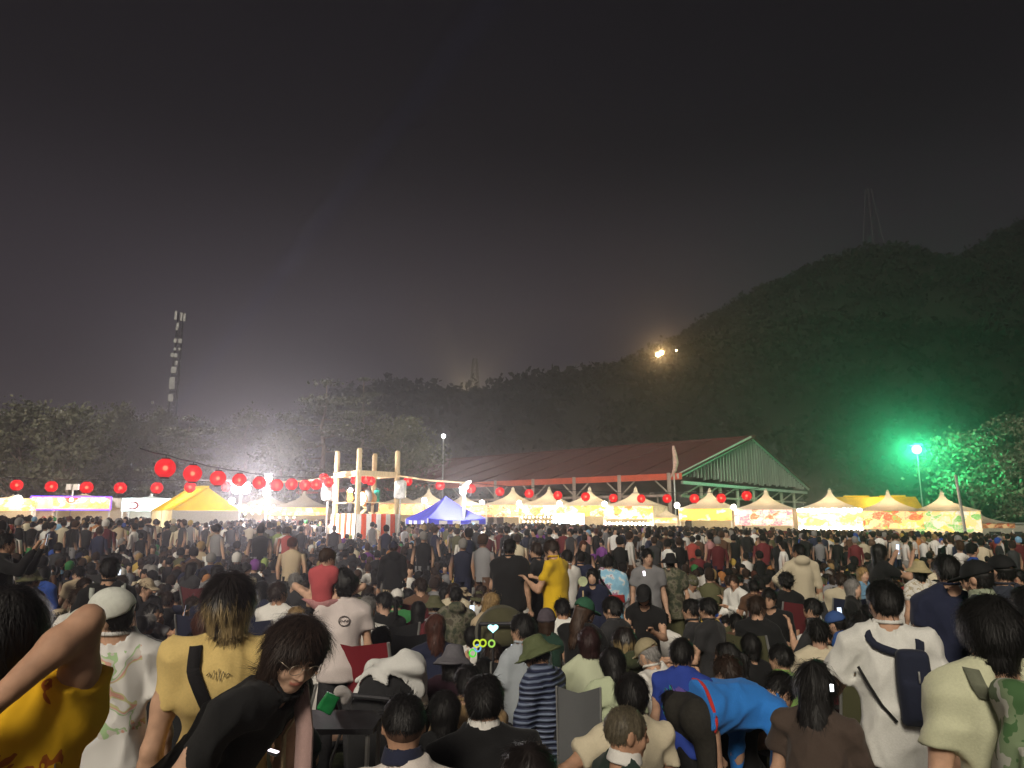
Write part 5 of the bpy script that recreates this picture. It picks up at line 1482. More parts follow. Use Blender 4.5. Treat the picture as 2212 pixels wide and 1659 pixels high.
# ------------------------------------------------------------------ foreground people, each modelled for itself
def streak_mat():
    m, nt, b = new_mat('streaked_hair')
    b.inputs['Roughness'].default_value = 0.45; b.inputs['Specular IOR Level'].default_value = 0.45
    n = noise_node(nt, 14, 3, stretch=(3.2, 3.2, 0.30))
    tc = nt.nodes.new('ShaderNodeTexCoord'); sp = nt.nodes.new('ShaderNodeSeparateXYZ'); nt.links.new(tc.outputs['Object'], sp.inputs[0])
    z = maprange(nt, sp.outputs['Z'], 0.095, -0.02, -0.35, 0.12)
    ad = nt.nodes.new('ShaderNodeMath'); ad.operation = 'ADD'; nt.links.new(n.outputs['Fac'], ad.inputs[0]); nt.links.new(z, ad.inputs[1])
    f = maprange(nt, ad.outputs[0], 0.50, 0.66, 0, 1)
    mx = nt.nodes.new('ShaderNodeMix'); mx.data_type = 'RGBA'
    mx.inputs['A'].default_value = (0.016, 0.012, 0.011, 1); mx.inputs['B'].default_value = (0.34, 0.25, 0.12, 1)
    nt.links.new(f, mx.inputs['Factor']); nt.links.new(mx.outputs['Result'], b.inputs['Base Color'])
    return m
M['streaks'] = streak_mat()
def printed_cloth(name, base, cols, scale, lo, hi, zr, seed=0.0, xr=(-0.16, 0.16), back_only=True):
    """plain cloth with a printed motif inside a window of the back"""
    m, nt, b = new_mat(name)
    b.inputs['Roughness'].default_value = 0.85; b.inputs['Specular IOR Level'].default_value = 0.2
    tc = nt.nodes.new('ShaderNodeTexCoord'); mp = nt.nodes.new('ShaderNodeMapping'); mp.inputs['Location'].default_value = (seed, seed * 2, seed * 3)
    nt.links.new(tc.outputs['Object'], mp.inputs['Vector'])
    n = nt.nodes.new('ShaderNodeTexNoise'); n.inputs['Scale'].default_value = scale; n.inputs['Detail'].default_value = 2; n.inputs['Distortion'].default_value = 1.2
    nt.links.new(mp.outputs[0], n.inputs['Vector'])
    rp_ = nt.nodes.new('ShaderNodeValToRGB'); rp_.color_ramp.interpolation = 'CONSTANT'
    el = rp_.color_ramp.elements; el[0].position = 0; el[0].color = (*base, 1); el[1].position = lo; el[1].color = (*cols[0], 1)
    for i, c in enumerate(cols[1:]):
        q = el.new(lo + (hi - lo) * (i + 1) / len(cols)); q.color = (*c, 1)
    q = el.new(hi); q.color = (*base, 1)
    nt.links.new(n.outputs['Fac'], rp_.inputs[0])
    n2 = nt.nodes.new('ShaderNodeTexNoise'); n2.inputs['Scale'].default_value = 11; n2.inputs['Detail'].default_value = 3; nt.links.new(mp.outputs[0], n2.inputs['Vector'])
    vm = nt.nodes.new('ShaderNodeVectorMath'); vm.operation = 'MULTIPLY_ADD'; vm.inputs[1].default_value = (0.16, 0.16, 0.16); nt.links.new(n2.outputs['Color'], vm.inputs[0])
    vs2 = nt.nodes.new('ShaderNodeVectorMath'); vs2.operation = 'SUBTRACT'; vs2.inputs[1].default_value = (0.08, 0.08, 0.08); nt.links.new(tc.outputs['Object'], vs2.inputs[0]); nt.links.new(vs2.outputs[0], vm.inputs[2])
    sp = nt.nodes.new('ShaderNodeSeparateXYZ'); nt.links.new(vm.outputs[0], sp.inputs[0])
    def win(s, a, b2):
        x = nt.nodes.new('ShaderNodeMath'); x.operation = 'GREATER_THAN'; nt.links.new(s, x.inputs[0]); x.inputs[1].default_value = a
        y = nt.nodes.new('ShaderNodeMath'); y.operation = 'LESS_THAN'; nt.links.new(s, y.inputs[0]); y.inputs[1].default_value = b2
        w = nt.nodes.new('ShaderNodeMath'); w.operation = 'MULTIPLY'; nt.links.new(x.outputs[0], w.inputs[0]); nt.links.new(y.outputs[0], w.inputs[1])
        return w.outputs[0]
    w1 = nt.nodes.new('ShaderNodeMath'); w1.operation = 'MULTIPLY'
    nt.links.new(win(sp.outputs['X'], *xr), w1.inputs[0]); nt.links.new(win(sp.outputs['Z'], *zr), w1.inputs[1])
    mx = nt.nodes.new('ShaderNodeMix'); mx.data_type = 'RGBA'; mx.inputs['A'].default_value = (*base, 1)
    nt.links.new(rp_.outputs[0], mx.inputs['B']); nt.links.new(w1.outputs[0], mx.inputs['Factor'])
    nt.links.new(mx.outputs['Result'], b.inputs['Base Color'])
    return m
def camo_mat(name, cols, scale=9):
    m, nt, b = new_mat(name); b.inputs['Roughness'].default_value = 0.85
    n = noise_node(nt, scale, 3)
    rp_ = nt.nodes.new('ShaderNodeValToRGB'); rp_.color_ramp.interpolation = 'CONSTANT'
    el = rp_.color_ramp.elements; el[0].color = (*cols[0], 1); el[1].position = 0.44; el[1].color = (*cols[1], 1)
    for p_, c in zip((0.52, 0.60), cols[2:]): q = el.new(p_); q.color = (*c, 1)
    nt.links.new(n.outputs['Fac'], rp_.inputs[0]); nt.links.new(rp_.outputs[0], b.inputs['Base Color'])
    return m
M['camo'] = camo_mat('olive_camouflage', [(0.04, 0.05, 0.03), (0.10, 0.10, 0.06), (0.16, 0.15, 0.11), (0.07, 0.06, 0.04)], 12)
M['pack_camo'] = camo_mat('pale_green_camouflage', [(0.05, 0.12, 0.04), (0.16, 0.22, 0.12), (0.38, 0.38, 0.33), (0.10, 0.14, 0.07)], 7)
M['yukata'] = camo_mat('flowered_yukata', [(0.26, 0.52, 0.72), (0.30, 0.58, 0.78), (0.66, 0.72, 0.76), (0.42, 0.20, 0.32)], 11)
def stripe_mat(name, c1, c2, freq):
    m, nt, b = new_mat(name); b.inputs['Roughness'].default_value = 0.6
    w = nt.nodes.new('ShaderNodeTexWave'); w.bands_direction = 'Z'; w.inputs['Scale'].default_value = freq; w.inputs['Distortion'].default_value = 1.0
    tc = nt.nodes.new('ShaderNodeTexCoord'); nt.links.new(tc.outputs['Object'], w.inputs['Vector'])
    mx = nt.nodes.new('ShaderNodeMix'); mx.data_type = 'RGBA'; mx.inputs['A'].default_value = (*c1, 1); mx.inputs['B'].default_value = (*c2, 1)
    nt.links.new(maprange(nt, w.outputs['Fac'], 0.35, 0.65, 0, 1), mx.inputs['Factor']); nt.links.new(mx.outputs['Result'], b.inputs['Base Color'])
    bump(nt, b, w.outputs['Fac'], 0.8, 0.02)
    return m
M['puffer'] = stripe_mat('quilted_navy', (0.018, 0.024, 0.06), (0.16, 0.20, 0.30), 9)

def mesh_verts(me):
    a = np.empty(len(me.vertices) * 3, np.float32); me.vertices.foreach_get('co', a); return a.reshape(-1, 3)
def surf(V, J, x, z, out=0.006, front=False):
    """a point of the garment's back (or front) at x across and z up along the spine from the pelvis"""
    q = V - J['pel']; X = q @ J['xa']; Y = q @ J['fw']; Z = q @ J['sp']
    m = (np.abs(X - x) < 0.028) & (np.abs(Z - z) < 0.028)
    if not m.any(): m = ((X - x) ** 2 + (Z - z) ** 2) < 0.08 ** 2
    if not m.any(): y = (0.1 if front else -0.1)
    else: y = (Y[m].max() + out) if front else (Y[m].min() - out)
    return Vector(J['pel'] + J['xa'] * x + J['fw'] * y + J['sp'] * z)
def ribbon(name, pts, width, thick, mat, parent, color=None, side=None):
    """flat strap through the points, lying with its width along 'side'"""
    mb = MB(); V_ = []; F_ = []
    pts = [Vector(p) for p in pts]
    for i, p in enumerate(pts):
        d = (pts[min(i + 1, len(pts) - 1)] - pts[max(i - 1, 0)]).normalized()
        n_ = Vector(side[i] if isinstance(side, list) else side); n_ = (n_ - d * n_.dot(d)).normalized(); w = d.cross(n_)
        V_ += [p + w * width / 2 + n_ * thick, p - w * width / 2 + n_ * thick, p - w * width / 2 - n_ * thick, p + w * width / 2 - n_ * thick]
    for i in range(len(pts) - 1):
        for k in range(4): F_.append((i * 4 + k, i * 4 + (k + 1) % 4, i * 4 + 4 + (k + 1) % 4, i * 4 + 4 + k))
    F_ += [(3, 2, 1, 0), tuple(len(V_) - 4 + k for k in range(4))]
    return link(name, mb.add(V_, F_).mesh(name, (mat,), True), parent, color)
def over_shoulder(V, J, x, out=0.007):
    """points from the chest over the shoulder down to the shoulder blade, lying on the garment"""
    q = V - J['pel']; X = q @ J['xa']; Y = q @ J['fw']; Z = q @ J['sp']
    m = np.abs(X - x) < 0.02
    zt = Z[m].max(); yt = Y[m][np.argmax(Z[m])]
    top = Vector(J['pel'] + J['xa'] * x + J['fw'] * yt + J['sp'] * (zt + out))
    return [surf(V, J, x, zt - 0.10, out, True), surf(V, J, x, zt - 0.045, out, True), top, surf(V, J, x, zt - 0.04, out), surf(V, J, x, zt - 0.085, out)]
def back_strap(name, me, J, pairs, width, mat, parent, color, out=0.007, n=10):
    V = mesh_verts(me); pts = []
    ov = over_shoulder(V, J, pairs[0][0], out)
    pairs = [(pairs[0][0], min(pairs[0][1], (ov[-1] - Vector(J['pel'])).dot(Vector(J['sp'])) - 0.03))] + list(pairs[1:])
    for (a, b2) in zip(pairs[:-1], pairs[1:]):
        for i in range(n): t = i / n; pts.append(surf(V, J, a[0] + (b2[0] - a[0]) * t, a[1] + (b2[1] - a[1]) * t, out))
    pts.append(surf(V, J, *pairs[-1], out))
    pts = ov + pts
    pts = [pts[0]] + [(pts[i - 1] + pts[i] * 2 + pts[i + 1]) / 4 for i in range(1, len(pts) - 1)] + [pts[-1]]
    sides = [Vector(J['fw']), Vector(J['fw']) + Vector(J['sp']), Vector(J['sp']), Vector(J['sp']) - Vector(J['fw'])] + [Vector(-J['fw'])] * (len(pts) - 4)
    return ribbon(name, pts, width, 0.003, mat, parent, color, sides)

def hero(label, u, vtop, Y, yaw=0.0, kind='stand', H=None, hair='short', hairc='black', hat=None, hatc=None, top='white', bottom='charcoal', long=False, skin=0, lean=0.0, side=0.0, head=(0, 0, 0),
         armL='down', armR='down', sw=0.178, wide=1.0, h=0.011, hh=0.009, blades=4200, blade_len=0.05, fine_head=False, fine_hands=False, shirt_mat=None, hair_mat=None, seed=1, collar=None, sleeve=0.62, g=0.016,
         shorts=False, hem=0.10, twist=0.0, grip=(0.35, 0.35), hand_n=(None, None), dz=0.0, fit=True, hat_yaw=0.0, hood=False, stool=True, name='person', occ=0.34, legs=True, head_fwd=0.02, hair_scale=1.0, amp=0.012, trouser_mat=None, cat='person'):
    h = max(0.0125, 0.0036 * Y); hh = max(hh, 0.0024 * Y); blades = int(blades * min(1.0, (2.6 / Y) ** 1.4)); fine_hands = fine_hands and Y < 3.2; fine_head = fine_head and Y < 8     # detail that the distance can show
    p = at(u, vtop, Y); g0 = gz(p.x)
    hatpad = 0.03 if hat else 0.018
    want = p.z - g0
    a = dict(kind=kind, lean=lean, side=side, head=head, armL=armL, armR=armR, sw=sw, twist=twist, head_fwd=head_fwd)
    def topof(J): return max((J['head'] + J['Rh'] @ (np.array(q) * J['hs']))[2] for q in ((0, 0, 0.115 + hatpad), (0, -0.09, 0.05), (0, 0.09, 0.05)))
    seat = 0.42
    if kind in ('stand', 'bend'):
        H = H or 1.70; J = skeleton(H=H, **a)
        if fit:
            for _ in range(4):
                H *= want / topof(J); J = skeleton(H=H, **a)
    elif kind == 'chair':
        H = H or 1.68; J = skeleton(H=H, seat=seat, **a); seat += want - topof(J); seat = max(0.12, seat); J = skeleton(H=H, seat=seat, **a)
    else:
        H = H or 1.68; J = skeleton(H=H, **a)
    # the head, not the feet, sits on the line of sight
    yaw = yaw + math.atan2(-p.x, Y)      # yaw is counted from the direction straight away from the camera
    off = Matrix.Rotation(yaw, 3, 'Z') @ Vector((J['head'][0], J['head'][1], 0))
    rootloc = Vector((p.x - off.x, Y - off.y, gz(p.x - off.x) + dz))
    root = empty(name, label, cat, rootloc, yaw, 'people in the foreground')
    OCC.append((rootloc.x, rootloc.y, occ)); OCC.append((p.x, Y, occ * 0.7))
    sk = SKINS[skin] if isinstance(skin, int) else skin
    bm = body_mesh('body', J, h + 0.002, fine_hands, fine_head, wide, True, grip, hand_n, max(0.0055, 0.0019 * Y))
    link('body', bm, root, sk)
    sm = shirt_mesh('shirt', J, h, sleeve=sleeve, g=g, hem=hem, seed=seed, amp=amp, wide=wide, long=long, hood=hood)
    tc = COLS[top] if isinstance(top, str) else top
    so = link('jacket' if long else 'shirt', sm, root, tc, shirt_mat)
    link('trousers', trousers_mesh('trousers', J, max(0.030, 0.0055 * Y), shorts=shorts), root, COLS[bottom] if isinstance(bottom, str) else bottom, trouser_mat)
    Mh = head_matrix(J)
    hc = HAIRC[hairc] if isinstance(hairc, str) else hairc
    if hair:
        hm = hair_mesh('hair', hair, hh, seed=seed, blades=blades, blade_len=blade_len, blade_w=max(0.0012, 0.00055 * Y), scale=hair_scale, under_hat=bool(hat))
        if isinstance(hm, tuple):
            link('clipped_sides', hm[1], root, (hc[0] * 0.5 + sk[0] * 0.22, hc[1] * 0.5 + sk[1] * 0.2, hc[2] * 0.5 + sk[2] * 0.2), M['hat'], matrix=Mh); hm = hm[0]
        link('hair', hm, root, hc, hair_mat, matrix=Mh)
    if hat:
        link({'cap': 'cap', 'bucket': 'bucket_hat', 'beanie': 'beanie', 'straw': 'straw_hat'}[hat], hat_mesh('hat', hat, 0.009), root, COLS[hatc] if isinstance(hatc, str) else hatc, matrix=Mh @ Matrix.Rotation(hat_yaw, 4, 'Z'))
    if not collar and not hood:
        link('neckband', collar_mesh('neckband', J, 0.008, True), root, tc if shirt_mat is None else tc, shirt_mat)
    if collar:
        link('collar', collar_mesh('collar', J), root, COLS[collar] if isinstance(collar, str) else collar)
    if kind == 'chair' and stool:
        st = empty('camp_stool', 'low folding stool under the ' + ' '.join(label.replace(',', '').split()[:9]), 'stool', rootloc, yaw, 'camp stools under the seated people')
        sc_ = max(0.1, seat - 0.01)
        link('seat', MB().grid(lambda a_, t: (-0.19 + 0.38 * a_, -0.17 + 0.36 * t, sc_ - 0.03 * math.sin(math.pi * t)), 4, 4).mesh('seat', (M['cloth'],), True), st, (0.03, 0.03, 0.035))
        for sx in (-1, 1):
            MB().tube([(sx * 0.19, -0.18, 0), (sx * 0.19, 0.18, sc_)], 0.011, 6).build('leg', M['metal'], st); MB().tube([(sx * 0.19, 0.18, 0), (sx * 0.19, -0.18, sc_)], 0.011, 6).build('leg', M['metal'], st)
    return dict(root=root, J=J, shirt=sm, Mh=Mh, shirt_o=so, H=H, top=topof(J), loc=rootloc)

def wpos(h_, key):   # world position of a joint
    return h_['root'].matrix_basis @ Vector(h_['J'][key])
def phone(label, loc, rot, on=True, w=0.075, col=(0.9, 0.95, 1.0), strength=2.5):
    r = empty('phone', label, 'phone', loc, 0, 'phones held in the crowd'); r.rotation_euler = rot
    MB().box((0, 0, 0), (w, 0.009, w * 2.05)).build('case', M['dark_metal'], r)
    if on: MB().box((0, -0.0062, 0), (w * 0.92, 0.003, w * 1.9)).build('screen', emit_mat('lit_screen', col, strength), r)
    return r

# 1 - yellow shirt, elbow raised, hand behind the neck
h1 = hero('person in yellow shirt with raised bent arm, hand behind the neck, at the left edge', 34, 1266, 2.1, R(-14), hair='mop', top=(0.78, 0.46, 0.02), H=1.8, skin=1, armR=((0.02, -0.10, 0.25), (-0.17, -0.20, 0.05)), sleeve=0.42, g=0.02,
          shirt_mat=printed_cloth('yellow_print', (0.80, 0.47, 0.02), [(0.42, 0.12, 0.02), (0.36, 0.09, 0.02)], 9, 0.52, 0.62, (1.0, 1.57), 1.0), hair_scale=1.05, fine_hands=True, h=0.009, grip=(0.3, 0.25), wide=1.05, seed=3, hand_n=(None, (0.2, 1, 0)))
V = mesh_verts(h1['shirt'])
link('side_panel', MB().grid(lambda a, t: Vector(h1['J']['pel']) + Vector(h1['J']['xa']) * (0.196 + 0.012 * math.sin(t * 5) - 0.02 * t * t) + Vector(h1['J']['fw']) * (-0.105 + 0.19 * a) * (1 - 0.15 * t) + Vector((0, 0, -0.08 + 0.43 * t)), 6, 10).mesh('side_panel', (M['cloth'],), True), h1['root'], (0.55, 0.55, 0.57))
# 2 - white cap, white tee with printed back
h2 = hero('person in white cap and white t-shirt with coloured print on the back', 246, 1268, 3.45, R(-10), hair='short', hat='cap', hatc=(0.66, 0.68, 0.62), top='white', head=(R(74), -0.05, R(-24)), seed=5, h=0.010,
          shirt_mat=printed_cloth('white_print', (0.72, 0.71, 0.69), [(0.36, 0.52, 0.28), (0.58, 0.54, 0.50), (0.62, 0.34, 0.27), (0.56, 0.56, 0.30)], 6, 0.44, 0.60, (1.05, 1.38), 2.0, (-0.13, 0.12)))
# behind: black top with crossed pale straps
h2b = hero('person with cropped black hair in black top with pale crossed straps', 240, 1201, 6.6, R(0), hair='short', top='black', seed=6, h=0.013, wide=1.08)
back_strap('shoulder_strap', h2b['shirt'], h2b['J'], [(-0.12, 0.50), (-0.02, 0.30)], 0.04, M['cloth'], h2b['root'], (0.40, 0.42, 0.38))
back_strap('shoulder_strap', h2b['shirt'], h2b['J'], [(0.12, 0.50), (0.02, 0.30)], 0.04, M['cloth'], h2b['root'], (0.40, 0.42, 0.38))
# 3 - streaked bob, pale yellow tee, black strap
h3 = hero('person with black and blond streaked bob in pale yellow t-shirt with black shoulder strap', 503, 1233, 3.0, R(-4), hair='bob', hair_mat=M['streaks'], top=(0.70, 0.52, 0.20), head=(R(-8), 0.0, 0), sw=0.172, wide=0.96, seed=8, h=0.009, hh=0.008, blades=9000, blade_len=0.07, g=0.020, amp=0.012)
back_strap('shoulder_strap', h3['shirt'], h3['J'], [(-0.105, 0.535), (-0.095, 0.42), (0.02, 0.20), (0.10, 0.02)], 0.045, M['cloth'], h3['root'], (0.015, 0.014, 0.016))
V = mesh_verts(h3['shirt']); zz = [surf(V, h3['J'], -0.055 + 0.0085 * i, 0.425 + (0, 0.010, -0.008, 0.018, -0.016, 0.022, -0.020, 0.014, -0.008, 0.006, 0)[i], 0.002) for i in range(11)]
link('zigzag_logo', MB().tube(zz, 0.0022, 5).mesh('zigzag_logo', (M['plastic'],)), h3['root'], (0.05, 0.04, 0.03))
# 4 - bending woman in black with glasses
h4 = hero('person in black t-shirt and glasses bending forward to look at something below', 640, 1350, 2.5, R(-122), H=1.74, fit=False, lean=R(42), head=(R(-34), R(-16), R(0)), hair='bob', hairc='dark brown', top=(0.014, 0.014, 0.015), seed=9, h=0.009, hh=0.008, fine_head=True, fine_hands=True,
          blades=9000, blade_len=0.075, armL=((0.05, 0.14, -0.22), (-0.02, 0.33, -0.36)), armR=((0.06, 0.02, -0.27), (0.03, 0.18, -0.46)), dz=0.10, grip=(0.8, 0.5), skin=2, sw=0.165, bottom='black')
Jh = h4['J']; k_ = Jh['hs']
gl = MB()
for sd in (-1, 1):
    c_ = [Vector((sd * 0.033 + 0.022 * math.cos(t), 0.108, 0.008 + 0.019 * math.sin(t))) for t in np.linspace(0, 2 * math.pi, 17)]
    gl.tube(c_, 0.0013, 5); gl.tube([(sd * 0.055, 0.106, 0.012), (sd * 0.080, 0.06, 0.012), (sd * 0.082, -0.01, 0.004)], 0.0013, 5)
gl.tube([(-0.012, 0.109, 0.012), (0, 0.112, 0.014), (0.012, 0.109, 0.012)], 0.0013, 5)
link('glasses', gl.mesh('glasses', (simple_mat('thin_glasses_frame', (0.45, 0.38, 0.30), 0.3, metallic=0.8),), True), h4['root'], matrix=h4['Mh'])
V = mesh_verts(h4['shirt'])
pts = [surf(V, Jh, -0.10, z, 0.006) for z in (0.08, 0.18, 0.28, 0.38, 0.45)] + [Vector(Jh['pel'] + Jh['xa'] * -0.10 + Jh['sp'] * 0.50 + Jh['fw'] * 0.03)] + [surf(V, Jh, -0.10, z, 0.008, True) for z in (0.44, 0.36)] + [Vector(Jh['pel'] + Jh['sp'] * 0.30 + Jh['xa'] * -0.10 + Jh['fw'] * 0.16 + Vector((0, 0, -0.06))), Vector(Jh['pel'] + Jh['sp'] * 0.22 + Jh['xa'] * -0.10 + Jh['fw'] * 0.20 + Vector((0, 0, -0.22)))]
ribbon('bag_strap', pts, 0.028, 0.003, M['cloth'], h4['root'], (0.40, 0.30, 0.18), Vector(Jh['xa']) * 0.2 - Vector(Jh['fw']))
ribbon('towel', [Vector(Jh['neck'] + Jh['xa'] * -0.075 + Jh['fw'] * y + Jh['sp'] * z) for (y, z) in ((-0.06, 0.0), (0.02, 0.045), (0.07, 0.0))] + [Vector(Jh['neck'] + Jh['xa'] * -0.07 + Jh['fw'] * 0.10 + Vector((0, 0, -z))) for z in (0.08, 0.16, 0.24, 0.30)], 0.06, 0.006, M['cloth'], h4['root'], (0.42, 0.28, 0.26), Vector(Jh['xa']))
pw = wpos(h4, 'wrL'); phone('small phone with a bright pink-white screen in the bending person\'s hand', at(590, 1627, 2.35), (R(-80), 0, R(75)), True, 0.016, (1.0, 0.88, 0.95), 3)
# 5, 6 - adult carrying a toddler
h5 = hero('person with curly black hair in pinkish white t-shirt carrying a toddler', 741, 1234, 6.0, R(6), hair='curly', top=(0.70, 0.62, 0.60), head=(R(35), 0.05, 0), armL=((0.08, 0.14, -0.20), (-0.02, 0.24, 0.02)), seed=11, h=0.012, blades=1500, blade_len=0.03, g=0.026, hem=0.14, bottom='charcoal', hair_scale=1.12)
V = mesh_verts(h5['shirt']); rg = [surf(V, h5['J'], 0.0 + 0.042 * math.cos(t), 0.34 + 0.036 * math.sin(t), 0.002) for t in np.linspace(0, 2 * math.pi, 17)]
mb = MB(); mb.tube(rg, 0.004, 5); mb.tube([surf(V, h5['J'], -0.03 + 0.012 * i, 0.34 + (0.008 if i % 2 else -0.006), 0.002) for i in range(6)], 0.004, 5)
link('round_logo', mb.mesh('round_logo', (M['plastic'],)), h5['root'], (0.12, 0.10, 0.10))
h6 = hero('toddler in red top with brown hair held up on the shoulder of the white-shirted person', 708, 1194, 5.95, R(-20), kind='floor', H=0.80, hair='short', hairc='brown', top=(0.50, 0.09, 0.10), head=(R(-40), -0.2, 0), armL='phone', armR='lap', seed=12, h=0.010, blades=1200, bottom='pink', skin=2, occ=0.01)
h6['root'].location.z += at(708, 1194, 4.95).z - (h6['root'].location.z + h6['top'])
# 7.. - the seated middle ground
h7 = hero('white-haired seated person in white t-shirt with thick black bag strap', 795, 1286, 7.2, R(-8), kind='chair', hair='short', hairc='grey', top='white', head=(R(-22), 0, 0), seed=13, h=0.013, armR='lap', armL='lap')
back_strap('bag_strap', h7['shirt'], h7['J'], [(-0.11, 0.46), (-0.04, 0.26), (0.06, 0.08)], 0.055, M['cloth'], h7['root'], COLS['black'])
hero('seated person in white cap and green t-shirt', 858, 1270, 9.3, R(-10), kind='chair', hair='short', hat='cap', hatc='white', top='green', seed=14, h=0.014, armL='lap', armR='lap', hat_yaw=R(15))
hero('seated person with short dark hair in black top with camouflage hood', 985, 1264, 9.0, R(5), kind='chair', hair='short', top='black', hood=True, long=True, shirt_mat=M['camo'], seed=15, h=0.014, armL='lap', armR='lap')
hero('seated person with long red-brown hair in navy top behind the black camp chair', 941, 1324, 6.4, R(10), kind='chair', hair='long', hairc='red-brown', top='navy', seed=16, h=0.013, armL='lap', armR='lap')
hero('seated person with long dark hair beside the green t-shirt', 905, 1296, 8.5, R(-15), kind='chair', hair='long', top='maroon', seed=17, h=0.014, armL='lap', armR='lap')
hero('seated person in khaki bucket hat and pale shirt looking left', 938, 1283, 9.2, R(55), kind='chair', hair='short', hat='bucket', hatc='olive', top='grey', seed=18, h=0.014, armL='lap', armR='lap')
# standing group in the centre
hero('tall standing person in black t-shirt and khaki trousers seen from behind', 1101, 1162, 9.4, R(-14), hair='short', top='black', bottom='olive', seed=19, h=0.015, wide=1.12, g=0.03, armL='lap')
hero('standing person in black shirt facing left between the khaki trousers and the yellow t-shirt', 1158, 1170, 10.0, R(70), hair='short', top=(0.018, 0.018, 0.02), seed=20, h=0.016, armL='phone', armR='lap', hairc='dark brown')
hY = hero('standing person in bright yellow t-shirt looking down at food in hand', 1190, 1167, 9.0, R(62), hair='short', hairc='dark brown', top=(0.72, 0.47, 0.02), head=(R(10), -0.5, 0), seed=21, h=0.015, armL='phone', armR='phone', g=0.024, hem=0.12)
hero('standing person in white t-shirt behind the yellow t-shirt', 1224, 1186, 10.6, R(40), hair='short', top='white', seed=22, h=0.017)
hero('standing person in dark navy shirt between the white t-shirt and the blue yukata', 1254, 1188, 11.5, R(-10), hair='short', top='navy', seed=23, h=0.017, wide=1.05)
hk = hero('standing person with hair bun in pale blue flowered yukata with red sash', 1314, 1196, 9.8, R(-6), hair='bun', top='sky blue', shirt_mat=M['yukata'], long=True, g=0.045, hem=0.30, bottom='sky blue', seed=24, h=0.014, armL='lap', armR='lap', sw=0.165, trouser_mat=M['yukata'])
J = hk['J']; ring = lambda z, r: [Vector(J['pel'] + J['sp'] * z + J['xa'] * r * 1.0 * math.cos(t) + J['fw'] * r * 0.78 * math.sin(t)) for t in np.linspace(0, 2 * math.pi, 25)]
mb = MB(); A_ = ring(0.10, 0.212); B_ = ring(0.20, 0.212); mb.add(A_ + B_, [(i, i + 1, 26 + i, 25 + i) for i in range(24)]); link('red_sash', mb.mesh('red_sash', (M['cloth'],), True), hk['root'], (0.42, 0.03, 0.03))
back_strap('shoulder_strap', hk['shirt'], hk['J'], [(-0.11, 0.46), (0.03, 0.22), (0.15, 0.02)], 0.03, M['cloth'], hk['root'], COLS['black'], 0.012)
hg = hero('girl with dark fringe facing the camera, holding a pale round fan', 1280, 1226, 9.4, R(165), H=1.2, hair='bob', top='navy', seed=25, h=0.012, armR='phone', skin=2, fine_head=True)
fan = empty('hand_fan', 'pale green round hand fan held by the girl with dark fringe', 'fan', at(1259, 1256, 9.1), 0.2)
MB().lathe([(0.06, -0.003), (0.06, 0.003)], 20).build('fan_leaf', simple_mat('fan_paper', (0.55, 0.62, 0.38), 0.8), fan).rotation_euler = (R(90), 0, 0)
MB().bar((0, 0, -0.11), (0.0, 0, -0.26), 0.014).build('fan_handle', M['wood'], fan)
hero('standing person in camouflage shirt and black sun hat seen from behind', 1447, 1192, 10.4, R(5), hair='short', hat='bucket', hatc='black', top='olive', shirt_mat=M['camo'], seed=26, h=0.015, wide=1.08, g=0.03, hem=0.2, bottom='olive')
# front row, seated
h14 = hero('person with clipped sides and thick neck in white polo with navy collar at the bottom', 874, 1492, 2.85, R(4), kind='chair', hair='fade', top=(0.68, 0.62, 0.58), collar=(0.02, 0.024, 0.05), seed=27, h=0.009, hh=0.007, blades=4000, blade_len=0.022, skin=1, wide=1.05, sw=0.185, armL='lap', armR='lap')
back_strap('camera_strap', h14['shirt'], h14['J'], [(-0.085, 0.50), (-0.10, 0.36), (-0.08, 0.12)], 0.035, M['cloth'], h14['root'], COLS['black'])
h15 = hero('person with short black hair in black sweater with white collar at the bottom centre', 1046, 1452, 3.35, R(2), kind='chair', hair='short', top=(0.010, 0.010, 0.011), long=True, collar='white', seed=28, h=0.010, hh=0.008, blades=7000, blade_len=0.035, wide=1.1, sw=0.195, g=0.024, armL='lap', armR='lap')
h16 = hero('seated person in olive bucket hat and quilted navy jacket, face turned left', 1158, 1370, 5.2, R(62), kind='chair', hair='short', hat='bucket', hatc=(0.10, 0.12, 0.055), top='navy', long=True, shirt_mat=M['puffer'], head=(R(5), -0.35, 0), seed=29, h=0.010, g=0.034, armL='lap', armR='lap', fine_head=True, skin=1, lean=0.1)
h17 = hero('balding person in dark green jacket with white collar, face turned right, at the bottom', 1352, 1521, 3.45, R(-66), kind='chair', hair='thin', hairc=(0.09, 0.075, 0.05), top=(0.02, 0.035, 0.028), long=True, collar='white', head=(R(-5), -0.1, 0), seed=30, h=0.010, hh=0.008, fine_head=True, blades=3500, blade_len=0.025, skin=3, armL='lap', armR='lap')
hero('person with black hair in cream t-shirt, arm bent outwards, behind the balding person', 1362, 1452, 4.2, R(18), kind='chair', hair='mop', top='cream', seed=31, h=0.011, armL=((0.22, 0.02, -0.16), (0.08, 0.12, -0.34)), armR='lap', skin=3, g=0.026)
hero('top of a streaked blond head rising at the bottom edge', 1142, 1603, 2.8, R(0), kind='chair', hair='bob', hair_mat=M['streaks'], top='charcoal', seed=32, h=0.011, hh=0.008, blades=7000, blade_len=0.07, armL='lap', armR='lap')
h19 = hero('person in bright blue jacket bending far over, dark trousers towards the camera', 1690, 1535, 4.75, R(-52), kind='bend', H=1.72, fit=False, lean=R(92), hair='short', top=(0.03, 0.20, 0.62), bottom=(0.028, 0.026, 0.022), long=True, g=0.036, seed=33, h=0.011, amp=0.012, head=(0, -0.3, 0), wide=1.06, armL='down', armR='down')
J = h19['J']
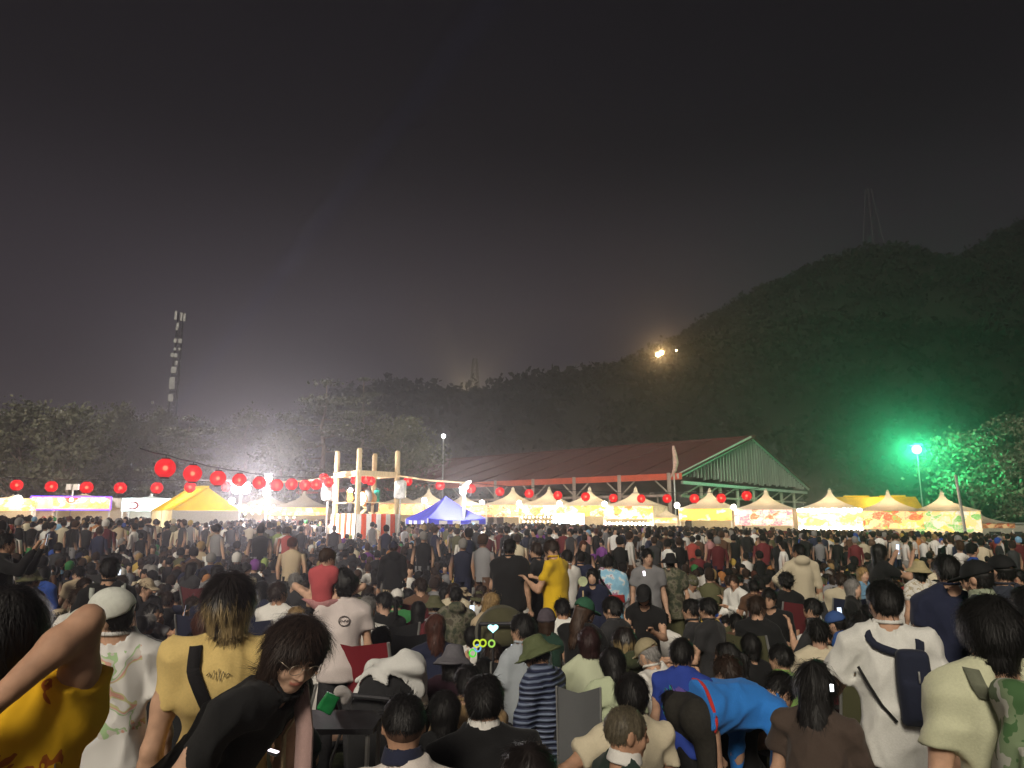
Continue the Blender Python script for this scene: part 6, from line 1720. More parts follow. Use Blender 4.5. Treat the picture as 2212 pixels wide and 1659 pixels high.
mb = MB(); rr = [Vector(J['pel'] + J['sp'] * (0.0 + 0.012 * math.sin(t * 3)) + J['xa'] * 0.203 * math.cos(t) + J['fw'] * 0.160 * math.sin(t)) for t in np.linspace(0, 2 * math.pi, 29)]
link('red_hem', mb.tube(rr, 0.011, 6).mesh('red_hem', (M['cloth'],), True), h19['root'], (0.55, 0.035, 0.03))
h20 = hero('boy in royal blue t-shirt with teal print on the back', 1472, 1374, 4.7, R(-12), H=1.32, hair='short', top=(0.03, 0.06, 0.30), seed=34, h=0.011, hh=0.009, shirt_mat=printed_cloth('blue_print', (0.03, 0.06, 0.32), [(0.03, 0.30, 0.28), (0.01, 0.015, 0.03), (0.12, 0.08, 0.30)], 9, 0.47, 0.64, (0.80, 1.02), 4.0, (-0.09, 0.09)), head=(R(-12), 0, 0), g=0.024, bottom='black')
# right: white tee with a navy sling bag
h21 = hero('person with short hair in white t-shirt wearing a slim navy sling backpack', 1906, 1251, 3.95, R(7), hair='short', top=(0.70, 0.70, 0.66), head=(R(18), -0.05, 0), seed=35, h=0.009, hh=0.008, blades=9000, blade_len=0.028, sw=0.178, wide=0.98, g=0.020, amp=0.013, hem=0.13, armL=((0.13, 0.06, -0.24), (0.02, 0.28, -0.22)), armR='down', skin=0, bottom='black', fine_hands=True)
def backpack(h_, label, x, z, w, hgt, dep, mat, color, seed=1, straps=((-0.10, 0.47), (0.11, 0.47)), strapw=0.05, amp=0.006, tail=None):
    J = h_['J']; V = mesh_verts(h_['shirt']); c = surf(V, J, x, z, dep * 0.5 + 0.012)
    r = empty('backpack', label, 'backpack', h_['root'].location, h_['root'].rotation_euler.z)
    Rb = np.stack([J['xa'], J['fw'], J['sp']], 1)
    f = Field(np3(c) - 0.42, np3(c) + 0.42, 0.011)
    f.box(np3(c), (w / 2, dep / 2, hgt / 2), Rb, min(dep, w) * 0.36)
    f.box(np3(c) - J['fw'] * dep * 0.45 - J['sp'] * hgt * 0.16, (w * 0.36, dep * 0.25, hgt * 0.26), Rb, 0.02, 0.015)
    if amp: f.wrinkle(amp, 26, seed)
    pb_ = link('pack_bag', fast_mesh('pack_bag', *f.mesh(), True, (mat,)), r, color)
    tops = Vector(J['sp']) * hgt * 0.42
    for (sx, sz) in straps:
        pts = [c + tops + Vector(J['xa']) * (0.25 * w * (1 if sx > x else -1)) + Vector(J['fw']) * dep * 0.2]
        for t in (0.3, 0.6, 0.85, 1.0):
            q = Vector((x + 0.25 * w * (1 if sx > x else -1), z + hgt * 0.42, 0)).lerp(Vector((sx, sz - 0.02, 0)), t)
            pts.append(surf(V, J, q.x, q.y, 0.009))
        ov = over_shoulder(V, J, sx, 0.009)[::-1]
        pts = pts[:-1] + ov
        for _ in range(2): pts = [pts[0]] + [(pts[i - 1] + pts[i] * 2 + pts[i + 1]) / 4 for i in range(1, len(pts) - 1)] + [pts[-1]]
        ribbon('strap', pts, strapw, 0.004, M['cloth'], r, color if mat is M['cloth'] else (0.16, 0.17, 0.12), [Vector(-J['fw'])] * (len(pts) - 3) + [Vector(J['sp']), Vector(J['sp']) + Vector(J['fw']), Vector(J['fw'])])
    ribbon('zip', [c - Vector(J['fw']) * dep * 0.72 + Vector(J['sp']) * (0.10 - 0.02 * i) * hgt / 0.4 + Vector(J['xa']) * w * 0.1 for i in range(4)], 0.008, 0.003, M['metal'], pb_, None, Vector(-J['fw']))
    if tail:
        ribbon('cord', [surf(V, J, a, b2, 0.007) for (a, b2) in tail], 0.014, 0.004, M['cloth'], r, COLS['black'], Vector(-J['fw']))
    return r
backpack(h21, 'slim navy sling backpack on the white t-shirt', 0.07, 0.27, 0.15, 0.36, 0.085, M['cloth'], (0.018, 0.022, 0.042), 2, ((-0.115, 0.475), (0.125, 0.465)), 0.038, 0.003, [(-0.17, 0.34), (-0.13, 0.26), (-0.08, 0.17), (-0.02, 0.10)])
h22 = hero('person with shaggy black hair in pale green t-shirt at the right edge', 2130, 1287, 2.7, R(16), hair='mop', top=(0.60, 0.61, 0.42), head=(R(10), -0.02, 0), seed=36, h=0.008, hh=0.007, blades=12000, blade_len=0.055, sw=0.168, wide=0.90, g=0.018, amp=0.014, armL='down', armR='down', skin=0, hair_scale=1.0)
backpack(h22, 'bulky pale green camouflage backpack on the right edge person', 0.05, 0.33, 0.30, 0.42, 0.16, M['pack_camo'], (1, 1, 1), 5, ((-0.10, 0.475), (0.12, 0.47)), 0.045, 0.016)
# behind on the right
hero('standing person in navy polo with black hair behind the black cap', 2042, 1194, 5.5, R(20), hair='short', top='navy', seed=37, h=0.012, wide=1.15, sw=0.19)
hero('standing person in black cap looking left, pale collar', 2106, 1208, 5.2, R(66), hair='short', hat='cap', hatc='black', top=(0.03, 0.04, 0.04), collar=(0.30, 0.34, 0.24), seed=38, h=0.011, fine_head=True, head=(0, -0.2, 0))
hero('standing person in black cap and dark navy shirt farthest right of the two black caps', 2158, 1196, 6.0, R(48), hair='short', hat='cap', hatc='black', top=(0.03, 0.035, 0.05), seed=39, h=0.013, wide=1.1)
hero('standing person in straw coloured bucket hat and white flowered shirt', 1983, 1208, 9.0, R(35), hair='bob', hat='bucket', hatc=(0.42, 0.36, 0.20), top='white', shirt_mat=camo_mat('flowered_white', [(0.70, 0.68, 0.62), (0.70, 0.68, 0.62), (0.42, 0.36, 0.24), (0.66, 0.64, 0.58)], 22), seed=40, h=0.014)
# centre-right seated people
hero('seated person in beige cap and white shirt looking down', 1398, 1381, 6.0, R(50), kind='chair', hair='short', hairc='grey', hat='cap', hatc=(0.34, 0.29, 0.18), top='white', head=(0, -0.45, 0), seed=41, h=0.012, armL='phone', armR='phone', lean=0.25)
hero('seated person with tied dark hair and high forehead, face turned left, brown top', 1568, 1385, 6.2, R(78), kind='chair', hair='pony', top='brown', head=(0, -0.1, 0), seed=42, h=0.012, armL='chin', armR='lap', fine_head=True)
hero('child with dark hair in light green shirt looking left', 1684, 1388, 5.6, R(58), kind='chair', H=1.35, hair='short', top=(0.22, 0.36, 0.10), seed=43, h=0.012, armL='lap', armR='lap', fine_head=True)
hero('person with long thick black hair in olive and maroon top at the right', 1762, 1428, 4.1, R(-20), kind='chair', hair='long', top=(0.07, 0.05, 0.04), seed=44, h=0.011, hh=0.009, blades=7000, blade_len=0.09, hair_scale=1.12, armL='lap', armR='lap', lean=0.2)
hero('seated person in grey bucket hat and dark maroon top', 981, 1388, 5.4, R(-12), kind='chair', hair='bob', hat='bucket', hatc=(0.12, 0.115, 0.13), top=(0.03, 0.012, 0.02), long=True, seed=45, h=0.012, armL='lap', armR='lap', head=(0, -0.2, 0))
hero('seated person with parted black hair in light blue-grey shirt, face turned left', 1128, 1322, 5.7, R(34), kind='chair', hair='short', top=(0.38, 0.42, 0.46), seed=46, h=0.012, armL='lap', armR='lap', head=(R(20), 0, 0))
hero('seated person in plum grey beanie and dark green jacket', 1181, 1311, 7.5, R(-16), kind='chair', hair='bob', hairc='brown', hat='beanie', hatc=(0.085, 0.07, 0.085), top=(0.02, 0.05, 0.035), long=True, seed=47, h=0.013, armL='lap', armR='lap')
hero('seated person in green cap leaning over with hands to the face', 1262, 1290, 7.0, R(-30), kind='chair', hair='long', hairc='brown', hat='cap', hatc=(0.03, 0.11, 0.06), top='black', long=True, head=(R(-20), -0.3, 0), seed=48, h=0.013, armL='chin', armR='phone')
hero('seated person with wavy black hair and bare neck, face turned left, grey shirt', 1322, 1288, 7.2, R(60), kind='chair', hair='short', top='charcoal', seed=49, h=0.013, armL='lap', armR='lap', hair_scale=1.06, head=(0, -0.2, 0), fine_head=True)
hero('seated person with dark maroon bobbed hair in pale green and white top', 1272, 1352, 6.0, R(8), kind='chair', hair='bob', hairc=(0.03, 0.012, 0.012), top=(0.52, 0.56, 0.40), seed=50, h=0.012, armL='lap', armR='lap')
hero('seated person with pale streaked straight hair under a dark hood', 1346, 1352, 6.2, R(40), kind='chair', hair='bob', hair_mat=M['streaks'], top=(0.05, 0.06, 0.03), hood=True, long=True, seed=51, h=0.012, armL='lap', armR='lap')
hero('seated person with dark bobbed hair and mask in white and green top', 1322, 1399, 5.5, R(30), kind='chair', hair='bob', top=(0.48, 0.54, 0.36), seed=52, h=0.012, armL='lap', armR='lap', head=(0, -0.35, 0))
hero('left one of two dark-haired people in dark shirts, profiles turned left', 1492, 1291, 7.8, R(72), kind='chair', hair='short', top='charcoal', seed=53, h=0.013, armL='lap', armR='lap', fine_head=True)
hero('right one of two dark-haired people in dark shirts, profiles turned left', 1528, 1288, 7.4, R(60), kind='chair', hair='short', top=(0.03, 0.03, 0.032), seed=54, h=0.013, armL='lap', armR='lap', fine_head=True)
hero('person in black cap and black t-shirt facing the camera, looking at a phone', 1390, 1262, 8.5, R(172), kind='chair', hair='long', hat='cap', hatc='black', top='black', head=(0, -0.3, 0), seed=55, h=0.013, armL='phone', armR='phone', fine_head=True)
hero('dark-clothed person facing the camera with head bowed to the hands', 1660, 1270, 8.5, R(165), kind='chair', hair='short', top='black', long=True, head=(0, -0.25, 0), seed=56, h=0.014, armL='lap', armR='phone', fine_head=True)
hero('dark-haired person facing left with hand near the mouth, right of the middle', 1752, 1290, 8.0, R(80), kind='chair', hair='short', top='charcoal', long=True, seed=57, h=0.014, armL='chin', armR='lap', fine_head=True)
hero('child in bright blue patterned jacket leaning forward', 1802, 1318, 6.9, R(70), kind='chair', H=1.3, hair='short', hat='cap', hatc=(0.04, 0.09, 0.26), top=(0.03, 0.10, 0.34), long=True, seed=58, h=0.013, armL='phone', armR='phone', lean=0.5)
hero('person with black hair low at the bottom edge below the bending person', 650, 1560, 3.2, R(-10), kind='chair', hair='short', hat='cap', hatc='black', top='black', seed=59, h=0.012, armL='lap', armR='lap')
hero('seated person with brown hair in white t-shirt left of the white cap', 172, 1268, 7.0, R(25), kind='chair', hair='short', hairc='dark brown', top='white', seed=60, h=0.013, armL='lap', armR='lap', lean=0.3)
hero('seated person with red-brown long hair and white top left of the streaked bob', 440, 1316, 6.0, R(20), kind='chair', hair='long', hairc='red-brown', top='white', seed=61, h=0.012, armL='lap', armR='lap')
hero('dark-haired person partly seen at the very right edge', 2216, 1262, 4.2, R(30), hair='short', top='black', seed=62, h=0.012, skin=1)
hero('seated person with shaggy dark hair in navy top before the red camp chair', 826, 1352, 6.6, R(-40), kind='chair', hair='mop', top='navy', seed=63, h=0.013, armL='lap', armR='lap')
hero('seated person with black hair in black top right of the balding person', 1460, 1475, 4.7, R(-14), kind='chair', hair='mop', top='black', seed=64, h=0.012, armL='lap', armR='lap')
hero('dark-haired person in tan and cream top seated behind the black sweater', 1012, 1432, 4.9, R(-8), kind='chair', hair='short', top=(0.30, 0.20, 0.10), seed=65, h=0.012, armL='lap', armR='lap')
hero('person in black low between the undercut head and the black sweater', 960, 1490, 4.5, R(12), kind='chair', hair='bob', top='black', seed=66, h=0.012, armL='lap', armR='lap')
hero('dark-haired seated person behind the blue bent jacket', 1622, 1400, 7.2, R(20), kind='chair', hair='bob', top='black', seed=67, h=0.013, armL='lap', armR='lap')

# performers up on the drum tower
def on_tower(h_, dx=0.0, dy=0.0):
    h_['root'].location.z = gz(pc.x) + ZF
for (lab, u, yaw, topc, hairk, aL, aR, Y) in (('performer in teal happi coat standing on the drum tower', 815, R(150), (0.02, 0.42, 0.30), 'short', 'phone', 'down', 42.4), ('performer in grey coat drumming in the middle of the drum tower', 797, R(20), (0.22, 0.22, 0.22), 'short', 'up', 'phone', 41.6),
                                     ('performer in orange coat at the left of the drum tower', 757, R(-30), (0.62, 0.28, 0.04), 'bob', 'phone', 'down', 42.0), ('performer in dark coat crouching on the drum tower', 773, R(10), (0.03, 0.03, 0.05), 'short', 'lap', 'lap', 42.9)):
    hx = hero(lab, u, 1050, Y, yaw, kind='kneel' if 'crouch' in lab else 'stand', H=1.66, fit=False, hair=hairk, top=topc, seed=70, h=0.02, hh=0.016, blades=0, long=True, g=0.035, hem=0.30, occ=0.01)
    on_tower(hx)
for (u, v, lab) in ((757, 1058, 'white stage lamp hanging in the left bay of the drum tower'), (772, 1064, 'second white stage lamp hanging in the drum tower')):
    p = at(u, v, 41.2); r = empty('stage_lamp', lab, 'lamp', p)
    MB().lathe([(0.10, 0.0), (0.13, 0.16), (0.06, 0.2)], 10).build('lamp_housing', M['dark_metal'], r)
    MB().ball((0, 0, -0.02), 0.13, 10, 8).build('lamp_lens', M['flood_white'], r, True)
    MB().tube([(0, 0, 0.2), (0, 0, at(u, 1028, 41.2).z - p.z)], 0.015, 5).build('hanger', M['dark_metal'], r)
    point('lamp_light', r, (0, -0.2, -0.1), 120, (1, 0.95, 0.92), 0.1)

# ------------------------------------------------------------------ things among the foreground people
camp_chair(Vector((at(782, 1440, 5.6).x, 6.3, gz(0))), R(-15), (0.20, 0.012, 0.02), 'dark red camp chair behind the white t-shirt with the toddler', 1.15)
camp_chair(Vector((at(868, 1380, 7.0).x, 7.5, gz(0))), R(8), (0.015, 0.015, 0.018), 'high-backed black camp chair behind the long red-brown hair', 1.02)
cbl = camp_chair(Vector((at(1112, 1450, 6.0).x, 6.35, gz(0))), R(4), (0.02, 0.02, 0.022), 'black camp chair with pale lettering on its back, left of the bucket hat', (0.85, 0.9, 0.96))
mb = MB()
for i in range(4): mb.tube([(0.02 + 0.045 * i + 0.018 * math.cos(t), -0.405 - 0.001, 0.80 + 0.022 * math.sin(t)) for t in np.linspace(0.6 * (i % 2), 5.2 + 0.4 * i, 10)], 0.006, 5)
mb.build('pale_lettering', M['paper'], cbl)
camp_chair(Vector((at(1262, 1500, 4.7).x, 5.05, gz(0))), R(-6), (0.13, 0.135, 0.14), 'grey camp chair right of the quilted navy jacket', (0.55, 0.7, 1.04))
camp_chair(Vector((at(738, 1600, 3.4).x, 3.9, gz(0))), R(0), (0.25, 0.015, 0.02), 'red camp chair seat at the bottom, left of the white polo', 0.9)
# black folding wagon full of gear behind the white cap
p = at(345, 1370, 5.4); wg = empty('camp_wagon', 'black fabric camping wagon heaped with dark bags', 'wagon', (p.x, 5.4, gz(p.x)), R(-8)); wg.scale = (0.95, 1, 0.80)
f = Field((-0.55, -0.35, 0.2), (0.55, 0.35, 1.5), 0.022); f.box((0, 0, 0.80), (0.45, 0.26, 0.42), None, 0.06); f.ell((-0.1, 0, 1.22), (0.34, 0.22, 0.16), None, 0.06); f.ell((0.25, 0.02, 1.2), (0.2, 0.2, 0.13), None, 0.05); f.wrinkle(0.012, 16, 2)
link('fabric_body', fast_mesh('fabric_body', *f.mesh(), True, (M['cloth'],)), wg, (0.016, 0.016, 0.018))
for sx in (-1, 1):
    for sy in (-1, 1):
        w = MB().lathe([(0.05, -0.025), (0.13, -0.02), (0.13, 0.02), (0.05, 0.025)], 16).build('wheel', M['dark_metal'], wg, loc=(sx * 0.34, sy * 0.27, 0.13)); w.rotation_euler = (R(90), 0, 0)
        MB().tube([(sx * 0.34, sy * 0.25, 0.13), (sx * 0.42, sy * 0.25, 0.42)], 0.015, 6).build('frame_leg', M['metal'], wg)
# stroller with olive hood
def stroller(label, u, v, Y, rz, hood, body):
    p = at(u, v, Y); r = empty('stroller', label, 'stroller', (p.x, Y, gz(p.x)), rz)
    f = Field((-0.35, -0.4, 0.5), (0.35, 0.45, 1.25), 0.018); f.ell((0, -0.02, 0.92), (0.27, 0.34, 0.24), None); f.ell((0, 0.16, 0.80), (0.23, 0.32, 0.22), None, 0.02, 'sub'); f.plane((0, 0, 0.82), (0, 0, -1), 0.01); f.wrinkle(0.006, 24, 4)
    link('hood', fast_mesh('hood', *f.mesh(), True, (M['cloth'],)), r, hood)
    f = Field((-0.3, -0.35, 0.2), (0.3, 0.5, 0.9), 0.02); f.box((0, 0.02, 0.58), (0.22, 0.30, 0.24), None, 0.06); f.wrinkle(0.006, 20, 6)
    link('seat', fast_mesh('seat', *f.mesh(), True, (M['cloth'],)), r, body)
    MB().tube([(-0.24, -0.40, 1.04), (-0.24, -0.1, 0.6), (-0.26, 0.35, 0.12)], 0.014, 6).build('frame', M['dark_metal'], r); MB().tube([(0.24, -0.40, 1.04), (0.24, -0.1, 0.6), (0.26, 0.35, 0.12)], 0.014, 6).build('frame', M['dark_metal'], r)
    MB().tube([(-0.24, -0.40, 1.04), (0.24, -0.40, 1.04)], 0.018, 8).build('handle', M['dark_metal'], r)
    for sx in (-1, 1):
        for y in (-0.3, 0.36):
            w = MB().lathe([(0.03, -0.02), (0.10, -0.018), (0.10, 0.018), (0.03, 0.02)], 14).build('wheel', M['dark_metal'], r, loc=(sx * 0.28, y, 0.10)); w.rotation_euler = (0, R(90), 0)
            MB().tube([(sx * 0.27, y, 0.10), (sx * 0.24, 0, 0.55)], 0.012, 6).build('frame', M['dark_metal'], r)
    OCC.append((p.x, Y, 0.4)); return r
stroller('stroller with olive hood before the khaki trousers', 1085, 1330, 7.4, R(5), (0.075, 0.07, 0.035), (0.03, 0.03, 0.03))
sw_ = stroller('black stroller under a crumpled white blanket near the bottom', 842, 1440, 4.9, R(-20), (0.02, 0.02, 0.022), (0.015, 0.015, 0.016))
f = Field((-0.42, -0.45, 0.75), (0.42, 0.45, 1.32), 0.013); f.ell((0.02, 0.0, 0.94), (0.27, 0.30, 0.22), None); f.ell((0.14, -0.05, 1.13), (0.16, 0.16, 0.07), None, 0.05); f.ell((0, 0, 0.915), (0.285, 0.31, 0.225), None, 0.0, 'sub'); f.plane((0, 0, 0.93), (-0.4, 0.1, -1), 0.02); f.wrinkle(0.026, 17, 12); f.wrinkle(0.012, 38, 3)
bl = link('blanket', fast_mesh('blanket', *f.mesh(), True, (M['cloth'],)), None, (0.66, 0.66, 0.64)); bl.location = sw_.location + Vector((0.0, 0, 0.03)); bl.rotation_euler = (0, 0, R(-20)); bl.scale = (0.82, 0.82, 0.92); sw_.scale = (0.8, 0.8, 0.9); tag(bl, 'crumpled white blanket thrown over the black stroller', 'blanket')
# green snack packet and food below the bending person
p = at(716, 1512, 3.9); sn = empty('snack_packet', 'green snack packet with white tissues beside the bending person', 'packet', p, R(20)); sn.scale = (0.7, 0.7, 0.7)
f = Field((-0.12, -0.06, -0.12), (0.12, 0.06, 0.12), 0.008); f.box((-0.02, 0, -0.02), (0.055, 0.02, 0.07), np.array(Matrix.Rotation(0.5, 3, 'Y')), 0.012); f.wrinkle(0.004, 60, 3)
link('packet', fast_mesh('packet', *f.mesh(), True, (M['plastic'],)), sn, (0.02, 0.30, 0.08))
f = Field((-0.05, -0.08, -0.1), (0.2, 0.08, 0.14), 0.009); f.ell((0.06, 0, 0.05), (0.05, 0.04, 0.04)); f.ell((0.10, 0, 0.0), (0.045, 0.04, 0.05), None, 0.02); f.wrinkle(0.008, 55, 8)
link('tissues', fast_mesh('tissues', *f.mesh(), True, (M['cloth'],)), sn, (0.68, 0.64, 0.62))
tb = empty('folding_table', 'small dark folding table carrying the green packet', 'table', (p.x, 3.9, gz(p.x)))
MB().box((0, 0, p.z - 0.12), (0.5, 0.36, 0.025)).build('table_top', M['dark_metal'], tb)
for sx in (-1, 1):
    for sy in (-1, 1): MB().tube([(sx * 0.22, sy * 0.15, 0), (sx * 0.22, sy * 0.15, p.z - 0.13)], 0.012, 6).build('leg', M['metal'], tb)
# glow-stick bracelets on a raised hand, heart-shaped light, lit phones
ha = hero('child low in the crowd raising an arm with glowing bracelets', 1046, 1418, 6.1, R(10), kind='chair', H=1.25, hair='short', top='grey', long=True, seed=71, h=0.012, armL=((0.06, 0.12, 0.05), (0.02, 0.14, 0.24)), armR='lap', stool=True)
for i, (u, v, c, r_) in enumerate(((1021, 1411, (0.15, 1.0, 0.08), 0.026), (1032, 1400, (0.25, 0.55, 1.0), 0.024), (1043, 1389, (0.75, 1.0, 0.05), 0.025), (1062, 1390, (0.55, 1.0, 0.15), 0.024), (1030, 1390, (0.9, 1.0, 0.1), 0.026))):
    q = at(u, v, 5.8); r_ *= 0.95; ci = [Vector((r_ * math.cos(t), 0.4 * r_ * math.sin(t), r_ * math.sin(t))) for t in np.linspace(0, 2 * math.pi, 15)]
    o = MB().tube(ci, 0.0065, 6, cap=False).build('glow_bracelet', emit_mat('glow_stick', c, 0.75), None, True, loc=q); tag(o, '%s glowing bracelet on the raised arm' % ('vivid green', 'blue', 'yellow-green upper', 'pale lime right', 'small yellow')[i], 'bracelet', 'glow bracelets')
q = at(1065, 1357, 6.6)
hp_ = [Vector((0.0029 * 16 * math.sin(t) ** 3, 0, 0.0025 * (13 * math.cos(t) - 5 * math.cos(2 * t) - 2 * math.cos(3 * t) - math.cos(4 * t)))) for t in np.linspace(0, 2 * math.pi, 25)[:-1]]
n_ = len(hp_); o = MB().add([(p_.x, -0.006, p_.z) for p_ in hp_] + [(p_.x, 0.006, p_.z) for p_ in hp_], [tuple(range(n_)), tuple(range(2 * n_ - 1, n_ - 1, -1))] + [(i, n_ + i, n_ + (i + 1) % n_, (i + 1) % n_) for i in range(n_)]).build('heart_light', emit_mat('heart_glow', (0.45, 0.95, 0.95), 2.2), None, False, loc=q)
tag(o, 'small heart-shaped glowing light on a stick below the olive stroller hood', 'light toy')
st_ = MB().tube([(0, 0, -0.04), (0, 0.01, -0.6)], 0.008, 6).build('handle', M['dark_metal'], o)
phone('phone with white light held up right of the flowered yukata', at(1391, 1239, 9.5), (R(-12), 0, R(15)), True, 0.03, (1, 0.93, 1), 6)
phone('small bright phone light at the right, beside the long black hair', at(1797, 1486, 3.9), (R(-15), 0, R(-25)), True, 0.018, (0.95, 1, 1), 5)
phone('phone with white screen on the left, below the red top', at(258, 1236, 9.0), (R(-10), 0, R(5)), True, 0.035, (0.8, 0.88, 1), 3)
# ------------------------------------------------------------------ the crowd behind: the nearest as single people, the rest as one mass
N_INDIV = 300 - len([o for o in COL.objects if o.name.startswith('person') or o.name.startswith('toddler')])
for (x, y, r) in ((pc.x, YG, 2.4), (at(418, 1122, 36).x, 36, 2.5), (at(962, 1122, 37).x, 37, 0.1), (at(521, 1122, 46).x, 46, 0.3)): OCC.append((x, y, r))
def y_limit(t):
    if t < -0.52: return 38.5
    if t < -0.42: return 40.5
    if t < -0.30: return 47.0
    if t < 0.0: return 52.5
    return 61.0 / (1 + 0.52 * t) - 2.9
spots = []
sp_ = 0.68
y0 = 5.2 - sp_ * 0.87; j = 0
while y0 < 58:
    sp_ = 0.68 if y0 < 13 else (0.62 if y0 < 17 else 0.60)
    y0 += sp_ * 0.87; j += 1
    k_ = math.ceil(0.78 * y0 / sp_) + 1
    for i in range(-k_, k_ + 1):
        x = (i + 0.5 * (j % 2)) * sp_ + rp.uniform(-0.22, 0.22); y = y0 + rp.uniform(-0.22, 0.22)
        if abs(x) > 0.755 * y + 0.3: continue
        if y > y_limit(x / y): continue
        if y < 12 and not clear(x, y, 0.16): continue
        if y >= 12 and not clear(x, y, 0.12): continue
        if rp.random() < (0.05 if y < 20 else 0.12): continue
        spots.append((x, y))
spots.sort(key=lambda s: s[1])
LAND = [(-1e9, 100, 'before the far left stall'), (100, 270, 'before the purple-lit stall'), (270, 500, 'before the yellow gable tent'), (500, 620, 'before the twin floodlight'), (620, 715, 'left of the drum tower'), (715, 865, 'before the striped drum tower'),
        (865, 1060, 'before the blue tent'), (1060, 1240, 'before the red banner stall'), (1240, 1450, 'before the white bulb row stall'), (1450, 1600, 'before the yellow banner stall'), (1600, 1720, 'before the pink banner stall'), (1720, 1860, 'before the glaring bulb stall'),
        (1860, 2000, 'before the fruit banner stall'), (2000, 1e9, 'before the leaning pole')]
KW = {'stand': [0, 0, 0, 1, 1, 2, 3], 'chair': [4, 4, 5, 6], 'floor': [7, 7, 8, 9, 10, 11]}
people = []
for (x, y) in spots[:N_INDIV]:
    u = 1106 + FPX * x / y * math.cos(PITCH)
    r = rp.random()
    st_p = 0.0 if y < 8 else (0.04 if y < 11 else 0.06)
    kind = 'stand' if r < st_p else ('chair' if r < st_p + (0.30 if y < 8 else 0.16) else 'floor')
    pi = rp.choice(KW[kind]); P_ = PV[pi]
    sc = rp.uniform(0.93, 1.06) * (rp.uniform(0.68, 0.8) if rp.random() < 0.10 else 1.0)
    yaw = rp.gauss(0, 0.45) if rp.random() < 0.72 else rp.uniform(-math.pi, math.pi)
    top = pick(TOPW); hc = pick(HAIRW); stl = pick(STYW)
    hat = rp.choice(['cap', 'cap', 'bucket', 'bucket', 'beanie', 'straw']) if rp.random() < 0.13 else None
    jk = rp.random() < 0.22
    land = next(t for (a, b2, t) in LAND if a <= u < b2)
    hatc = rp.choice(['black', 'white', 'navy', 'beige', 'grey', 'olive']) if hat else None
    small = sc < 0.84
    lab = '%s %s in %s %s, %s, %s' % (P_['word'], 'child' if small else 'person', top, 'jacket' if jk else 't-shirt', ('%s %s' % (hatc, {'cap': 'cap', 'bucket': 'bucket hat', 'beanie': 'beanie', 'straw': 'sun hat'}[hat])) if hat else STYT[stl] % hc, land)
    people.append(dict(x=x, y=y, pi=pi, sc=sc, yaw=yaw, top=top, hc=hc, stl=stl, hat=hat, hatc=hatc, jk=jk, lab=lab))
cnt = {}
for q in people: cnt[q['lab']] = cnt.get(q['lab'], 0) + 1
seen = {}; n_ph = 0; ph_labs = set()
for q in people:
    P_ = PV[q['pi']]; J = P_['J']; lab = q['lab']
    if cnt[lab] > 1:
        k_ = seen.get(lab, 0); seen[lab] = k_ + 1
        lab = lab + ', %s nearest' % ORD[k_] if k_ else lab + ', nearest one'
    root = empty('person', lab, 'person', (q['x'], q['y'], gz(q['x'])), q['yaw'], 'seated and standing festival crowd')
    root.scale = (q['sc'],) * 3
    sk = SKINS[rp.randrange(5)]; v_ = rp.uniform(0.8, 1.15)
    link('body', P_['body'], root, tuple(c * v_ for c in sk))
    tc = COLS[q['top']]; v_ = rp.uniform(0.8, 1.2)
    link('jacket' if q['jk'] else 'shirt', P_['jacket'] if q['jk'] else P_['shirt'], root, tuple(min(0.8, c * v_) for c in tc))
    link('trousers', P_['trousers'], root, COLS[rp.choice(['black', 'charcoal', 'navy', 'navy', 'beige', 'olive', 'grey', 'blue'])])
    Mh = head_matrix(J)
    link('hair', rp.choice(HV[q['stl'] if not q['hat'] else 'short']), root, HAIRC[q['hc']], matrix=Mh)
    if q['hat']: link({'cap': 'cap', 'bucket': 'bucket_hat', 'beanie': 'beanie', 'straw': 'sun_hat'}[q['hat']], HATV[q['hat']], root, COLS[q['hatc']], matrix=Mh)
    if q['pi'] in (2, 10) and n_ph < 14:
        n_ph += 1
        wv = root.matrix_basis @ (Vector(J['wrL']) * 1.0); q_ = Matrix.Rotation(q['yaw'], 3, 'Z') @ Vector((0.02, 0.05, 0.09))
        pl_ = 'lit phone held up by the ' + ' '.join(lab.replace(',', '').split()[1:11]); pl_ = pl_ if pl_ not in ph_labs else pl_.replace('lit phone', 'farther lit phone', 1).rsplit(' ', 1)[0]; ph_labs.add(pl_)
        phone(pl_, wv + q_ * q['sc'], (R(-6), 0, q['yaw']), True, 0.07, (0.75, 0.85, 1.0), 1.6)
    if P_['kind'] == 'chair':
        cc = rp.choice(['black', 'charcoal', 'navy', 'maroon', 'olive', 'grey'])
        q['chair'] = cc
        ch_lab = '%s camp chair under the %s' % (cc, ' '.join(lab.replace(',', '').split()[1:12]))
        o = camp_chair((q['x'], q['y'], gz(q['x'])), q['yaw'], COLS[cc], ch_lab, q['sc'], 'camp chairs among the crowd')

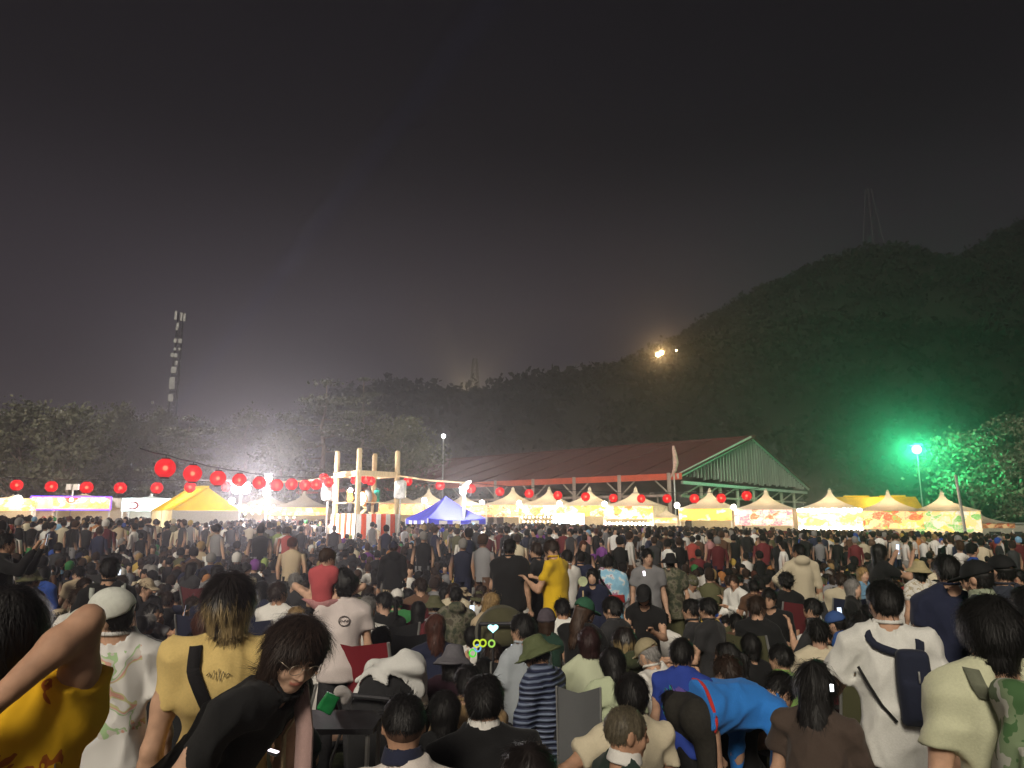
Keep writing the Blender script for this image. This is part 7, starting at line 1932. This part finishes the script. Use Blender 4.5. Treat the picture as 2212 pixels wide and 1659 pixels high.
# the mass: light people of 8-sided sections, thousands of them
def rings_mesh(rings, n=8):
    V = []; F = []
    for (c, rx, ry) in rings:
        for k in range(n):
            t = 2 * math.pi * k / n
            V.append((c[0] + rx * math.cos(t), c[1] + ry * math.sin(t), c[2]))
    for i in range(len(rings) - 1):
        for k in range(n): F.append((i * n + k, i * n + (k + 1) % n, (i + 1) * n + (k + 1) % n, (i + 1) * n + k))
    return np.array(V), np.array(F)
def figure(kind):
    Vs, Fs, Ps = [], [], []
    def add(V, F, part):
        Fs.append(F + sum(len(v) for v in Vs)); Vs.append(V); Ps.append(np.full(len(V), part))
    zb = 0.0 if kind == 'stand' else -0.85
    if kind == 'stand':
        for sx in (-1, 1): add(*rings_mesh([((sx * 0.10, 0, 0), 0.07, 0.10), ((sx * 0.10, 0, 0.45), 0.075, 0.08), ((sx * 0.09, 0, 0.93), 0.10, 0.12)], 4), 3)
    else:
        for sx in (-1, 1): add(*rings_mesh([((sx * 0.22, 0.34, 0.0), 0.10, 0.10), ((sx * 0.20, 0.30, 0.20), 0.09, 0.12), ((sx * 0.12, 0.16, 0.26), 0.06, 0.10)], 4), 3)
    add(*rings_mesh([((0, 0, 0.84 + zb), 0.175, 0.125), ((0, 0, 1.05 + zb), 0.165, 0.12), ((0, -0.005, 1.25 + zb), 0.195, 0.125), ((0, -0.01, 1.37 + zb), 0.19, 0.10), ((0, 0, 1.43 + zb), 0.10, 0.075), ((0, 0.0, 1.455 + zb), 0.055, 0.055)], 7), 2)
    for sx in (-1, 1):
        if kind == 'stand': pts = [((sx * 0.20, 0, 1.37 + zb), 0.05), ((sx * 0.25, 0.0, 1.10 + zb), 0.045), ((sx * 0.25, 0.06, 0.86 + zb), 0.035)]
        else: pts = [((sx * 0.20, 0, 1.37 + zb), 0.05), ((sx * 0.25, 0.08, 1.13 + zb), 0.045), ((sx * 0.14, 0.30, 1.10 + zb), 0.035)]
        V1 = []; 
        for (c, r) in pts:
            for k in range(4): t = 2 * math.pi * k / 4; V1.append((c[0] + r * math.cos(t), c[1] + r * math.sin(t), c[2]))
        F1 = np.array([(i * 4 + k, i * 4 + (k + 1) % 4, i * 4 + 4 + (k + 1) % 4, i * 4 + 4 + k) for i in range(2) for k in range(4)])
        V1 = np.array(V1); pr = np.array([2] * 4 + [4] * 4 + [0] * 4)
        Fs.append(F1 + sum(len(v) for v in Vs)); Vs.append(V1); Ps.append(pr)
    hc = 1.585 + zb
    add(*rings_mesh([((0, 0.0, 1.44 + zb), 0.05, 0.05), ((0, 0.005, hc - 0.085), 0.052, 0.06), ((0, 0.012, hc - 0.05), 0.068, 0.085), ((0, 0.008, hc + 0.0), 0.075, 0.096), ((0, 0.0, hc + 0.06), 0.068, 0.085), ((0, 0, hc + 0.105), 0.02, 0.02)], 6), 0)
    add(*rings_mesh([((0, -0.028, hc - 0.07), 0.078, 0.078), ((0, -0.022, hc - 0.02), 0.092, 0.098), ((0, -0.012, hc + 0.05), 0.094, 0.112), ((0, -0.008, hc + 0.10), 0.070, 0.085), ((0, -0.008, hc + 0.132), 0.012, 0.012)], 7), 1)
    return np.concatenate(Vs), np.concatenate(Fs), np.concatenate(Ps)
FIG = {k: figure(k) for k in ('stand', 'sit')}
rest = spots[N_INDIV:]
VV, FF, CC = [], [], []; base = 0
topk = list(TOPW); topp = np.array([TOPW[k] for k in topk], float); topp /= topp.sum(); topc = np.array([COLS[k] for k in topk])
hk_ = list(HAIRW); hp2 = np.array([HAIRW[k] for k in hk_], float); hp2 /= hp2.sum(); hcs = np.array([HAIRC[k] for k in hk_])
rg = np.random.default_rng(77)
for kind in ('stand', 'sit'):
    sel = []
    for (x, y) in rest:
        t_ = x / y; pst = 0.07 if y < 22 else (0.22 if y < 30 else 0.62)
        if -0.28 < t_ < -0.13 and y < 42: pst = 0.01
        if (hash((round(x, 3), round(y, 3))) % 1000) / 1000.0 < pst: k2 = 'stand'
        else: k2 = 'sit'
        if k2 == kind: sel.append((x, y))
    V0, F0, P0 = FIG[kind]; n = len(sel); xy = np.array(sel)
    yaw = np.where(rg.random(n) < 0.75, rg.normal(0, 0.5, n), rg.uniform(-3.14, 3.14, n)); sc = rg.uniform(0.93, 1.06, n) * np.where(rg.random(n) < 0.1, 0.78, 1.0)
    seat = np.where(rg.random(n) < 0.84, rg.uniform(0.0, 0.08, n), rg.uniform(0.25, 0.36, n)) if kind == 'sit' else np.zeros(n)
    c, s = np.cos(yaw), np.sin(yaw); wx = rg.uniform(0.92, 1.14, n)
    X = V0[None, :, 0] * wx[:, None]; Yv = V0[None, :, 1] + np.zeros((n, 1)); Z = V0[None, :, 2] + np.zeros((n, 1))
    Z = np.where((Z > 0.3) | (kind == 'stand'), Z + seat[:, None], np.maximum(Z, 0) * (1 + seat[:, None]))
    Wx = (X * c[:, None] - Yv * s[:, None]) * sc[:, None] + xy[:, :1]; Wy = (X * s[:, None] + Yv * c[:, None]) * sc[:, None] + xy[:, 1:]
    Wz = Z * sc[:, None] - 0.018 * np.clip(xy[:, :1], -70, 70)
    ct = topc[rg.choice(len(topk), n, p=topp)] * rg.uniform(0.75, 1.25, (n, 1)); ch = hcs[rg.choice(len(hk_), n, p=hp2)]
    hatm = rg.random(n) < 0.09; ch = np.where(hatm[:, None], topc[rg.choice(len(topk), n)] * 0.9, ch)
    sk = np.array(SKINS)[rg.choice(5, n)] * rg.uniform(0.8, 1.15, (n, 1)); cb = topc[rg.choice([0, 1, 2, 2, 5, 6], n)]
    slv = np.where((rg.random(n) < 0.6)[:, None], sk, ct)
    col = np.stack([sk, ch, ct, cb, slv], 1)[:, P0, :]
    VV.append(np.stack([Wx, Wy, Wz], 2).reshape(-1, 3)); CC.append(np.clip(col, 0, 0.8).reshape(-1, 3))
    FF.append((F0[None] + (np.arange(n) * len(V0))[:, None, None]).reshape(-1, 4) + base); base += n * len(V0)
m, nt, b = new_mat('far_crowd'); a = nt.nodes.new('ShaderNodeAttribute'); a.attribute_name = 'Col'; nt.links.new(a.outputs['Color'], b.inputs['Base Color']); b.inputs['Roughness'].default_value = 0.8; b.inputs['Specular IOR Level'].default_value = 0.2
crowd = link('far_crowd', fast_mesh('far_crowd', np.concatenate(VV), np.concatenate(FF), True, (m,), colors=np.concatenate(CC)))
crowd['kind'] = 'stuff'; crowd['label'] = 'dense far crowd of people sitting and standing up to the stalls'
print('CROWD', len(people), len(rest))
# ------------------------------------------------------------------ mist: one even volume round everything
hz = MB().box((0, 205, 68), (760, 530, 142)).mesh('haze')
mh = bpy.data.materials.new('mist'); mh.use_nodes = True
nt = mh.node_tree; nt.nodes.clear()
o_ = nt.nodes.new('ShaderNodeOutputMaterial'); pv = nt.nodes.new('ShaderNodeVolumePrincipled')
pv.inputs['Color'].default_value = (0.92, 0.89, 0.97, 1)
pv.inputs['Density'].default_value = 0.0021
pv.inputs['Anisotropy'].default_value = 0.80
nt.links.new(pv.outputs[0], o_.inputs['Volume'])
hz.materials.append(mh)
haze = link('haze', hz); haze['kind'] = 'stuff'; haze['label'] = 'thin night mist over the festival field'

# smoke added round two lamps for their halos, fading out from their middle
def smoke(name, label, c, r, dens):
    me = MB().ball((0, 0, 0), 1.0, 24, 16).mesh(name)
    m = bpy.data.materials.new(name + '_volume'); m.use_nodes = True
    nt = m.node_tree; nt.nodes.clear()
    o = nt.nodes.new('ShaderNodeOutputMaterial'); pv = nt.nodes.new('ShaderNodeVolumePrincipled')
    pv.inputs['Color'].default_value = (0.93, 0.92, 0.93, 1); pv.inputs['Anisotropy'].default_value = 0.3
    tc = nt.nodes.new('ShaderNodeTexCoord'); ln = nt.nodes.new('ShaderNodeVectorMath'); ln.operation = 'LENGTH'
    nt.links.new(tc.outputs['Object'], ln.inputs[0])
    mr = nt.nodes.new('ShaderNodeMapRange'); mr.interpolation_type = 'SMOOTHSTEP'
    for k_, v_ in zip(('From Min', 'From Max', 'To Min', 'To Max'), (0.0, 1.0, dens, 0.0)): mr.inputs[k_].default_value = v_
    nt.links.new(ln.outputs['Value'], mr.inputs['Value'])
    pw_ = nt.nodes.new('ShaderNodeMath'); pw_.operation = 'MULTIPLY'; nt.links.new(mr.outputs[0], pw_.inputs[0]); nz = noise_node(nt, 1.6, 3); nt.links.new(maprange(nt, nz.outputs['Fac'], 0.3, 0.7, 0.5, 1.5), pw_.inputs[1]); nt.links.new(pw_.outputs[0], pv.inputs['Density'])
    nt.links.new(pv.outputs[0], o.inputs['Volume'])
    me.materials.append(m)
    ob = link(name, me); ob.location = c; ob.scale = r; ob['kind'] = 'stuff'; ob['label'] = label
    return ob
smoke('smoke_drift', 'smoke puff added for the halo of the green floodlight', at(1980, 968, 65.5), (11.5, 7.5, 9.5), 0.011)
smoke('smoke_drift', 'mist puff added for the halo of the lamps on the ridge', at(1425, 760, 171), (11, 8, 10), 0.012)

smoke('smoke_drift', 'low grey smoke hanging before the trees at the left', at(470, 930, 80), (46, 22, 17), 0.011)
